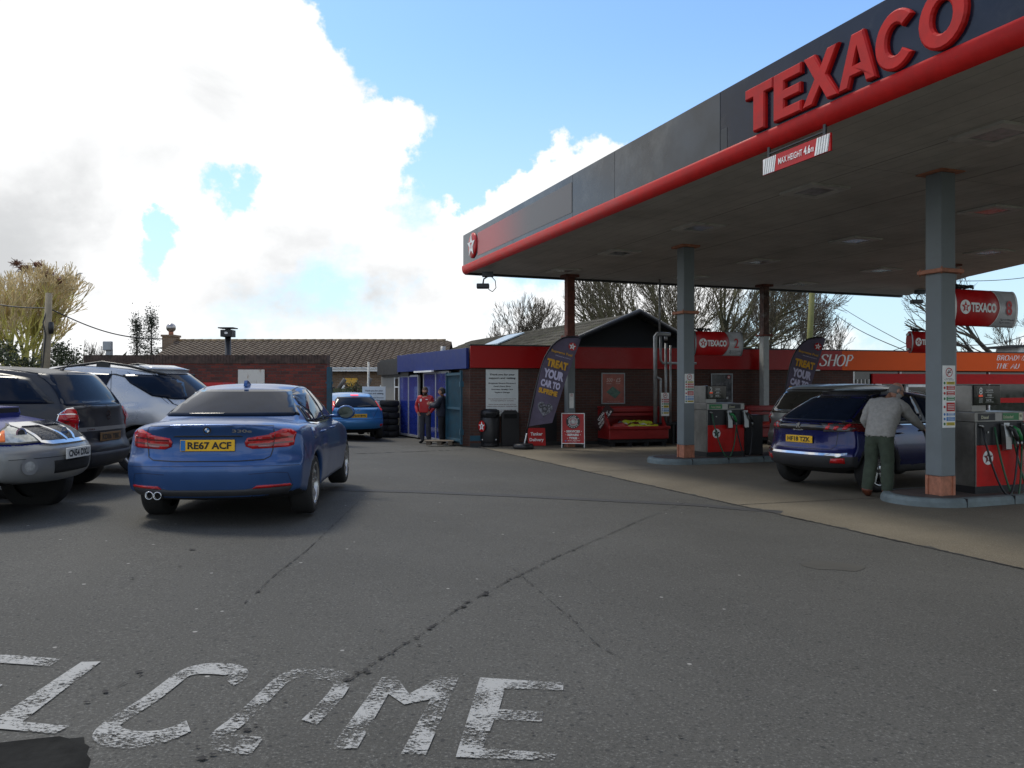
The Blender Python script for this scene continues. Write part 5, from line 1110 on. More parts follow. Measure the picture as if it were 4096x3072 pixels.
# tyre stacks
M_TYRE = mat('tyre_rubber', (.018, .018, .018), .8, bump=.4, bscale=30)
def tyre_mesh(name, R0=.33, w_=.21):
    mb = MB(); mb.lathe([(.20, .02), (R0-.04, .0), (R0, .035), (R0+.006, w_/2), (R0, w_-.035), (R0-.04, w_), (.20, w_-.02), (.185, w_/2), (.20, .02)], 36, 0, cap=False); return mb
proto = tyre_mesh('t').build('used_tyre', M_TYRE); first = True
def tstack(px, Y, n, where, z0=None):
    global first
    x = X_at(px, Y)
    for k in range(n):
        o = proto if first else proto.copy()
        if not first: COL.objects.link(o)
        first = False; random.seed(int(px*10)+k); o.location = (x+random.uniform(-.02, .02), Y+random.uniform(-.02, .02), gz(x, Y)+k*.208); o.rotation_euler = (random.uniform(-.015, .015), random.uniform(-.015, .015), random.uniform(0, 6))
        ordn = ['bottom', 'second', 'third', 'fourth', 'fifth', 'sixth', 'seventh'][k]
        tag(o, f'old black tyre, {ordn} from the ground in the {where} stack', 'tyre', 'used tyres stacked outside the garage')
tstack(389, 27.6, 6, 'nearest and tallest'); tstack(382.5, 28.3, 5, 'rear left'); tstack(379.5, 27.4, 4, 'lower left')
# cctv cameras
def cctv(p, desc):
    t = empty('security_camera', p, 0, desc, 'camera', 'security cameras under the canopy'); mb = MB(); mb.box((-.16, -.10, -.12), (.12, .10, .0)); mb.tube([(0, 0, -.1), (-.12, 0, -.18), (-.14, 0, -.30)], .02, 8); mb.build('bracket', M_DARKM, t)
    mb = MB(); mb.box((-.30, -.12, -.42), (.02, .10, -.30), 0, .02); mb.build('housing', M_DARKM, t); mb = MB(); mb.tube([(.06, 0, -.1), (.17, 0, -.22), (.19, 0, -.40), (.10, 0, -.50), (.0, 0, -.44)], .012, 6); mb.build('cable', M_BLACK, t)
cctv(at(488.5, 272, 20.6), 'small security camera with looped cable under the left canopy corner'); cctv(at(921, 290, 25.0), 'security camera under the far right canopy corner')
# ---------------------------------------------------------------- cars
def interp(tab, x):
    if x <= tab[0][0]: return tab[0][1]
    if x >= tab[-1][0]: return tab[-1][1]
    for i in range(len(tab)-1):
        x0, y0 = tab[i]; x1, y1 = tab[i+1]
        if x0 <= x <= x1:
            # catmull-like smooth
            ym = tab[i-1] if i > 0 else (x0-(x1-x0), y0); yp = tab[i+2] if i+2 < len(tab) else (x1+(x1-x0), y1)
            m0 = (y1-ym[1])/(x1-ym[0]); m1 = (yp[1]-y0)/(yp[0]-x0); s0 = (y1-y0)/(x1-x0)
            if abs(s0) < 1e-9: m0 = m1 = 0
            else:
                m0 = 0 if m0*s0 <= 0 else math.copysign(min(abs(m0), 3*abs(s0)), s0); m1 = 0 if m1*s0 <= 0 else math.copysign(min(abs(m1), 3*abs(s0)), s0)
            h = x1-x0; t = (x-x0)/h; return (2*t**3-3*t*t+1)*y0+(t**3-2*t*t+t)*h*m0+(-2*t**3+3*t*t)*y1+(t**3-t*t)*h*m1
def box_map(bm, f, nu, nv, nw):
    vs = {}
    def V_(i, j, k):
        if (i, j, k) not in vs: vs[(i, j, k)] = bm.verts.new(f(i/nu, 2*j/nv-1, k/nw))
        return vs[(i, j, k)]
    F = bm.faces.new
    for i in range(nu):
        for j in range(nv):
            F((V_(i,j,0), V_(i,j+1,0), V_(i+1,j+1,0), V_(i+1,j,0))); F((V_(i,j,nw), V_(i+1,j,nw), V_(i+1,j+1,nw), V_(i,j+1,nw)))
        for k in range(nw):
            F((V_(i,0,k), V_(i+1,0,k), V_(i+1,0,k+1), V_(i,0,k+1))); F((V_(i,nv,k), V_(i,nv,k+1), V_(i+1,nv,k+1), V_(i+1,nv,k)))
    for j in range(nv):
        for k in range(nw):
            F((V_(0,j,k), V_(0,j,k+1), V_(0,j+1,k+1), V_(0,j+1,k))); F((V_(nu,j,k), V_(nu,j+1,k), V_(nu,j+1,k+1), V_(nu,j,k+1)))
M_RUB = mat('car_tyre', (.014, .014, .014), .75, bump=.2); M_ALLOY = mat('alloy_wheel', (.42, .42, .42), .28, metal=.85); M_TRIM = mat('car_black_trim', (.008, .008, .009), .35); M_PLAS = mat('car_dark_plastic', (.022, .022, .024), .6)
M_CGL = mat('car_glass', (.008, .013, .026), .04, var=.3, vscale=1.5, rvar=.0, spec=.10); M_CHR = mat('car_chrome', (.62, .62, .62), .12, metal=1.0); M_TAIL = mat('tail_lamp_red', (.42, .006, .008), .12, coat=.3, var=.3, vscale=14); M_TAILD = mat('tail_lamp_dark', (.10, .004, .006), .12, coat=.6)
M_PLY = mat('number_plate_yellow', (.80, .45, .012), .4, var=.04); M_PLW = mat('number_plate_white', (.62, .62, .58), .4, var=.04); M_INK = mat('plate_ink', (.01, .01, .01), .5); M_LAMPG = mat('head_lamp_glass', (.42, .42, .38), .10, metal=.4, coat=.5, var=.4, vscale=10); M_UND = mat('underbody', (.006, .006, .006), .9)
def flake_paint(name, col, rough=.32, metal=.45, coat=.45):
    m = mat(name, col, rough, metal=metal, coat=coat, var=.04, vscale=2, rvar=.04, dirt=.06, dcol=(.12, .11, .10)); return m
class Car:
    def __init__(s, name, label, cat, loc, heading, spec, paint, group=None):
        s.sp = spec; s.t = empty(name, (loc[0], loc[1], loc[2]), -R(heading), label, cat, group)
        bm = bmesh.new(); sp = spec; L0, L1 = sp['y']; ZT, ZB, W, S, RO, FO = sp['zt'], sp['zb'], sp['w'], sp['side'], sp['rear'], sp['front']
        cR, pR, cF, pF = sp.get('plan', (.22, 3.0, .35, 2.6)); cam_ = sp.get('camber', .05)
        def tub(u, v, w):
            u2 = u; y0 = L0+(L1-L0)*u2; zt = interp(ZT, y0); zb = interp(ZB, y0)
            av = abs(v); z = zb+(zt-zb)*w - cam_*av**3.5*w + .05*av**4*(1-w)**3
            y = y0 + (interp(RO, z)+cR*av**pR)*(1-u)**4 - (interp(FO, z)+cF*av**pF)*u**4
            x = v*interp(W, y0)*interp(S, z)
            return (x, y, z)
        box_map(bm, tub, 44, 16, 12)
        if 'cab' in sp:
            c = sp['cab']; bR, tR, tF, bF, zb0, ztab, wb, wt = c['bR'], c['tR'], c['tF'], c['bF'], c['zb'], c['zt'], c['wb'], c['wt']; cv = c.get('curve', .12)
            bul = c.get('bulge', .06)
            def cab(u, v, w):
                av = abs(v); yb = bR+(bF-bR)*u; yt = tR+(tF-tR)*u; k = w**c.get('pw', 1.0)
                y = yb+(yt-yb)*k
                y += -bul*math.sin(math.pi*w)*(1-u)**3 + bul*math.sin(math.pi*w)*u**3
                y += cv*av**2.2*(1-u)**3 - cv*1.2*av**2.2*u**3
                zt = interp(ztab, yt); z = zb0+(zt-zb0)*w - c.get('camber', .045)*av**2.5*w**2
                Wb = interp(wb, yb); Wt = interp(wt, yt); x = v*(Wb+(Wt-Wb)*w**1.25)
                return (x, y, z)
            box_map(bm, cab, 30, 14, 8)
        for extra in sp.get('extra', []): extra(bm)
        me = bpy.data.meshes.new('body'); bmesh.ops.recalc_face_normals(bm, faces=bm.faces[:]); bm.to_mesh(me); bm.free()
        ob = bpy.data.objects.new('tmp', me); COL.objects.link(ob)
        # arches
        mb = MB(); ar = sp['wr']+sp.get('gap', .055)
        for wy in sp['axles']:
            for sg in (-1, 1): mb.cyl((sg*(interp(W, wy)+.2), wy, sp['wr']-.01), (sg*(interp(W, wy)-.34), wy, sp['wr']-.01), ar, seg=40, smooth=False)
        cut = mb.build('cut', M_UND)
        m1 = ob.modifiers.new('b', 'BOOLEAN'); m1.object = cut; m1.operation = 'DIFFERENCE'; m1.solver = 'EXACT'; m1.use_self = True
        m2 = ob.modifiers.new('r', 'REMESH'); m2.mode = 'VOXEL'; m2.voxel_size = sp.get('vox', .022); m2.use_smooth_shade = True
        m3 = ob.modifiers.new('s', 'SMOOTH'); m3.factor = .5; m3.iterations = sp.get('smooth', 11)
        dg = bpy.context.evaluated_depsgraph_get(); me2 = bpy.data.meshes.new_from_object(ob.evaluated_get(dg)); me2.name = 'body'
        bpy.data.objects.remove(ob); bpy.data.objects.remove(cut)
        me2.materials.clear(); me2.materials.append(paint); me2.materials.append(M_UND)
        if 'mat3' in sp: me2.materials.append(sp['mat3'])
        zone = sp.get('zone')
        for p in me2.polygons:
            p.use_smooth = True; c = p.center; mi = 0
            for wy in sp['axles']:
                d = math.hypot(c.y-wy, c.z-sp['wr']+.01)
                if d < ar-.012 or (d < ar+.02 and abs(c.x) < interp(W, wy)-.06): mi = 1
            if p.normal.z < -.75 and c.z < .42: mi = 1
            if mi == 0 and zone and zone(c): mi = 2
            p.material_index = mi
        s.body = bpy.data.objects.new('body', me2); COL.objects.link(s.body); s.body.parent = s.t
        s.bvh = BVHTree.FromPolygons([v.co for v in me2.vertices], [list(p.vertices) for p in me2.polygons])
    def ray(s, ax, a, z):
        if ax == 'rear': o, d = Vector((a, -6, z)), Vector((0, 1, 0))
        elif ax == 'front': o, d = Vector((a, 9, z)), Vector((0, -1, 0))
        elif isinstance(ax, tuple):
            _, sx, cx, cy, r_, fr = ax; ph = a/r_; dv = Vector((sx*math.sin(ph), fr*math.cos(ph), 0)); o = Vector((sx*cx, cy, z))+dv*2.5; d = -dv
        elif ax == 'right': o, d = Vector((3, a, z)), Vector((-1, 0, 0))
        elif ax == 'left': o, d = Vector((-3, a, z)), Vector((1, 0, 0))
        else: o, d = Vector((a, z, 4)), Vector((0, 0, -1))
        h = s.bvh.ray_cast(o, d)
        if h[0] is None: h = s.bvh.find_nearest(o+d*4 if ax in('rear','front') else o+d*2.2)
        n = h[1]; 
        if n.dot(d) > 0: n = -n
        return h[0], n
    def patch(s, name, ax, poly, m, off=.006, parent=None, step=.05, mirror=False, holes=(), bevel=True, mesh_only=False, smoothn=True):
        objs = []
        for sg in ((1, -1) if mirror else (1,)):
            axx = ax
            if mirror and sg < 0 and ax in ('right', 'left'): axx = 'left' if ax == 'right' else 'right'
            if sg < 0 and isinstance(ax, tuple): axx = (ax[0], -ax[1])+ax[2:]
            P = [Vector(p) if len(p) == 2 else p for p in poly]
            if mirror and sg < 0 and ax in ('rear', 'front', 'top'): P = [Vector((-p.x, p.y)) for p in P]
            B = []
            for i in range(len(P)):
                a, b = P[i], P[(i+1) % len(P)]; n = max(1, int((b-a).length/step)); B += [a.lerp(b, k/n) for k in range(n)]
            x0 = min(p.x for p in B); x1 = max(p.x for p in B); y0 = min(p.y for p in B); y1 = max(p.y for p in B)
            pts = [Vector(p) for p in B]; n = len(B)
            yy = y0+step*.6; r = 0
            while yy < y1-step*.3:
                xx = x0+step*(.6 if r % 2 else .35)
                while xx < x1-step*.2:
                    q = Vector((xx, yy))
                    ins = False; j = n-1
                    for i in range(n):
                        if (B[i].y > q.y) != (B[j].y > q.y) and q.x < (B[j].x-B[i].x)*(q.y-B[i].y)/(B[j].y-B[i].y)+B[i].x: ins = not ins
                        j = i
                    if ins and min((q-b).length for b in B) > step*.4: pts.append(q)
                    xx += step
                yy += step*.87; r += 1
            res = geometry.delaunay_2d_cdt(pts, [], [list(range(n))], 1, 1e-6)
            vs2, fs2 = res[0], res[2]; oi = res[3]
            top = []; nr = []
            for q in vs2:
                h, nn = s.ray(axx, q.x, q.y); top.append(h); nr.append(nn)
            vs = [h+nn*off for h, nn in zip(top, nr)]
            m_ = len(vs2); edges = {}
            for f in fs2:
                for i in range(len(f)): edges[(f[i], f[(i+1) % len(f)])] = 1
            bd = [(a, b) for (a, b) in edges if (b, a) not in edges]
            low = [h-nn*.006 for h, nn in zip(top, nr)]
            mb = MB(); mb.add(vs+low, [tuple(f) for f in fs2], 0, True); 
            mb.f += [(b, a, m_+a, m_+b) for a, b in bd]; mb.m += [0]*len(bd); mb.sm += [False]*len(bd)
            objs.append(mb.build(name, m, parent or s.t))
        return objs
    def line(s, name, ax, pts, wd, m, off=.004, parent=None, mirror=False, closed=False):
        objs = []
        for sg in ((1, -1) if mirror else (1,)):
            axx = ax
            if mirror and sg < 0 and ax in ('right', 'left'): axx = 'left' if ax == 'right' else 'right'
            P = [Vector(p) for p in pts]
            if closed: P.append(P[0])
            if mirror and sg < 0 and ax in ('rear', 'front', 'top'): P = [Vector((-p.x, p.y)) for p in P]
            Q = []
            for a, b in zip(P, P[1:]):
                n = max(1, int((b-a).length/.03)); Q += [a.lerp(b, k/n) for k in range(n)]
            Q.append(P[-1]); vs = []
            for i, q in enumerate(Q):
                d = (Q[min(i+1, len(Q)-1)]-Q[max(0, i-1)]).normalized(); nn = Vector((-d.y, d.x))*wd/2
                for g_ in (1, -1):
                    h, no = s.ray(axx, *(q+nn*g_)); vs.append(h+no*off)
            mb = MB(); mb.add(vs, [(2*i, 2*i+1, 2*i+3, 2*i+2) for i in range(len(Q)-1)], 0, True); objs.append(mb.build(name, m, parent or s.t))
        return objs
    def plate(s, ax, cx, z, txt, m, w_=.52, h_=.111, tilt=0, eu=False, off=.02):
        h, n = s.ray(ax, cx, z); sg = -1 if ax == 'rear' else 1
        X = Vector((1, 0, 0)) if ax == 'rear' else Vector((-1, 0, 0)); t_ = R(tilt); Zv = Vector((0, -sg*math.sin(t_), math.cos(t_)))
        c = Vector((cx, h.y+sg*off, z)); nn = Vector((0, sg, 0)); M_ = Matrix((( X.x, 0, 0, c.x), (0, nn.y, Zv.y, c.y), (0, 0, Zv.z, c.z), (0, 0, 0, 1)))
        mb = MB(M_); mb.box((-w_/2, -.012, -h_/2), (w_/2, .004, h_/2), 0, .004); pl = mb.build('number_plate', m, s.t)
        mb = MB(); y = c+nn*.0065
        put_text(mb, txt, y+X*(.02 if eu else 0), X, Zv, w_*(.80 if eu else .86), h_*.66, 0, bold=.035); mb.build('plate_lettering', M_INK, pl)
        if eu: mb = MB(); rect(mb, y-X*(w_/2-.028), X, Zv, .045, h_*.9); mb.build('plate_band', M_BLUES, pl)
        return pl
    def wheels(s, rim='v', R0=None, w_=.225, rimr=None, mrim=None, inset=.02, hubm=None):
        sp = s.sp; r = sp['wr']; rr = rimr or r*.70; mrim = mrim or M_ALLOY
        for wy in sp['axles']:
            for sg in (-1, 1):
                xo = sg*(interp(sp['w'], wy)*.985-inset)
                mb = MB(); a = xo-sg*w_; pr = [(rr*.98, 0), (r-.03, .0), (r-.006, .022), (r, .05), (r, w_-.05), (r-.006, w_-.022), (r-.03, w_), (rr, w_-.004), (rr-.012, w_-.03)]
                mb.lathe([(q[0], (q[1]-w_)*sg) for q in pr], 48, 0, 'x', (xo, wy, r), cap=False)
                mb.lathe([(0.0, -sg*(w_-.06)), (rr, -sg*(w_-.06))], 32, 0, 'x', (xo, wy, r), cap=False)
                wh = mb.build('wheel', M_RUB, s.t)
                mb = MB(Matrix.Translation((xo, wy, r)))
                mb.lathe([(rr+.004, -.002*sg), (rr-.012, .004*sg), (rr-.03, -.02*sg), (rr-.035, -.12*sg)], 48, 0, 'x', cap=False)
                mb.lathe([(.0, -.022*sg), (.05, -.022*sg), (.065, -.035*sg), (.07, -.07*sg)], 20, 0, 'x', cap=False)
                n = 5; 
                for k in range(n):
                    for q, (da, wa) in enumerate([(-.17, .020), (.17, .020)] if rim == 'v' else ([(0, .05)] if rim == '5' else [(-.12, .026), (.12, .026)])):
                        a0 = 2*math.pi*k/n+.3; a1 = a0+da*1.15
                        p0 = Vector((-.035*sg, .05*math.cos(a0+da*.4), .05*math.sin(a0+da*.4))); p1 = Vector((-.02*sg, (rr-.02)*math.cos(a1), (rr-.02)*math.sin(a1)))
                        d = (p1-p0).normalized(); sd_ = d.cross(Vector((1, 0, 0))).normalized(); w0, w1 = wa*1.1, wa*(1.4 if rim == '5' else .95)
                        th = Vector((-.04*sg, 0, 0)); vs = [p0+sd_*w0, p0-sd_*w0, p1-sd_*w1, p1+sd_*w1]; mb.add(vs+[v+th for v in vs], [(0, 1, 2, 3), (4, 7, 6, 5), (0, 3, 7, 4), (1, 5, 6, 2)], 0)
                mb.build('rim', mrim, wh)
                mb = MB(); mb.lathe([(.0, -sg*.09), (rr*.62, -sg*.09), (rr*.62, -sg*.11)], 24, 0, 'x', (xo, wy, r)); mb.build('brake_disc', mat('brake_disc', (.05, .05, .05), .4, metal=.8), wh)
    def mirror_pair(s, y, z, paint, x=None, size=(.10, .20, .13), arm=.10):
        for sg in (-1, 1):
            h, n = s.ray('right' if sg > 0 else 'left', y, z); mb = MB(); c = Vector((h.x+sg*(arm+size[0]), h.y+.02, z+.05))
            mb.sphere(c, 1, 16, 10, 0, (size[0]*1.15, size[1]*.42, size[2]*.62)); 
            for v in mb.v:
                if v.y < c.y-.03: v.y = c.y-.03
            mb.tube([h-Vector((sg*.02, 0, 0)), c-Vector((sg*size[0]*.7, 0, .05))], .022, 8)
            mr = mb.build('door_mirror', paint, s.t); mb = MB(); disc(mb, c+Vector((0, -.034, 0)), Vector((1, 0, 0)), UP, size[0]*.92, size[2]*.50); mb.build('mirror_glass', mat('mirror_glass', (.08, .10, .09), .05, metal=.6), mr)
def zc(*a): return list(a)
# ----- blue saloon
P_BLU = flake_paint('estoril_blue_paint', (.026, .080, .225), .33, .45)
bl = gz(-3.05, 8.9)
saloon = dict(y=(-1.04, 3.60), axles=(0, 2.81), wr=.325, gap=.045,
  zt=zc((-1.04, 1.02), (-.85, 1.05), (-.4, 1.065), (.3, 1.03), (1.2, .98), (2.1, 1.00), (2.5, .96), (3.2, .80), (3.6, .62)), zb=zc((-1.04, .30), (-.5, .22), (.4, .20), (2.5, .20), (3.3, .20), (3.6, .25)),
  w=zc((-1.04, .865), (-.5, .90), (0, .918), (.9, .895), (2.0, .895), (2.8, .91), (3.3, .87), (3.6, .78)),
  side=zc((.18, .93), (.30, .965), (.42, .985), (.60, 1.0), (.78, .995), (.86, .985), (.94, .955), (1.02, .90), (1.10, .82)),
  rear=zc((.28, .04), (.40, .015), (.52, .0), (.64, .005), (.67, .045), (.74, .075), (.86, .09), (.98, .055), (1.04, .03), (1.1, .05)), front=zc((.25, .06), (.45, .0), (.6, .05), (.8, .25)), plan=(.34, 3.2, .42, 2.4), camber=.075,
  cab=dict(bR=-.60, tR=.42, tF=1.62, bF=2.52, zb=.92, zt=zc((.42, 1.375), (.8, 1.425), (1.2, 1.43), (1.62, 1.40)), wb=zc((-.6, .75), (0, .85), (.6, .85), (2.0, .82), (2.5, .74)), wt=zc((.42, .545), (.9, .585), (1.62, .555)), curve=.16, bulge=.05, pw=.92))
c = Car('saloon_car', 'metallic blue saloon parked nearest the camera, seen from behind', 'car', (-3.05, 8.9, bl), -4.5, saloon, P_BLU)
c.wheels('v', rimr=.235, w_=.24)
blk = [(-.60, 1.10), (-.64, 1.09), (-.47, 1.345), (-.40, 1.36), (.40, 1.36), (.47, 1.345), (.64, 1.09), (.60, 1.10)]
blk = [(-.665, 1.085), (-.485, 1.35), (-.44, 1.362), (.44, 1.362), (.485, 1.35), (.665, 1.085)]
c.patch('rear_window', 'rear', [(-.71, 1.075), (-.515, 1.335), (-.48, 1.35), (.48, 1.35), (.515, 1.335), (.71, 1.075)], M_CGL, .010)
# side windows
c.patch('window_surround', 'right', [(.02, 1.00), (.16, 1.17), (.40, 1.315), (.75, 1.375), (1.35, 1.375), (1.78, 1.27), (2.25, 1.04), (2.15, .985), (.2, .975)], M_TRIM, .003, mirror=True, step=.06)
for pl_ in ([(.08, 1.005), (.18, 1.14), (.24, 1.17), (.31, .995)], [(.34, .995), (.28, 1.20), (.44, 1.30), (.77, 1.35), (.93, 1.352), (1.00, .99)], [(1.06, .99), (1.01, 1.352), (1.33, 1.345), (1.72, 1.245), (2.10, 1.05), (2.08, 1.0)]):
    c.patch('side_window', 'right', pl_, M_CGL, .006, mirror=True, step=.06)
c.line('window_trim', 'right', [(.0, .99), (.3, .972), (1.2, .975), (2.12, .985)], .014, M_CHR, .008, mirror=True)
# tail lamps
for sg in (1, -1):
    lamp = c.patch('tail_lamp', 'rear', [Vector((sg*x, z)) for x, z in [(.355, .80), (.345, .845), (.37, .885), (.605, .922), (.605, .78), (.42, .775)]], M_TAIL, .010)[0]
    CR = ('c', sg, .42, -.50, .45, -1); c.patch('lamp_corner', CR, [(.175, .78), (.175, .925), (.34, .965), (.46, .955), (.52, .925), (.49, .86), (.47, .80), (.40, .785)], M_TAIL, .010, parent=lamp, step=.035)
    for z0 in (.815, .862): c.line('lamp_bar', 'rear', [(sg*.375, z0), (sg*.60, z0+.006)], .017, M_TAILD, .0125, parent=lamp)
    for z0 in (.825, .875): c.line('lamp_bar', CR, [(.185, z0), (.33, z0+.006), (.46, z0+.01)], .017, M_TAILD, .0125, parent=lamp)
    c.line('lamp_strip', 'rear', [(sg*.60, .79), (sg*.615, .93)], .005, M_TRIM, .0135, parent=lamp)
    c.patch('reverse_lamp', 'rear', [Vector((sg*x, z)) for x, z in [(.47, .793), (.58, .793), (.60, .812), (.47, .808)]], mat('clear_lamp', (.35, .18, .18), .15), .0135, parent=lamp)
# shut lines and painted shadow lines
c.line('boot_gap', 'rear', [(-.60, .99), (-.615, .93), (-.60, .76), (-.585, .70), (-.53, .672), (-.3, .662), (.3, .662), (.53, .672), (.585, .70), (.60, .76), (.615, .93), (.60, .99)], .009, M_TRIM, .0035)
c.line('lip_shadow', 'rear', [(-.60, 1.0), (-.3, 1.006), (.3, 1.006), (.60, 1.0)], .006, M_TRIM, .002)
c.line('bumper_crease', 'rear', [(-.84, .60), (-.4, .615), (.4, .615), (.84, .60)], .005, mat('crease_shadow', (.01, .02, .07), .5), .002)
c.patch('boot_recess_shadow', 'rear', [(-.335, .90), (-.31, .911), (.31, .911), (.335, .90), (.33, .896), (-.33, .896)], M_TRIM, .003)  # dark strip painted for the shade in the recess above the plate
c.patch('diffuser', 'rear', [(-.78, .405), (-.72, .31), (-.3, .27), (.3, .27), (.72, .31), (.78, .405), (.47, .405), (.36, .385), (-.36, .385), (-.47, .405)], M_PLAS, .007, step=.04)
for sg in (1, -1):
    c.patch('reflector', 'rear', [Vector((sg*x, z)) for x, z in [(.43, .394), (.47, .422), (.76, .422), (.76, .400), (.49, .396)]], M_TAIL, .012, step=.03)
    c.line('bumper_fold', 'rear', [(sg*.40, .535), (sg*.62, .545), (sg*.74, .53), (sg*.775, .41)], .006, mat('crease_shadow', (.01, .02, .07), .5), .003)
for xx in (-.545, -.455):
    h, n = c.ray('rear', xx, .34); mb = MB(); mb.lathe([(.028, .14), (.032, .0), (.038, -.004), (.041, .006), (.041, .14)], 24, 0, 'y', (xx, h.y-.075, .335), cap=False); ex = mb.build('exhaust_pipe', M_CHR, c.t); mb = MB(); disc(mb, (xx, h.y-.03, .335), Vector((1, 0, 0)), UP, .031, .031); mb.build('pipe_bore', M_UND, ex)
c.plate('rear', .0, .815, 'RE67 ACF', M_PLY, eu=True)
h, n = c.ray('rear', -.02, .965); mb = MB(); q = Vector((-.0, h.y-.008, .965)); X = Vector((1, 0, 0)); Zt = Vector((0, -.15, 1)).normalized()
disc(mb, q, X, Zt, .037, .037, 0, 24); disc(mb, q+Vector((0, -.002, 0)), X, Zt, .035, .035, 1, 24, .68); disc(mb, q+Vector((0, -.003, 0)), X, Zt, .0225, .0225, 2, 20)
for a0 in (0, math.pi): mb.add([q+Vector((0, -.0045, 0))]+[q+Vector((0, -.0045, 0))+X*.022*math.cos(a0+math.pi/2*i/6)+Zt*.022*math.sin(a0+math.pi/2*i/6) for i in range(7)], [(0, i+1, i+2) for i in range(6)], 3)
mb.build('badge', [M_CHR, M_TRIM, M_WHITE, M_BLUES], c.t)
mb = MB(); h, n = c.ray('rear', .33, .955); put_text(mb, '330e', (.33, h.y-.02, .955), X, Zt, .19, .032, 0, bold=.03); mb.build('model_lettering', M_CHR, c.t)
# antenna fin, handles, mirrors, door gaps
h, n = c.ray('top', 0, .62); mb = MB(); mb.prism([(.50, h.z-.01), (.76, h.z-.005), (.72, h.z+.015), (.60, h.z+.055), (.545, h.z+.062), (.52, h.z+.03)], -.018, .018, 'yz'); mb.build('roof_antenna', P_BLU, c.t)
c.mirror_pair(1.93, 1.00, P_BLU, size=(.105, .2, .15))
for y0, y1 in ((.30, .50), (1.22, 1.42)):
    for sg in (1, -1):
        h, n = c.ray('right' if sg > 0 else 'left', (y0+y1)/2, .88); mb = MB(); mb.tube([(h.x-sg*.01, y0, .88), (h.x+sg*.035, y0+.03, .885), (h.x+sg*.035, y1-.03, .885), (h.x-sg*.01, y1, .88)], .012, 8); mb.build('door_handle', P_BLU, c.t)
c.line('door_gap', 'right', [(1.02, .99), (1.03, .60), (1.02, .30)], .006, M_TRIM, .003, mirror=True)
c.line('door_gap', 'right', [(.20, .98), (.32, .75), (.42, .55), (.46, .30), (1.02, .29), (2.25, .29)], .006, M_TRIM, .003, mirror=True)
c.line('door_gap', 'right', [(2.10, .98), (2.25, .70), (2.25, .29)], .006, M_TRIM, .003, mirror=True)
c.line('bumper_gap', 'right', [(-.60, .80), (-.50, .70), (-.40, .60)], .006, M_TRIM, .003, mirror=True)
c.patch('fuel_flap', 'right', [(-.18, .83), (-.18, .95), (-.02, .95), (-.02, .83)], P_BLU, .0035)
for sg in (-1, 1):
    c.line('roof_gutter', 'top', [(sg*.50, .50), (sg*.545, .9), (sg*.53, 1.6)], .010, M_TRIM, .003)
# interior hints: head rests seen through the tinted glass are left dark
# ----- dark grey people carrier
P_GRY = flake_paint('dark_grey_paint', (.010, .012, .018), .42, .2, .18)
def mpv_spec(**k):
    d = dict(y=(-.86, 3.61), axles=(0, 2.70), wr=.32, gap=.05, zt=zc((-.86, 1.13), (-.4, 1.07), (1.0, 1.03), (2.4, 1.03), (2.9, .99), (3.4, .82), (3.61, .66)), zb=zc((-.86, .34), (-.4, .24), (2.5, .22), (3.61, .26)),
      w=zc((-.86, .83), (-.4, .87), (0, .895), (1, .89), (2.7, .895), (3.3, .84), (3.61, .74)), side=zc((.2, .93), (.35, .97), (.55, 1.0), (.8, .995), (.95, .965), (1.05, .93)),
      rear=zc((.3, .10), (.42, .02), (.55, .0), (.60, .015), (.63, .055), (.8, .07), (1.0, .09)), front=zc((.3, .05), (.5, .0), (.8, .3)), plan=(.22, 3.4, .42, 2.4), camber=.03,
      cab=dict(bR=-.78, tR=-.42, tF=1.75, bF=2.95, zb=.92, zt=zc((-.42, 1.545), (.1, 1.60), (1.0, 1.63), (1.75, 1.58)), wb=zc((-.8, .795), (0, .865), (2.0, .86), (2.95, .76)), wt=zc((-.42, .60), (.5, .655), (1.75, .61)), curve=.10, bulge=.03, camber=.035))
    d.update(k); return d
zy = 10.6; c = Car('people_carrier', 'dark grey people carrier with dusty tailgate parked between pickup and silver car', 'car', (-6.05, zy, gz(-5.8, zy)), 270, mpv_spec(), P_GRY)
c.wheels('5', rimr=.215, w_=.205)
c.patch('rear_window', 'rear', [(-.73, 1.15), (-.62, 1.49), (-.57, 1.52), (.57, 1.52), (.62, 1.49), (.73, 1.15), (.68, 1.12), (-.68, 1.12)], M_CGL, .005)
c.patch('window_surround', 'right', [(-.50, 1.155), (-.40, 1.145), (2.4, 1.13), (2.3, 1.19), (1.75, 1.49), (1.0, 1.535), (.2, 1.52), (-.14, 1.46)], M_TRIM, .003, mirror=True, step=.07)
for pl_ in ([(-.42, 1.15), (-.12, 1.42), (.05, 1.475), (.36, 1.49), (.42, 1.15)], [(.50, 1.14), (.45, 1.495), (1.15, 1.50), (1.22, 1.14)], [(1.30, 1.13), (1.24, 1.50), (1.66, 1.46), (2.2, 1.16), (2.2, 1.12)]): c.patch('side_window', 'right', pl_, M_CGL, .006, mirror=True, step=.07)
for sg in (1, -1):
    CR = ('c', sg, .42, -.40, .45, -1); lm = c.patch('tail_lamp', CR, [(.25, .80), (.235, .98), (.25, 1.06), (.31, 1.09), (.42, 1.08), (.50, 1.02), (.53, .93), (.51, .81)], M_TAIL, .012, step=.035)[0]
    for z0 in (.90, 1.01):
        c.line('lamp_divider', CR, [(.245, z0), (.38, z0+.005), (.52, z0+.005)], .009, M_CHR, .015, parent=lm)
    c.line('lamp_edge', CR, [(.25, .80), (.235, .98), (.25, 1.06), (.31, 1.09), (.42, 1.08), (.50, 1.02), (.53, .93)], .011, M_CHR, .014, parent=lm)
    c.line('roof_rail', 'top', [(sg*.575, -.2), (sg*.60, .5), (sg*.585, 1.7)], .035, M_TRIM, .02)
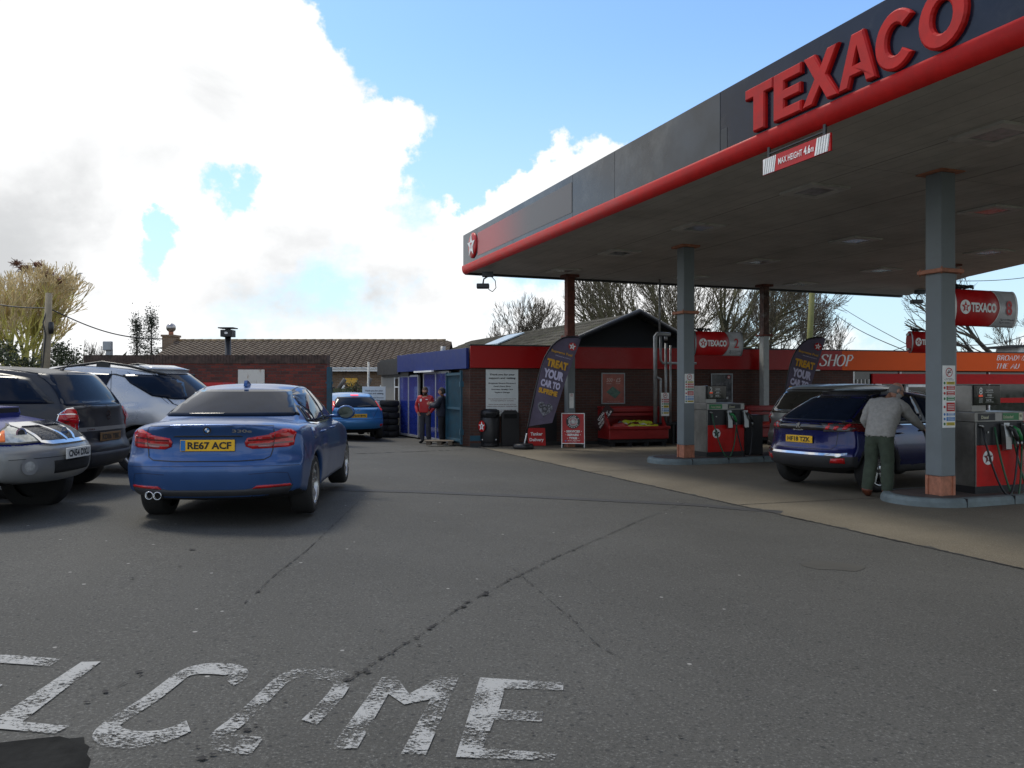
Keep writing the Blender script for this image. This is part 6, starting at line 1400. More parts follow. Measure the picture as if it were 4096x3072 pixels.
c.line('tailgate_strip', 'rear', [(-.62, .82), (.62, .82)], .05, mat('dusty_strip', (.16, .16, .16), .5), .008)
c.line('tailgate_gap', 'rear', [(-.655, 1.10), (-.65, .62), (-.6, .565), (.6, .565), (.65, .62), (.655, 1.10)], .008, M_TRIM, .004)
c.patch('rear_bumper', 'rear', [(-.84, .50), (-.84, .56), (-.5, .53), (.5, .53), (.84, .56), (.84, .50), (.78, .30), (-.78, .30)], mat('dusty_bumper', (.035, .036, .042), .6), .006, step=.08)
c.line('rear_wiper', 'rear', [(-.02, 1.155), (-.30, 1.145), (-.42, 1.15)], .022, M_TRIM, .022)
c.plate('rear', .0, .715, 'KD06 YBK', mat('dirty_plate', (.16, .09, .035), .7))
h, n = c.ray('rear', 0, .985); mb = MB(); disc(mb, (0, h.y-.012, .985), X, UP, .055, .06, 0, 24, .8); rect(mb, (0, h.y-.012, .985), Vector((.94, 0, .34)), Vector((-.34, 0, .94)), .09, .014); mb.build('badge', M_CHR, c.t)
mb = MB(); put_text(mb, 'ZAFIRA', (-.46, h.y-.02, .82), X, UP, .20, .022, bold=.02); mb.build('model_lettering', M_CHR, c.t)
mb = MB(); h, n = c.ray('top', -.05, -.20); mb.lathe([(.03, 0), (.02, .02), (.0, .03)], 12, 0, 'z', (h.x, h.y, h.z-.004)); mb.tube([h, h+Vector((0, -.22, .17))], [.008, .004], 6); mb.build('roof_antenna', M_TRIM, c.t)
c.line('brake_light', 'rear', [(-.12, 1.545), (.12, 1.545)], .02, M_TAILD, .006)
c.line('door_gap', 'right', [(.46, 1.0), (.50, .6), (.44, .40)], .007, M_TRIM, .003, mirror=True); c.line('door_gap', 'right', [(1.26, 1.0), (1.27, .3), (2.25, .3), (2.35, .6), (2.3, 1.0)], .007, M_TRIM, .003, mirror=True)
c.mirror_pair(2.15, 1.08, P_GRY)
# ----- silver off-roader
P_SIL = flake_paint('silver_paint', (.44, .46, .49), .28, .5)
sz = 13.5; c = Car('silver_suv', 'silver off-road car with black roof rails parked behind the dark people carrier', 'car', (-5.80, sz, gz(-5.95, sz)), 270,
  mpv_spec(y=(-1.06, 3.6), axles=(0, 2.74), wr=.36, gap=.06, zt=zc((-1.06, 1.12), (0, 1.14), (2.3, 1.14), (2.9, 1.08), (3.4, .95), (3.6, .80)), zb=zc((-1.06, .48), (-.5, .38), (2.5, .34), (3.6, .4)),
    w=zc((-1.06, .80), (-.5, .89), (0, .945), (.6, .915), (1.4, .905), (2.7, .935), (3.3, .88), (3.6, .8)), side=zc((.3, .95), (.55, 1.0), (.8, 1.0), (.98, .975), (1.10, .93), (1.2, .88)), rear=zc((.45, .06), (.6, 0), (.75, .02), (.8, .06), (1.1, .10)), plan=(.40, 2.6, .42, 2.4), camber=.06,
    cab=dict(bR=-.98, tR=-.30, tF=1.75, bF=2.75, zb=1.04, zt=zc((-.30, 1.645), (.2, 1.70), (1.1, 1.745), (1.75, 1.70)), wb=zc((-1.0, .72), (-.4, .84), (.5, .885), (2.0, .87), (2.75, .78)), wt=zc((-.3, .59), (.5, .66), (1.75, .63)), curve=.26, bulge=.05, camber=.05), smooth=18), P_SIL)
c.wheels('5', rimr=.24, w_=.235)
c.patch('rear_window', 'rear', [(-.68, 1.17), (-.60, 1.50), (-.54, 1.575), (.54, 1.575), (.60, 1.50), (.68, 1.17), (.62, 1.13), (-.62, 1.13)], M_CGL, .005)
for pl_ in ([(-.66, 1.17), (-.50, 1.165), (-.16, 1.22), (.20, 1.42), (.34, 1.55), (.1, 1.555), (-.30, 1.53), (-.50, 1.42)],[(.62, 1.19), (.50, 1.56), (1.05, 1.59), (1.12, 1.19)], [(1.2, 1.19), (1.13, 1.59), (1.65, 1.56), (2.3, 1.2)]): c.patch('side_window', 'right', pl_, M_CGL, .018, mirror=True, step=.05)
c.patch('spoiler', 'rear', [(-.58, 1.60), (-.50, 1.66), (.50, 1.66), (.58, 1.60)], P_SIL, .06, step=.08)
for sg in (1, -1):
    c.patch('tail_lamp', 'rear', [Vector((sg*x, z)) for x, z in [(.66, .88), (.67, 1.02), (.73, 1.02), (.73, .88)]], M_TAIL, .012, step=.05)
    c.patch('side_lamp', 'right' if sg > 0 else 'left', [(-.74, .98), (-.62, 1.0), (-.56, .97), (-.62, .91), (-.74, .90)], M_TAILD, .010, step=.05)
    h0, _ = c.ray('top', sg*.58, -.1); h1, _ = c.ray('top', sg*.62, .7); h2, _ = c.ray('top', sg*.60, 1.7)
    mb = MB(); mb.tube([h0+Vector((0, -.2, -.01)), h0+Vector((0, .0, .035)), h0.lerp(h1, .5)+Vector((0, 0, .07)), h1+Vector((0, 0, .07)), h1.lerp(h2, .5)+Vector((0, 0, .07)), h2+Vector((0, 0, .04)), h2+Vector((0, .2, -.02))], .022, 8)
    mb.box((h1.x-.025, h1.y-.12, h1.z-.02), (h1.x+.025, h1.y+.08, h1.z+.06)); mb.build('roof_rail', M_TRIM, c.t)
c.line('shoulder_gap', 'right', [(-.42, 1.10), (-.30, 1.2), (.28, 1.6)], .006, M_TRIM, .003, mirror=True); c.line('door_gap', 'right', [(.52, 1.62), (.45, 1.2), (.42, .9), (.38, .5)], .007, M_TRIM, .003, mirror=True)
c.line('tailgate_gap', 'rear', [(-.70, 1.6), (-.76, 1.1), (-.62, .70), (.62, .70), (.76, 1.1), (.70, 1.6)], .008, M_TRIM, .004)
c.patch('window_sticker', 'rear', [(-.40, 1.26), (-.25, 1.26), (-.25, 1.275), (-.40, 1.275)], M_WHITE, .007, step=.04)
c.plate('rear', 0, .80, 'WJ07 KTE', M_PLY)
# ----- blue pickup, front visible
P_NAV = flake_paint('dark_blue_paint', (.008, .016, .15), .35, .15, .25); P_SB = flake_paint('silver_bumper_paint', (.20, .205, .205), .40, .4)
py_ = 8.5; nose = -4.66; L1 = 3.75
pk = dict(y=(-1.25, L1), axles=(0, 2.95), wr=.37, gap=.07, mat3=P_SB, zone=lambda q: q.y > 3.02 and q.z < .835,
  zt=zc((-1.25, 1.05), (.6, 1.05), (.8, 1.12), (2.2, 1.14), (2.6, 1.16), (3.2, 1.09), (3.6, 1.00), (L1, .90)), zb=zc((-1.25, .5), (2.5, .42), (3.2, .40), (L1, .44)),
  w=zc((-1.25, .86), (0, .88), (1, .86), (2.6, .88), (3.0, .915), (3.45, .90), (L1, .84)), side=zc((.4, .96), (.55, 1.0), (.78, 1.0), (.84, .975), (.95, .955), (1.05, .92), (1.15, .86)),
  rear=zc((.5, 0), (1, 0)), front=zc((.42, .10), (.52, .02), (.66, .0), (.80, .02), (.85, .09), (.95, .12), (1.05, .22)), plan=(.05, 4, .30, 2.6), camber=.07,
  cab=dict(bR=.10, tR=.25, tF=1.45, bF=2.35, zb=1.05, zt=zc((.25, 1.64), (.8, 1.70), (1.45, 1.66)), wb=zc((.1, .82), (2.3, .80)), wt=zc((.25, .64), (1.45, .64)), curve=.08))
c = Car('pickup_truck', 'dark blue pickup with silver front bumper, nose cut by the left edge', 'pickup', (nose-L1+.0, py_, gz(nose, py_)-.06), 87, pk, P_NAV)
c.wheels('5', rimr=.22, w_=.25)
c.patch('windscreen', 'front', [(-.70, 1.22), (-.60, 1.60), (.60, 1.60), (.70, 1.22)], M_CGL, .006, step=.08)
for pl_ in ([(.35, 1.18), (.4, 1.56), (.95, 1.58), (.98, 1.18)], [(1.05, 1.18), (1.03, 1.58), (1.42, 1.55), (1.95, 1.2)]): c.patch('side_window', 'right', pl_, M_CGL, .006, mirror=True, step=.08)
for sg in (1, -1):
    CR = ('c', sg, .42, 3.22, .45, 1); LP = [(.02, .855), (.0, .93), (.04, 1.0), (.14, 1.03), (.34, 1.02), (.50, .98), (.58, .92), (.56, .855), (.30, .845)]
    hl = c.patch('head_lamp', CR, LP, M_LAMPG, .014, step=.035)[0]; c.line('lamp_rim', CR, LP, .014, M_TRIM, .016, parent=hl, closed=True)
    c.patch('indicator', CR, [(.46, .865), (.46, .97), (.50, .965), (.56, .92), (.55, .865)], mat('amber_lens', (.75, .16, .02), .2), .018, parent=hl, step=.03)
    hh, n = c.ray(CR, .22, .93); mb = MB(); disc(mb, hh+n*.020, n.cross(UP).normalized(), UP, .055, .06, 0, 24, .75); disc(mb, hh+n*.018, n.cross(UP).normalized(), UP, .040, .045, 1, 20); mb.build('lamp_reflector', [M_CHR, M_PLAS], hl)
    hh, n = c.ray('front', sg*.64, .625); ux_ = n.cross(UP).normalized(); mb = MB(); disc(mb, hh+n*.006, ux_, UP, .085, .085, 0, 26, .62); disc(mb, hh+n*.004, ux_, UP, .055, .055, 1, 24); mb.build('fog_lamp', [P_SB, M_LAMPG], c.t)
c.patch('grille', 'front', [(-.42, .86), (-.44, 1.0), (.44, 1.0), (.42, .86), (.36, .845), (-.36, .845)], mat('grille_mesh', (.02, .02, .022), .5, bump=1.0, bscale=60), .008, step=.05)
fr = c.line('grille_frame', 'front', [(-.45, .85), (-.46, 1.0), (-.40, 1.015), (.40, 1.015), (.46, 1.0), (.45, .85), (.36, .835), (-.36, .835)], .036, M_CHR, .022, closed=True)[0]
for sg in (1, -1): c.line('grille_bar', 'front', [(sg*.19, 1.0), (sg*.07, .85)], .035, M_CHR, .028, parent=fr)
hh, n = c.ray('front', 0, .93); mb = MB(); disc(mb, hh+Vector((0, .035, 0)), -X, UP, .065, .06, 0, 24, .72); rect(mb, hh+Vector((0, .036, 0)), -X, UP, .15, .028); mb.build('badge', M_CHR, c.t)
c.patch('lower_intake', 'front', [(-.36, .53), (-.38, .66), (.38, .66), (.36, .53)], M_UND, .004, step=.06)
c.line('bumper_crease', 'front', [(-.8, .70), (-.5, .70), (.5, .70), (.8, .70)], .006, M_PLAS, .003)
c.plate('front', 0, .72, 'CN54 DXU', M_PLW, off=.03)
h, n = c.ray('top', 0, 2.85); mb = MB(); mb.prism([(2.45, h.z-.06), (2.5, h.z+.04), (2.8, h.z+.085), (3.0, h.z+.075), (3.02, h.z+.01), (3.0, h.z-.05)], -.28, .28, 'yz'); sc_ = mb.build('bonnet_scoop', P_NAV, c.t); mb = MB(); mb.box((-.24, 2.99, h.z+.015), (.24, 3.024, h.z+.065)); mb.build('scoop_opening', M_UND, sc_)
c.line('bonnet_gap', 'top', [(-.74, 2.4), (-.72, 3.2), (-.5, 3.5), (.5, 3.5), (.72, 3.2), (.74, 2.4)], .008, M_TRIM, .003)
# ----- dark blue crossover at the pump
P_DBL = flake_paint('deep_blue_paint', (.003, .006, .085), .25, .3)
pg = mpv_spec(y=(-.86, 3.58), axles=(0, 2.675), wr=.355, gap=.05, mat3=M_PLAS, zone=lambda q: (q.z < .40) or (q.y < -.45 and q.z < .56) or any(math.hypot(q.y-a, q.z-.345) < .465 and abs(q.x) > .75 for a in (0, 2.675)),
  zt=zc((-.86, 1.06), (-.4, 1.09), (1.0, 1.03), (2.4, 1.02), (2.9, .99), (3.4, .88), (3.58, .72)), zb=zc((-.86, .36), (-.4, .26), (2.5, .24), (3.58, .28)),
  w=zc((-.86, .83), (-.4, .885), (0, .92), (1, .895), (2.7, .915), (3.3, .86), (3.58, .76)), side=zc((.2, .94), (.4, .98), (.6, 1.0), (.8, .99), (.95, .96), (1.06, .90), (1.15, .84)),
  rear=zc((.3, .12), (.42, .03), (.55, .0), (.62, .03), (.68, .09), (.9, .10), (1.02, .075), (1.1, .10)), front=zc((.3, .05), (.5, .0), (.8, .3)), plan=(.30, 3.0, .42, 2.4), camber=.05,
  cab=dict(bR=-.72, tR=.02, tF=1.7, bF=2.75, zb=.98, zt=zc((.02, 1.48), (.4, 1.53), (1.1, 1.565), (1.7, 1.53)), wb=zc((-.75, .72), (0, .85), (2.0, .85), (2.75, .74)), wt=zc((.02, .565), (.6, .63), (1.7, .60)), curve=.16, bulge=.05, camber=.045))
pX, pY = 5.21, 13.2
c = Car('crossover_car', 'dark blue crossover being refuelled, its tail towards the yard', 'car', (pX, pY, 0.004), 61, pg, P_DBL)
c.wheels('v', rimr=.255, w_=.225)
c.patch('rear_window', 'rear', [(-.67, 1.13), (-.56, 1.44), (-.50, 1.47), (.50, 1.47), (.56, 1.44), (.67, 1.13), (.60, 1.09), (-.60, 1.09)], M_CGL, .005)
c.patch('roof_spoiler', 'rear', [(-.56, 1.49), (-.52, 1.535), (.52, 1.535), (.56, 1.49)], M_TRIM, .05, step=.07)
c.patch('window_surround', 'right', [(-.55, 1.09), (-.05, 1.04), (2.35, 1.03), (2.2, 1.12), (1.68, 1.44), (1.0, 1.50), (.3, 1.47), (-.2, 1.32)], M_TRIM, .004, mirror=True, step=.07)
for pl_ in ([(.02, 1.09), (-.02, 1.28), (.32, 1.43), (1.05, 1.465), (1.1, 1.08)], [(1.18, 1.08), (1.13, 1.465), (1.62, 1.42), (2.15, 1.10), (2.1, 1.07)]): c.patch('side_window', 'right', pl_, M_CGL, .007, mirror=True, step=.07)
c.line('chrome_strip', 'right', [(-.50, 1.07), (-.05, 1.03), (2.3, 1.015)], .014, M_CHR, .009, mirror=True)
c.line('pillar_trim', 'rear', [(-.70, 1.10), (-.60, 1.42), (-.54, 1.50)], .018, M_CHR, .010); c.line('pillar_trim', 'rear', [(.70, 1.10), (.60, 1.42), (.54, 1.50)], .012, M_TRIM, .010)
c.patch('tailgate_band', 'rear', [(-.80, .96), (-.78, 1.05), (-.6, 1.07), (.6, 1.07), (.78, 1.05), (.80, .96), (.6, .95), (-.6, .95)], mat('gloss_black_band', (.015, .015, .017), .08, coat=.5), .008, step=.06)
for sg in (1, -1):
    lm = c.patch('tail_lamp', 'rear', [Vector((sg*x, z)) for x, z in [(.42, .965), (.44, 1.055), (.78, 1.045), (.86, .99), (.84, .93), (.70, .945)]], M_TAILD, .012, step=.05)[0]
    c.patch('lamp_wrap', 'right' if sg > 0 else 'left', [(-.72, .93), (-.72, 1.05), (-.56, 1.04), (-.46, .98), (-.52, .94)], mat('smoked_lamp', (.06, .06, .065), .12), .012, parent=lm, step=.04)
    for k in range(3): x0 = .45+k*.105; c.patch('light_claw', 'rear', [Vector((sg*x, z)) for x, z in [(x0, .968), (x0+.035, 1.045), (x0+.085, 1.045), (x0+.05, .968)]], mat('claw_red', (.55, .015, .02), .2, coat=.4), .016, parent=lm, step=.03)
    c.patch('bumper_reflector', 'rear', [Vector((sg*x, z)) for x, z in [(.56, .46), (.58, .53), (.74, .54), (.74, .46)]], M_TAIL, .010, step=.04)
c.line('bumper_chrome', 'rear', [(-.80, .60), (-.5, .585), (.5, .585), (.66, .585), (.76, .60)], .030, M_CHR, .014); c.patch('bumper_chrome_end', 'rear', [(.48, .575), (.66, .535), (.76, .60), (.60, .605)], M_CHR, .014, step=.04)
c.plate('rear', -.0, .80, 'HF18 TZK', M_PLY)
h, n = c.ray('rear', 0, 1.01); mb = MB(); lion = [(0, .05), (.02, .055), (.035, .04), (.02, .03), (.035, .02), (.03, .005), (.012, .008), (.02, -.02), (.035, -.045), (.015, -.05), (.005, -.02), (-.012, -.015), (-.02, -.05), (-.04, -.05), (-.03, -.01), (-.02, .015), (-.04, .03), (-.035, .04), (-.015, .035)]
tri = geometry.tessellate_polygon([[Vector((p[0], p[1], 0)) for p in lion]]); mb.add([(p[0], h.y-.016, 1.015+p[1]*.8) for p in lion], [tuple(t_) for t_ in tri]); mb.build('badge', M_CHR, c.t)
mb = MB(); put_text(mb, 'PEUGEOT', (0, h.y-.018, .945), X, UP, .20, .018, bold=.03); mb.build('maker_lettering', M_CHR, c.t)
c.line('tailgate_gap', 'rear', [(-.62, .94), (-.60, .72), (-.54, .66), (.54, .66), (.60, .72), (.62, .94)], .007, M_TRIM, .003)
c.mirror_pair(2.05, 1.06, M_TRIM); c.line('door_gap', 'right', [(1.14, 1.03), (1.13, .40)], .006, M_TRIM, .003, mirror=True); c.line('door_gap', 'right', [(.02, 1.03), (.30, .8), (.47, .45)], .006, M_TRIM, .003, mirror=True)
for sg in (-1, 1): c.line('roof_bar', 'top', [(sg*.52, .2), (sg*.57, .8), (sg*.56, 1.65)], .025, M_CHR, .03)
for y0 in (.42, 1.35):
    for sg in (1, -1): h, n = c.ray('right' if sg > 0 else 'left', y0, .90); mb = MB(); mb.tube([(h.x-sg*.01, y0-.1, .90), (h.x+sg*.03, y0-.07, .90), (h.x+sg*.03, y0+.07, .90), (h.x-sg*.01, y0+.1, .90)], .012, 8); mb.build('door_handle', P_DBL, c.t)
# open fuel flap near rear wheel, right side
h, n = c.ray('right', -.12, .93); mb = MB(); disc(mb, h+Vector((.008, 0, 0)), Vector((0, 1, 0)), UP, .075, .075); mb.build('filler_recess', M_UND, c.t)
# ----- light blue hatchback
P_LBL = flake_paint('bright_blue_paint', (.035, .18, .42), .30, .3)
hb = mpv_spec(y=(-.82, 3.5), axles=(0, 2.64), wr=.315, zt=zc((-.82, .97), (-.3, .99), (1.0, .98), (2.4, .98), (2.9, .93), (3.3, .80), (3.5, .64)), zb=zc((-.82, .34), (-.4, .22), (2.5, .2), (3.5, .24)),
  w=zc((-.82, .80), (-.4, .875), (0, .91), (1, .89), (2.6, .90), (3.2, .85), (3.5, .74)), rear=zc((.3, .10), (.45, .02), (.62, .0), (.68, .05), (.8, .08), (.98, .11)), plan=(.24, 3.0, .42, 2.4),
  cab=dict(bR=-.70, tR=-.18, tF=1.5, bF=2.5, zb=.92, zt=zc((-.18, 1.37), (.2, 1.43), (.9, 1.47), (1.5, 1.43)), wb=zc((-.7, .74), (0, .84), (2.5, .74)), wt=zc((-.18, .56), (.6, .62), (1.5, .58)), curve=.15, bulge=.04), vox=.028)
fY = 25.3; fX = X_at(350.5, fY); c = Car('hatchback_car', 'light blue hatchback with its brake lights lit, driving into the yard', 'car', (fX+.1, fY, gz(fX, fY)), -22, hb, P_LBL)
c.wheels('5', rimr=.21, w_=.205)
c.patch('rear_window', 'rear', [(-.68, 1.01), (-.60, 1.25), (-.52, 1.33), (.52, 1.33), (.60, 1.25), (.68, 1.01)], M_CGL, .005)
M_BRAKE = mat('lit_brake_lamp', (.5, .02, .02), .2, emit=(1, .03, .02, 1.2))
for sg in (1, -1):
    c.patch('tail_lamp', 'rear', [Vector((sg*x, z)) for x, z in [(.74, .90), (.66, 1.05), (.62, 1.20), (.68, 1.20), (.80, 1.02), (.86, .92)]], mat('lit_tail_lamp', (.5, .03, .03), .2, emit=(1, .03, .02, .15)), .012, step=.05)
    c.patch('bumper_reflector', 'rear', [Vector((sg*x, z)) for x, z in [(.68, .43), (.68, .50), (.80, .51), (.80, .43)]], M_TAIL, .010, step=.05)
c.line('high_brake_light', 'rear', [(-.12, 1.375), (.12, 1.375)], .025, M_BRAKE, .012)
c.line('rear_wiper', 'rear', [(0, 1.03), (.25, 1.05), (.42, 1.06)], .03, M_TRIM, .015)
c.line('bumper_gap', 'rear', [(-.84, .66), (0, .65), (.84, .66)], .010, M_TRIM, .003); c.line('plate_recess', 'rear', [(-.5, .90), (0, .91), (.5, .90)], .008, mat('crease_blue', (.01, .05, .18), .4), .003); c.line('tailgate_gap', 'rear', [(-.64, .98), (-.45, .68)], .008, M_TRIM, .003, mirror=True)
c.plate('rear', 0, .76, 'WG10 BVN', M_PLY)
h, n = c.ray('rear', 0, .93); mb = MB(); disc(mb, (0, h.y-.01, .93), X, UP, .065, .03, 0, 20); disc(mb, (0, h.y-.013, .93), X, UP, .055, .024, 1, 20); mb.build('badge', [M_CHR, M_BLUES], c.t)
c.mirror_pair(1.9, .98, P_LBL)
# ----- pale people carrier beyond
P_PAL = flake_paint('pale_silver_paint', (.30, .31, .30), .35, .4)
c = Car('pale_people_carrier', 'pale silver people carrier on the far side of the dark blue crossover', 'car', (6.75, 18.0, .004), 62, mpv_spec(vox=.03, cab=dict(bR=-.78, tR=-.30, tF=1.75, bF=2.95, zb=.92, zt=zc((-.42, 1.62), (.1, 1.68), (1.0, 1.70), (1.75, 1.66)), wb=zc((-.8, .795), (0, .865), (2.0, .86), (2.95, .76)), wt=zc((-.42, .64), (.5, .68), (1.75, .64)), curve=.10, bulge=.03, camber=.03)), P_PAL)
c.wheels('5', rimr=.21, w_=.205)
c.patch('rear_window', 'rear', [(-.70, 1.05), (-.64, 1.52), (.64, 1.52), (.70, 1.05)], mat('brown_tint_glass', (.035, .033, .028), .1, coat=.3), .005, step=.07); c.line('window_seal', 'rear', [(-.72, 1.03), (-.65, 1.55), (.65, 1.55), (.72, 1.03)], .03, M_TRIM, .007)
for pl_ in ([(-.35, 1.10), (-.1, 1.5), (.4, 1.52), (.45, 1.10)], [(.55, 1.10), (.5, 1.52), (1.15, 1.54), (1.2, 1.10)], [(1.3, 1.1), (1.25, 1.53), (1.66, 1.48), (2.2, 1.12)]): c.patch('side_window', 'right', pl_, M_CGL, .006, mirror=True, step=.08)
for sg in (1, -1): c.patch('tail_lamp', 'rear', [Vector((sg*x, z)) for x, z in [(.70, .80), (.68, 1.02), (.80, 1.02), (.84, .80)]], M_TAIL, .012, step=.06)
c.plate('rear', 0, .75, 'LS05 OXN', M_PLY)
c.patch('sunroof', 'top', [(-.30, .2), (-.30, .75), (.30, .75), (.30, .2)], M_CGL, .006, step=.1)
# ---------------------------------------------------------------- people
M_SKIN = mat('skin', (.42, .22, .15), .55, var=.08)
def person(loc, rotz, desc, J, rad, clothes, hair=None, hands=(), head=None, skin=None, extras=None):
    """J: joint -> (x,y,z) local, facing +y. clothes: list of (name, material, test(co, bone), offset)"""
    t = empty('person', loc, rotz, desc, 'person')
    bones = [('pelvis', 'spine'), ('spine', 'chest'), ('chest', 'neck'), ('neck', 'skull')]
    for s_ in 'LR': bones += [('chest', 'sh'+s_), ('sh'+s_, 'el'+s_), ('el'+s_, 'wr'+s_), ('pelvis', 'hip'+s_), ('hip'+s_, 'kn'+s_), ('kn'+s_, 'an'+s_), ('an'+s_, 'toe'+s_)]
    names = list(J); idx = {n: i for i, n in enumerate(names)}; me = bpy.data.meshes.new('p'); V0 = [Vector(J[n]) for n in names]; ed = []; vs = list(V0); rr = [rad[n] for n in names]
    for a, b in bones:
        # one mid vertex per limb bone for taper
        if a[:2] in ('el', 'kn', 'sh', 'hi') and b[:2] in ('wr', 'an', 'el', 'kn'):
            ra, rb = rad[a], rad[b]; m = V0[idx[a]].lerp(V0[idx[b]], .35); vs.append(m); k = {'wr': 1.02, 'an': 1.18, 'el': 1.0, 'kn': 1.0}[b[:2]]; rr.append(((ra[0]*.65+rb[0]*.35)*k, (ra[1]*.65+rb[1]*.35)*k)); ed += [(idx[a], len(vs)-1), (len(vs)-1, idx[b])]
        else: ed.append((idx[a], idx[b]))
    me.from_pydata([tuple(v) for v in vs], ed, []); ob = bpy.data.objects.new('tmp', me); COL.objects.link(ob)
    m = ob.modifiers.new('s', 'SKIN'); m.use_smooth_shade = True
    sv = me.skin_vertices[0].data
    for i, r in enumerate(rr): sv[i].radius = r; sv[i].use_root = False
    sv[idx['pelvis']].use_root = True
    m2 = ob.modifiers.new('d', 'SUBSURF'); m2.levels = 3; m2.render_levels = 3
    dg = bpy.context.evaluated_depsgraph_get(); bm_me = bpy.data.meshes.new_from_object(ob.evaluated_get(dg)); bpy.data.objects.remove(ob)
    V = [v.co.copy() for v in bm_me.vertices]; F = [list(p.vertices) for p in bm_me.polygons]; NV = [v.normal.copy() for v in bm_me.vertices]
    segs = [(a, b, V0[idx[a]], V0[idx[b]]) for a, b in bones]
    def nearest(c):
        best = None
        for a, b, p, q in segs:
            d = q-p; u = max(0, min(1, (c-p).dot(d)/max(1e-9, d.length_squared))); dist = (c-p-d*u).length - min(rad[a][0], rad[b][0])*.5
            if best is None or dist < best[0]: best = (dist, a, b, u)
        return best[1:]
    fb = [nearest(sum((V[i] for i in f), Vector())/len(f)) for f in F]
    mb = MB(); mb.add(V, F, 0, True)
    # head: shaped ellipsoid on the skull joint, facing dir
    hc, fwd = Vector(J['skull'])+Vector((0, 0, 0)), Vector(head['fwd']).normalized(); upv = Vector(head.get('up', (0, 0, 1))).normalized(); rt = fwd.cross(upv).normalized(); upv = rt.cross(fwd).normalized(); hs = head.get('s', 1.0)
    hc = hc + upv*.07*hs
    def HP(x, y, z): return hc + (rt*x + fwd*y + upv*z)*hs
    n1, n2 = 28, 20; hv = []
    for a in range(n2+1):
        for b in range(n1):
            th = math.pi*a/n2; ph = 2*math.pi*b/n1; x = math.sin(th)*math.cos(ph)*.076; y = math.sin(th)*math.sin(ph)*.098; z = math.cos(th)*.118
            if z < -.02: k = 1-(-.02-z)*3.0; x *= k; y = y*(k*.9+.1) + (-.02-z)*.22
            if y > .05: y += .004
            if y > 0:
                nz = math.exp(-((z+.018)/.022)**2 - (x/.013)**2); y += .024*nz          # nose
                y -= .010*math.exp(-((z-.012)/.014)**2)*math.exp(-((abs(x)-.032)/.016)**2)   # eye sockets
                y += .006*math.exp(-((z-.032)/.008)**2)*math.exp(-(x/.05)**2)
                y += .006*math.exp(-((z+.062)/.008)**2 - (x/.024)**2) - .005*math.exp(-((z+.072)/.005)**2 - (x/.02)**2)
            hv.append(HP(x, y, z))
    mb.add(hv, [(a*n1+b, (a+1)*n1+b, (a+1)*n1+(b+1) % n1, a*n1+(b+1) % n1) for a in range(n2) for b in range(n1)], 0, True)
    for sg in (-1, 1):
        m0 = MB(); m0.sphere((0, 0, 0), 1, 10, 8, 0, (.011, .022, .033)); mb.add([HP(sg*.078+v.x, -.008+v.y, -.008+v.z) for v in m0.v], m0.f, 0, True)
    # hands
    for hnd in hands:
        w = Vector(J['wr'+hnd['s']]); d = Vector(hnd['dir']).normalized(); pn = Vector(hnd['palm']).normalized(); sd = d.cross(pn).normalized(); pn = sd.cross(d).normalized()
        pv = []; 
        for (a, wd, th) in [(0, .024, .020), (.03, .036, .017), (.075, .042, .015), (.092, .040, .012)]:
            for k in range(10): q = 2*math.pi*k/10; pv.append(w + d*a + sd*wd*math.cos(q) + pn*th*math.sin(q))
        mb.add(pv, [(r_*10+k, r_*10+(k+1) % 10, (r_+1)*10+(k+1) % 10, (r_+1)*10+k) for r_ in range(3) for k in range(10)]+[tuple(range(30, 40))], 0, True)
        cu = hnd.get('curl', .5)
        for k, (off, ln) in enumerate([(-.030, .068), (-.010, .078), (.010, .074), (.029, .058)]):
            p = w + d*.085 + sd*off; dd = d.copy(); P = [p]
            for j, fr in enumerate((.45, .32, .25)): dd = (dd*math.cos(cu*(.5+.3*j)) + pn*math.sin(cu*(.5+.3*j))).normalized(); p = p + dd*ln*fr; P.append(p)
            mb.tube(P, [.0095, .009, .008, .006], 8)
        th0 = w + d*.03 + sd*hnd.get('tside', -1)*.034; td = (d*.7 + sd*hnd.get('tside', -1)*.6 + pn*.35).normalized(); mb.tube([th0, th0+td*.035, th0+td*.035+(d*.8+pn*.5).normalized()*.032], [.012, .0105, .007], 8)
    mb.build('body', skin or M_SKIN, t, fix=False)
    for nm, m_, test, off in clothes:
        keep = [i for i, f in enumerate(F) if test(sum((V[j] for j in f), Vector())/len(f), fb[i])]
        used = sorted({j for i in keep for j in F[i]}); mp = {j: k for k, j in enumerate(used)}; cm = MB()
        outer = []
        for j in used:
            wr_ = mnoise.noise(V[j]*11)*.010 + mnoise.noise(V[j]*27)*.004; outer.append(V[j]+NV[j]*(off+wr_))
        fs = [[mp[j] for j in F[i]] for i in keep]; ed_ = {}
        for f in fs:
            for i in range(len(f)): ed_[(f[i], f[(i+1) % len(f)])] = 1
        bd = [(a, b) for a, b in ed_ if (b, a) not in ed_]; n = len(outer); inner = [V[j]+NV[j]*.001 for j in used]
        cm.add(outer+inner, fs, 0, True); cm.add(outer+inner, [(b, a, n+a, n+b) for a, b in bd], 0, True); cm.build(nm, m_, t, fix=True)
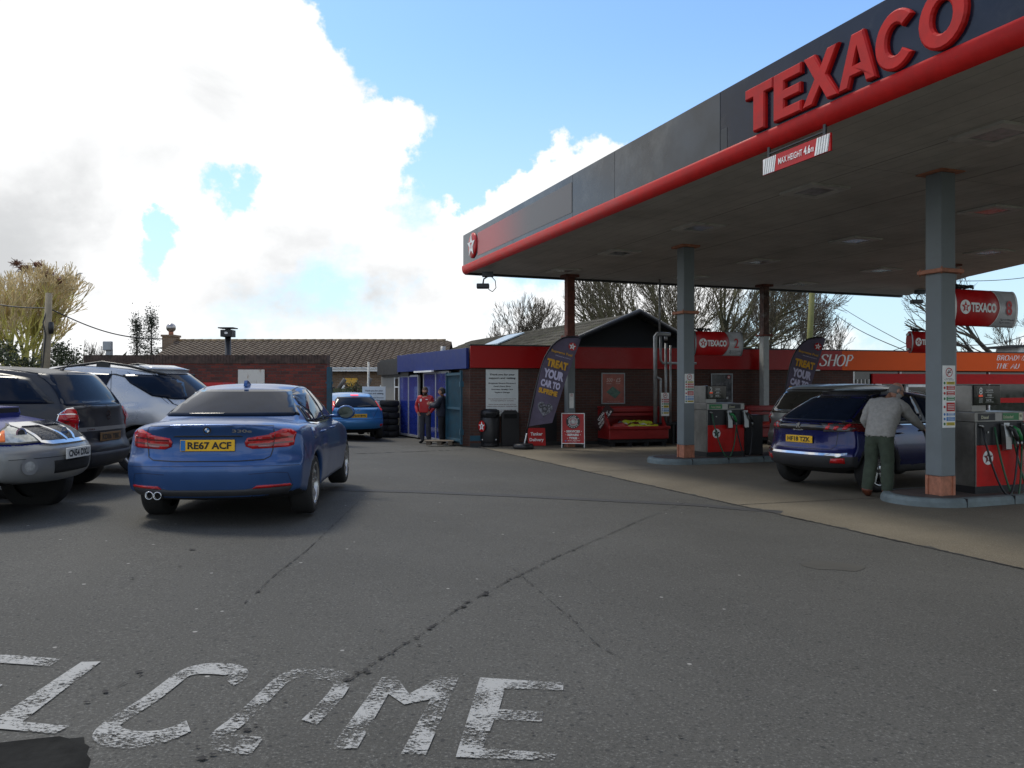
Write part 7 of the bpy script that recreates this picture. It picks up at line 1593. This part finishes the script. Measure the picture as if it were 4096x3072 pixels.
    if hair:
        hm = MB(); vs2 = []; fs2 = []
        for a in range(n2+1):
            for b in range(n1):
                th = math.pi*a/n2; ph = 2*math.pi*b/n1; x = math.sin(th)*math.cos(ph)*.076; y = math.sin(th)*math.sin(ph)*.098; z = math.cos(th)*.118
                if z < -.02: k = 1-(-.02-z)*3.0; x *= k; y = y*(k*.9+.1)
                nn = Vector((x/.076, y/.098, z/.118)).normalized()*(hair.get('th', .012)+.004*mnoise.noise(Vector((x, y, z))*60)); vs2.append((x+nn.x, y+nn.y, z+nn.z))
        for a in range(n2):
            for b in range(n1):
                q = [a*n1+b, (a+1)*n1+b, (a+1)*n1+(b+1) % n1, a*n1+(b+1) % n1]; c_ = sum((Vector(vs2[j]) for j in q), Vector())/4
                if hair['test'](c_): fs2.append(q)
        hm.add([HP(*v) for v in vs2], fs2, 0, True); hm.build('hair', hair['m'], t)
        if 'beard' in hair:
            hm = MB(); fs3 = [[a*n1+b, (a+1)*n1+b, (a+1)*n1+(b+1) % n1, a*n1+(b+1) % n1] for a in range(n2) for b in range(n1)]
            hv2 = [v + (v-hc).normalized()*(.007+.003*mnoise.noise(v*60)) for v in hv]; keep = []
            for q in fs3:
                c_ = sum((hv[j] for j in q), Vector())/4 - hc; x, y, z = c_.dot(rt)/hs, c_.dot(fwd)/hs, c_.dot(upv)/hs
                if hair['beard'](Vector((x, y, z))): keep.append(q)
            hm.add(hv2, keep, 0, True); hm.build('beard', hair.get('bm', hair['m']), t)
    em = MB()
    for sg in (-1, 1): em.sphere(HP(sg*.031, .086, .012), .0075*hs, 8, 6)
    em.build('eyes', mat('dark_eyes', (.03, .02, .018), .2), t)
    if head.get('glasses'):
        gm = MB()
        for sg in (-1, 1):
            gm.tube([HP(sg*.033+.026*math.cos(2*math.pi*k/14), .112, .010+.019*math.sin(2*math.pi*k/14)) for k in range(15)], .0032*hs, 6); gm.tube([HP(sg*.058, .110, .014), HP(sg*.080, .06, .014), HP(sg*.083, -.01, .008)], .0034*hs, 6)
        gm.tube([HP(-.008, .114, .014), HP(.008, .114, .014)], .003*hs, 6); gm.build('glasses', M_BLACK, t)
    if extras: extras(t, J)
    return t
RB = dict(pelvis=(.155, .115), spine=(.155, .11), chest=(.165, .12), neck=(.058, .058), skull=(.062, .07), shL=(.072, .07), shR=(.072, .07), elL=(.048, .046), elR=(.048, .046), wrL=(.030, .024), wrR=(.030, .024),
          hipL=(.098, .10), hipR=(.098, .10), knL=(.066, .068), knR=(.066, .068), anL=(.046, .05), anR=(.046, .05), toeL=(.038, .028), toeR=(.038, .028))
ARM = lambda b, lim=.97: (b[1] in ('shL', 'shR')) or (b[0][:2] == 'sh') or (b[0][:2] == 'el' and b[2] < lim)
LEG = lambda b: b[0][:2] in ('hi', 'kn') or b[1][:2] == 'hi'
def top_test(lo, neck=.55):
    return lambda c_, b: ARM(b) or (b[0] in ('spine',) and c_.z > lo) or (b[0] == 'chest' and (b[1] != 'neck' or b[2] < neck)) or (b[0] == 'pelvis' and b[1] == 'spine' and c_.z > lo) or (c_.z > lo and (b[0] == 'pelvis' or b[0][:2] == 'hi') and c_.z > lo)
def low_test(hi, lo=.0): return lambda c_, b: (LEG(b) or b[0] == 'pelvis') and c_.z < hi and not (b[0][:2] == 'an')
def shoe_test(c_, b): return b[0][:2] == 'an' or (b[0][:2] == 'kn' and b[2] > .93)
M_SHOE = mat('black_shoes', (.012, .011, .010), .5)
# man refuelling (leans forward to the right of the picture, seen from behind)
# local frame: facing +y ; x right. He faces the car side: towards picture right / away
J = dict(pelvis=(0, 0, .93), spine=(.0, .06, 1.08), chest=(.01, .20, 1.27), neck=(.03, .315, 1.42), skull=(.055, .40, 1.49), shL=(-.18, .20, 1.365), shR=(.20, .25, 1.35), elL=(-.27, .12, 1.12), wrL=(-.23, .27, .96),
         elR=(.30, .44, 1.15), wrR=(.34, .70, 1.00), hipL=(-.095, -.01, .87), hipR=(.095, -.01, .87), knL=(-.13, .03, .48), knR=(.11, .02, .48), anL=(-.17, -.05, .085), anR=(.12, -.03, .085), toeL=(-.19, .10, .035), toeR=(.14, .12, .035))
m_x, m_y = 5.375, 11.88
def glasscord(t, J_): pass
RB1 = dict(RB); RB1.update(pelvis=(.175, .14), spine=(.185, .15), chest=(.185, .14), hipL=(.105, .115), hipR=(.105, .115), knL=(.078, .08), knR=(.078, .08), anL=(.062, .066), anR=(.062, .066), elL=(.058, .056), elR=(.058, .056), shL=(.085, .08), shR=(.085, .08))
ma = R(-47)
person((m_x, m_y, .004), ma, 'balding man in grey jumper and green trousers refuelling the dark blue car', J, RB1,
   [('jumper', mat('grey_wool', (.30, .29, .27), .95, var=.12, vscale=20, bump=.3, bscale=80), top_test(.90), .020), ('trousers', mat('green_corduroy', (.045, .060, .040), .9, var=.2, vscale=14), low_test(.97), .012), ('shoes', mat('brown_leather', (.13, .035, .015), .45), shoe_test, .014)],
   hair=dict(m=mat('grey_hair', (.16, .15, .14), .8), th=.006, test=lambda p: p.z < .055 and p.z > -.055 and p.y < .02, beard=lambda p: p.z < -.045 and p.y > .0, bm=mat('white_beard', (.38, .36, .34), .9)),
   hands=[dict(s='R', dir=(-.05, 1, -.15), palm=(-.7, 0, -.7), curl=1.0, tside=-1), dict(s='L', dir=(.1, .9, -.4), palm=(.8, 0, -.4), curl=.6, tside=1)],
   head=dict(fwd=(.62, .75, -.42), up=(.2, .38, .95), glasses=True, s=1.06))
# nozzle held in his right hand
mb = MB(Matrix.Translation((m_x, m_y, 0)) @ Matrix.Rotation(ma, 4, 'Z')); mb.tube([(.345, .74, .97), (.34, .82, .98), (.26, .92, .97), (.18, .98, .95)], [.022, .026, .018, .012], 10); mb.tube([(.35, .72, .97), (.37, .74, .88), (.48, .74, .60), (.62, .62, .35), (.80, .35, .16)], .013, 8)
tag(mb.build('fuel_nozzle', M_BLACK), 'black fuel nozzle and hose held by the man in the grey jumper', 'fuel nozzle')
# two men by the garage
def stand(h=1.0, arm='hip'):
    Jd = dict(pelvis=(0, 0, .95), spine=(0, .01, 1.10), chest=(0, .0, 1.32), neck=(0, .0, 1.49), skull=(0, .02, 1.57), shL=(-.19, 0, 1.42), shR=(.19, 0, 1.42), elL=(-.29, -.06, 1.16), wrL=(-.20, .08, .98), elR=(.29, -.03, 1.16), wrR=(.22, .10, .97),
             hipL=(-.09, 0, .90), hipR=(.09, 0, .90), knL=(-.10, .02, .50), knR=(.10, .02, .50), anL=(-.11, -.03, .085), anR=(.11, -.03, .085), toeL=(-.14, .11, .035), toeR=(.14, .11, .035))
    return {k: tuple(q*h for q in v) for k, v in Jd.items()}
gy = 24.3; J1 = stand(.955); fx1 = X_at(425.3, gy)
def red_extras(t, J_):
    mb = MB(); mb.prism([(.06, 1.34), (.12, 1.34), (.12, 1.28), (.09, 1.25), (.06, 1.28)], .150, .160); mb.box((-.13, .150, 1.31), (-.06, .158, 1.33)); mb.build('jacket_badge', M_WHITE, t)
RB2 = dict(RB); RB2.update(pelvis=(.16, .12), spine=(.165, .12), chest=(.175, .125), anL=(.055, .058), anR=(.055, .058), knL=(.07, .072), knR=(.07, .072), elL=(.055, .052), elR=(.055, .052))
tgz = gz(fx1, gy)
M_RJ = mat('red_jacket', (.42, .012, .014), .55, var=.1); M_GJ = mat('grey_jacket_panel', (.22, .22, .24), .6)
person((fx1, gy, tgz), R(168), 'bearded man in red and grey jacket talking outside the garage doors', J1, RB2,
   [('jacket', M_RJ, top_test(.93, .8), .018), ('grey_side_panel', M_GJ, lambda c_, b: (b[0] in ('spine', 'pelvis') and abs(c_.x) > .135 and c_.z < 1.2 and c_.z > .93) or (b[0][:2] == 'sh' and b[2] > .2 and b[2] < .8 and abs(c_.y) < .01), .023), ('trousers', mat('dark_grey_trousers', (.035, .038, .05), .8), low_test(.98), .010), ('shoes', M_SHOE, shoe_test, .012)],
   hair=dict(m=mat('brown_hair', (.055, .03, .018), .8), th=.016, test=lambda p: p.z > .035 or (p.z > -.06 and p.y < .01), beard=lambda p: p.z < -.03 and p.y > -.01),
   hands=[dict(s='L', dir=(.5, .6, -.6), palm=(.6, -.2, .1), curl=.8), dict(s='R', dir=(-.5, .6, -.6), palm=(-.6, -.2, .1), curl=.8, tside=1)], head=dict(fwd=(-.45, .9, 0)), extras=red_extras)
J2 = stand(.93); J2['wrR'] = (.10, .34, 1.18); J2['elR'] = (.24, .12, 1.12); J2['wrL'] = (-.10, .32, 1.15); J2['elL'] = (-.24, .10, 1.12)
gy2 = 23.35; fx2 = X_at(442.5, gy2)
M_NJ = mat('navy_coat', (.008, .010, .022), .8)
person((fx2, gy2, gz(fx2, gy2)), R(75), 'man in dark navy coat facing the man in the red jacket', J2, RB2,
   [('coat', M_NJ, top_test(.82, .9), .032), ('trousers', mat('black_trousers', (.010, .010, .013), .85), low_test(.98), .012), ('shoes', M_SHOE, shoe_test, .012)],
   hair=dict(m=mat('dark_hair', (.025, .02, .017), .8), th=.012, test=lambda p: p.z > .04 or (p.z > -.065 and p.y < .01)),
   hands=[dict(s='L', dir=(.1, 1, .1), palm=(.6, 0, .6), curl=.9), dict(s='R', dir=(-.1, 1, .2), palm=(-.6, 0, .6), curl=.9, tside=1)], head=dict(fwd=(0, 1, .0), glasses=True))
# ---------------------------------------------------------------- trees
def bark(name, c, v=.25): return mat(name, c, .9, var=v, vscale=1.2)
def bare_tree(loc, desc, H=9.0, spread=.6, seed=1, mats=None, ntrunk=1, depth=7, upw=.25, first=.28, rad=.22, twig=.014, droop=0.0, nb=(2, 3), name='bare_tree', kmax=9000, base_lean=.1, ang=.5, decay=.76, group='bare winter trees'):
    rnd = random.Random(seed); t = empty(name, loc, 0, desc, 'tree', group); big = MB(); small = MB(); tips = MB(); cnt = [0]
    twig *= .5; top = H*1.06; C0 = Vector((0, 0, H*.52)); RX = H*(.30+.42*base_lean*1.3); RZ = H*.52; T_ = [mnoise.noise(Vector((seed, k, 0))) for k in range(9)]
    def inside(q):
        v = q-C0; az = math.atan2(v.y, v.x); k = 1+.13*math.sin(2*az+seed)+.09*math.sin(5*az+seed*2)+.10*mnoise.noise(v*(.55)); return (v.x/RX)**2+(v.y/RX)**2+(v.z/RZ)**2 < k*k or q.z < H*.3
    L0 = H*first; todo = []
    for k in range(ntrunk):
        az = 2*math.pi*k/max(1, ntrunk)+rnd.uniform(-.4, .4); ln = base_lean*rnd.uniform(.6, 1.3) if ntrunk > 1 else .05
        todo.append((Vector((math.cos(az)*.2*(ntrunk > 1), math.sin(az)*.2*(ntrunk > 1), -.3)), Vector((math.cos(az)*ln, math.sin(az)*ln, 1)).normalized(), L0, rad, 0))
    while todo:
        p, d, L, r, dep = todo.pop(0)
        if cnt[0] > kmax: break
        n = 4 if dep < 3 else 3; P = [p]; q = p.copy(); dd = d.copy(); wob = .09 if dep < 4 else .12
        for i in range(n):
            dd = (dd + Vector((rnd.gauss(0, wob), rnd.gauss(0, wob), rnd.gauss(0, wob*.7)+upw*.10))).normalized(); q = q + dd*L/n
            if dep > 2 and not inside(q): break
            P.append(q.copy())
        if len(P) < 2: continue
        r1 = max(twig*.5, r*.66); rr = [r+(r1-r)*i/(len(P)-1) for i in range(len(P))]
        (big if dep <= 2 else (small if dep < depth-2 else tips)).tube(P, rr, 6 if dep <= 1 else (4 if dep <= 3 else 3)); cnt[0] += 1
        if dep >= depth: continue
        k = rnd.choice(nb) + (1 if dep in (1, 2, 3) else 0)
        for i in range(k):
            lead = i == 0; a = rnd.uniform(.5, 1.15)*ang*(.45 if lead else 1.0); s_ = dd.orthogonal().normalized(); s_.rotate(Matrix.Rotation(rnd.uniform(0, 2*math.pi), 3, dd)); nd = dd*math.cos(a)+s_*math.sin(a)
            out = (q-Vector((0, 0, H*.2))); out = out.normalized() if out.length > .1 else Vector((0, 0, 1)); nd = (nd + out*.22 + Vector((0, 0, upw*.35))).normalized()
            st = P[-1] if i < 2 else rnd.choice(P[1:]); todo.append((st, nd, L*rnd.uniform(decay-.05, decay+.05)*(1 if i < 2 else .85), max(twig, r1*(.92 if lead else rnd.uniform(.55, .8))), dep+1))
    for nm, mb, m_ in (('trunk', big, mats[0]), ('crown', small, mats[1]), ('twigs', tips, mats[2])):
        if mb.v: mb.build(nm, m_, t, fix=False)
    return t
B1 = [bark('sunlit_bark', (.42, .39, .10)), bark('sunlit_yellow_green_branches', (.66, .60, .18)), bark('sunlit_reddish_twigs', (.66, .52, .28))]  # sunlight on the tree is put into these brightened bark colours
p = at(22, 360, 50); big_tree = bare_tree((p.x, 50, 0), 'big yellow green bare tree with rooks nests at the left edge', H=10.3, seed=7, mats=B1, ntrunk=6, depth=8, upw=.30, first=.24, rad=.30, twig=.046, nb=(2, 3), base_lean=.36, ang=.55, kmax=15000, decay=.78)
M_NEST = mat('nest_twigs', (.16, .07, .04), .95, var=.4, vscale=20)
for i, (px, py, wh) in enumerate([(23, 268, 'left of the highest pair'), (28.5, 270, 'right of the highest pair'), (37.5, 265, 'highest one, alone'), (48.5, 274, 'middle one above the pole'), (61, 281, 'rightmost one'), (16.5, 263, 'small leftmost one')]):
    q = at(px, py, 49.5); mb = MB(); rnd = random.Random(i); r = .30 if i < 5 else .18
    for k in range(90):
        a = Vector((rnd.gauss(0, 1), rnd.gauss(0, 1), rnd.gauss(0, .8))).normalized()*r*rnd.uniform(.4, 1); b_ = a + Vector((rnd.gauss(0, .16), rnd.gauss(0, .16), rnd.gauss(0, .10))); mb.cyl(q+a, q+b_, .016, seg=3, caps=False)
    mb.sphere(q, r*.7, 8, 6, 0, (1, 1, .8)); tag(mb.build('rook_nest', M_NEST, fix=False), f'rook nest of twigs in the big left tree, {wh}', 'nest', 'rooks nests')
B2 = [bark('olive_bark', (.085, .085, .045)), bark('olive_branches', (.12, .112, .055)), bark('brown_twigs', (.12, .10, .065))]
B3 = [bark('grey_bark', (.07, .06, .045)), bark('grey_branches', (.095, .083, .06)), bark('grey_twigs', (.12, .10, .07))]
p = at(700, 360, 46); bare_tree((p.x, 46, 0), 'largest bare olive tree behind the shop, spreading from the barn to the thin column', H=12, seed=11, mats=B2, ntrunk=6, depth=8, upw=.12, first=.26, rad=.34, twig=.026, base_lean=.75, ang=.60, kmax=14000, decay=.79)
p = at(640, 360, 50); bare_tree((p.x, 50, 0), 'bare tree right behind the barn gable', H=10.4, seed=23, mats=B2, ntrunk=4, depth=7, upw=.15, first=.27, rad=.25, twig=.026, base_lean=.5, ang=.6, kmax=7000, decay=.79)
p = at(777, 360, 40); bare_tree((p.x, 40, 0), 'bare tree with grey branches left of the leaning pole', H=8.2, seed=5, mats=B3, ntrunk=3, depth=7, upw=.22, first=.27, rad=.16, twig=.020, base_lean=.3, ang=.5, kmax=6500)
p = at(826, 360, 44); bare_tree((p.x, 44, 0), 'small bare tree right of the leaning pole', H=5.6, seed=9, mats=B3, ntrunk=3, depth=6, upw=.25, first=.28, rad=.10, twig=.020, base_lean=.3, ang=.5, kmax=1500)
p = at(517, 360, 62); bare_tree((p.x, 62, 0), 'round topped bare tree behind the barn roof, left of the rust brown column', H=9.0, seed=31, mats=B3, ntrunk=3, depth=7, upw=.22, first=.28, rad=.20, twig=.030, base_lean=.35, ang=.55, kmax=6000)
p = at(486, 360, 60); bare_tree((p.x, 60, 0), 'low bare bush left of the round topped tree', H=5.6, seed=33, mats=B3, ntrunk=4, depth=6, upw=.3, first=.28, rad=.10, twig=.025, base_lean=.4, ang=.5, kmax=1200)
p = at(336, 360, 75); bare_tree((p.x, 75, 0), 'small bare treetop showing over the bungalow ridge', H=6.3, seed=41, mats=B3, ntrunk=3, depth=7, upw=.2, first=.28, rad=.14, twig=.03, base_lean=.4, ang=.55, kmax=1800)
p = at(1012, 360, 40); bare_tree((p.x, 40, 0), 'bare tree at the right edge beside the number 8 sign', H=6.4, seed=51, mats=B3, ntrunk=2, depth=7, upw=.18, first=.28, rad=.17, twig=.020, base_lean=.25, ang=.6, kmax=3500)
p = at(1046, 360, 34); bare_tree((p.x, 34, 0), 'tall bare tree beyond the right edge, its twigs hanging into view', H=10.0, seed=57, mats=B3, ntrunk=2, depth=7, upw=.12, first=.27, rad=.2, twig=.016, base_lean=.4, ang=.65, kmax=3500, decay=.80)
p = at(85, 360, 52); bare_tree((p.x, 52, 0), 'thin bare shrub between the big left tree and the brick wall', H=4.6, seed=61, mats=B3, ntrunk=5, depth=5, upw=.35, first=.34, rad=.06, twig=.02, base_lean=.35, ang=.4, kmax=900)
p = at(112, 360, 58); bare_tree((p.x, 58, 0), 'low bare shrub left of the two evergreens', H=3.9, seed=63, mats=B3, ntrunk=4, depth=5, upw=.2, first=.34, rad=.05, twig=.02, base_lean=.5, ang=.5, kmax=700)
def leafy(loc, desc, H, Rx, seed, col, n=2600, leaf=.16, conic=True, name='evergreen_tree', cat='tree', group=None, z0=.1):
    rnd = random.Random(seed); t = empty(name, loc, 0, desc, cat, group); mb = MB(); mb.tube([(0, 0, 0), (.05, 0, H*.5), (0, 0, H*.95)], [.10, .07, .02], 6); mb.build('trunk', bark('dark_bark', (.05, .04, .03)), t); mb = MB(); tw = MB()
    cl = []
    for k in range(int(46 if conic else 34)):
        f = rnd.random()**(.8); r_ = Rx*((1-f)*.95+.10) if conic else Rx*math.sqrt(max(.05, 1-(2*f-1)**2)); a = rnd.uniform(0, 2*math.pi); cl.append(Vector((math.cos(a)*r_*rnd.uniform(.3, 1), math.sin(a)*r_*rnd.uniform(.3, 1), H*(z0+(1-z0)*f))))
    for c_ in cl: tw.tube([(0, 0, max(0, c_.z-.3)), tuple(c_)], [.03, .012], 3)
    for k in range(n):
        c_ = rnd.choice(cl); q = c_ + Vector((rnd.gauss(0, Rx*.20), rnd.gauss(0, Rx*.20), rnd.gauss(0, H*.05))); a = Vector((rnd.gauss(0, 1), rnd.gauss(0, 1), rnd.gauss(0, 1))).normalized(); b_ = a.orthogonal().normalized(); b_.rotate(Matrix.Rotation(rnd.uniform(0, 6), 3, a)); s_ = leaf*rnd.uniform(.5, 1.2); e_ = a.cross(b_)
        mb.add([q-b_*s_*.5, q+e_*s_*.22, q+b_*s_*.5, q-e_*s_*.22], [(0, 1, 2, 3)])
    mb.build('foliage', col, t, fix=False); tw.build('branches', bark('dark_bark', (.05, .04, .03)), t, fix=False); return t
M_EV = mat('dark_evergreen_leaf', (.035, .045, .028), .7, var=.5, vscale=2.5); M_HG = mat('dark_hedge_leaf', (.045, .060, .022), .7, var=.5, vscale=2.5)
p = at(136.5, 360, 56); leafy((p.x, 56, 0), 'dark evergreen, left one of the pair over the brick wall', 6.5, .85, 3, M_EV, 2600, .15, group='pair of dark evergreens')
p = at(151, 360, 56); leafy((p.x, 56, 0), 'dark evergreen, right one of the pair next to the chimney', 6.7, .95, 4, M_EV, 3000, .15, group='pair of dark evergreens')
p = at(61, 362, 40); leafy((p.x, 40, 0), 'dark green rounded shrub right of the telegraph pole', 3.55, 1.2, 5, M_HG, 3800, .17, False, 'evergreen_shrub', 'shrub')
p = at(8, 362, 40); leafy((p.x, 40, 0), 'dark green shrub at the left edge under the big tree', 3.7, 1.6, 6, M_HG, 4200, .18, False, 'evergreen_shrub', 'shrub')
p = at(32, 362, 41); leafy((p.x, 41, 0), 'low dark green shrub left of the telegraph pole', 3.0, 1.0, 16, M_HG, 2600, .17, False, 'evergreen_shrub', 'shrub')
p = at(356, 0, 31.8); leafy((p.x, 31.8, 0), 'small dark bush in front of the green fence', 1.75, .7, 8, M_HG, 1500, .10, False, 'garden_bush', 'shrub')
# telegraph poles and wires
def pole(b, tp, r, m, desc, box=True):
    t = empty('telegraph_pole', b, 0, desc, 'pole'); d = Vector(tp)-Vector(b); mb = MB(); mb.tube([(0, 0, 0), d], [r*1.15, r*.85], 12); mb.build('shaft', m, t)
    if box:
        mb = MB(); q = d*.72; mb.lathe([(0, -.30), (.10, -.28), (.12, 0), (.10, .25), (0, .28)], 12, 0, 'z', (q.x+.22, q.y-.1, q.z)); mb.build('junction_box', M_BLACK, t); mb = MB(); mb.tube([(d.x*.9, -.1, d.z*.86), (d.x*.8-.12, -.2, d.z*.76), (d.x*.7+.02, -.2, d.z*.66), (d.x*.4-.12, -.16, d.z*.3), (-.12, -.2, 0)], .03, 5); mb.tube([(-.17, -.1, 0), (d.x*.6-.17, -.1, d.z*.6)], .02, 5); mb.build('pole_cable', M_BLACK, t)
    return t
WP = mat('weathered_pole', (.24, .20, .14), .85, var=.2, vscale=2)
T1 = at(49, 293, 38); B_1 = Vector((X_at(44, 38), 38, .2)); pole(B_1, T1, .17, WP, 'telegraph pole in front of the big left tree')
T2 = at(812.5, 280, 34); B_2 = Vector((X_at(806, 34), 34, 0)); pole(B_2, T2, .13, mat('algae_pole', (.16, .16, .05), .85), 'leaning green stained telegraph pole behind the shop', False)
def wire(a, b, sag, desc, r=.014):
    a = Vector(a); b = Vector(b); P = []
    for i in range(25): q = a.lerp(b, i/24); q.z -= sag*math.sin(math.pi*i/24); P.append(q)
    mb = MB(); mb.tube(P, r, 5); return tag(mb.build('overhead_wire', M_BLACK, fix=False), desc, 'wire', 'overhead wires')
wire(at(-30, 298, 40), at(48.5, 308, 38), .15, 'overhead wire running off the left edge to the telegraph pole', .03)
wire(at(48.5, 308, 38), at(170, 339, 42), .45, 'overhead wire from the telegraph pole down to the bungalow chimney', .03)
wire(T2+Vector((0, 0, -.6)), at(904, 350, 21), .25, 'upper overhead wire slanting down under the canopy to the far pump sign', .012)
wire(T2+Vector((0, 0, -.3)), at(910, 346, 22), .1, 'lower one of the two slanting overhead wires', .010)
wire(at(790, 362, 30), at(915, 343, 30), .3, 'nearly level overhead wire crossing behind the far pump sign', .012)
wire(at(958, 345, 30), at(1040, 330, 30), .2, 'short overhead wire right of the thick column', .014)
wire(at(957, 281, 28), at(1060, 272, 28), .1, 'high overhead wire beside the thick column', .012)
p = at(79, 275, 45); mb = MB(); mb.tube([p+Vector((-.2, 0, -.05)), p+Vector((0, 0, .08)), p+Vector((.22, 0, .1))], [.01, .035, .01], 5); tag(mb.build('flying_bird', M_GALV), 'tiny bird flying right of the big left tree', 'bird')
# distant hedge band beyond the yard
mb = MB(); rnd = random.Random(2)
for k in range(26000):
    x = rnd.uniform(-120, 170); y = 95+rnd.uniform(-3, 3); z = rnd.random()**1.3*(4.2+1.6*math.sin(x*.13)+1.0*math.sin(x*.41)); a = rnd.uniform(0, 6.28); s_ = rnd.uniform(.2, .5); mb.v += [Vector((x-s_*math.cos(a), y, z-s_*math.sin(a))), Vector((x+s_*math.sin(a)*.5, y+.1, z-s_*.3)), Vector((x+s_*math.cos(a), y, z+s_*math.sin(a)))]
    n = len(mb.v); mb.f.append((n-3, n-2, n-1)); mb.m.append(0); mb.sm.append(False)
tag(mb.build('distant_hedge', mat('far_hedge', (.06, .065, .035), .9, var=.4, vscale=.3), fix=False), kind='stuff')
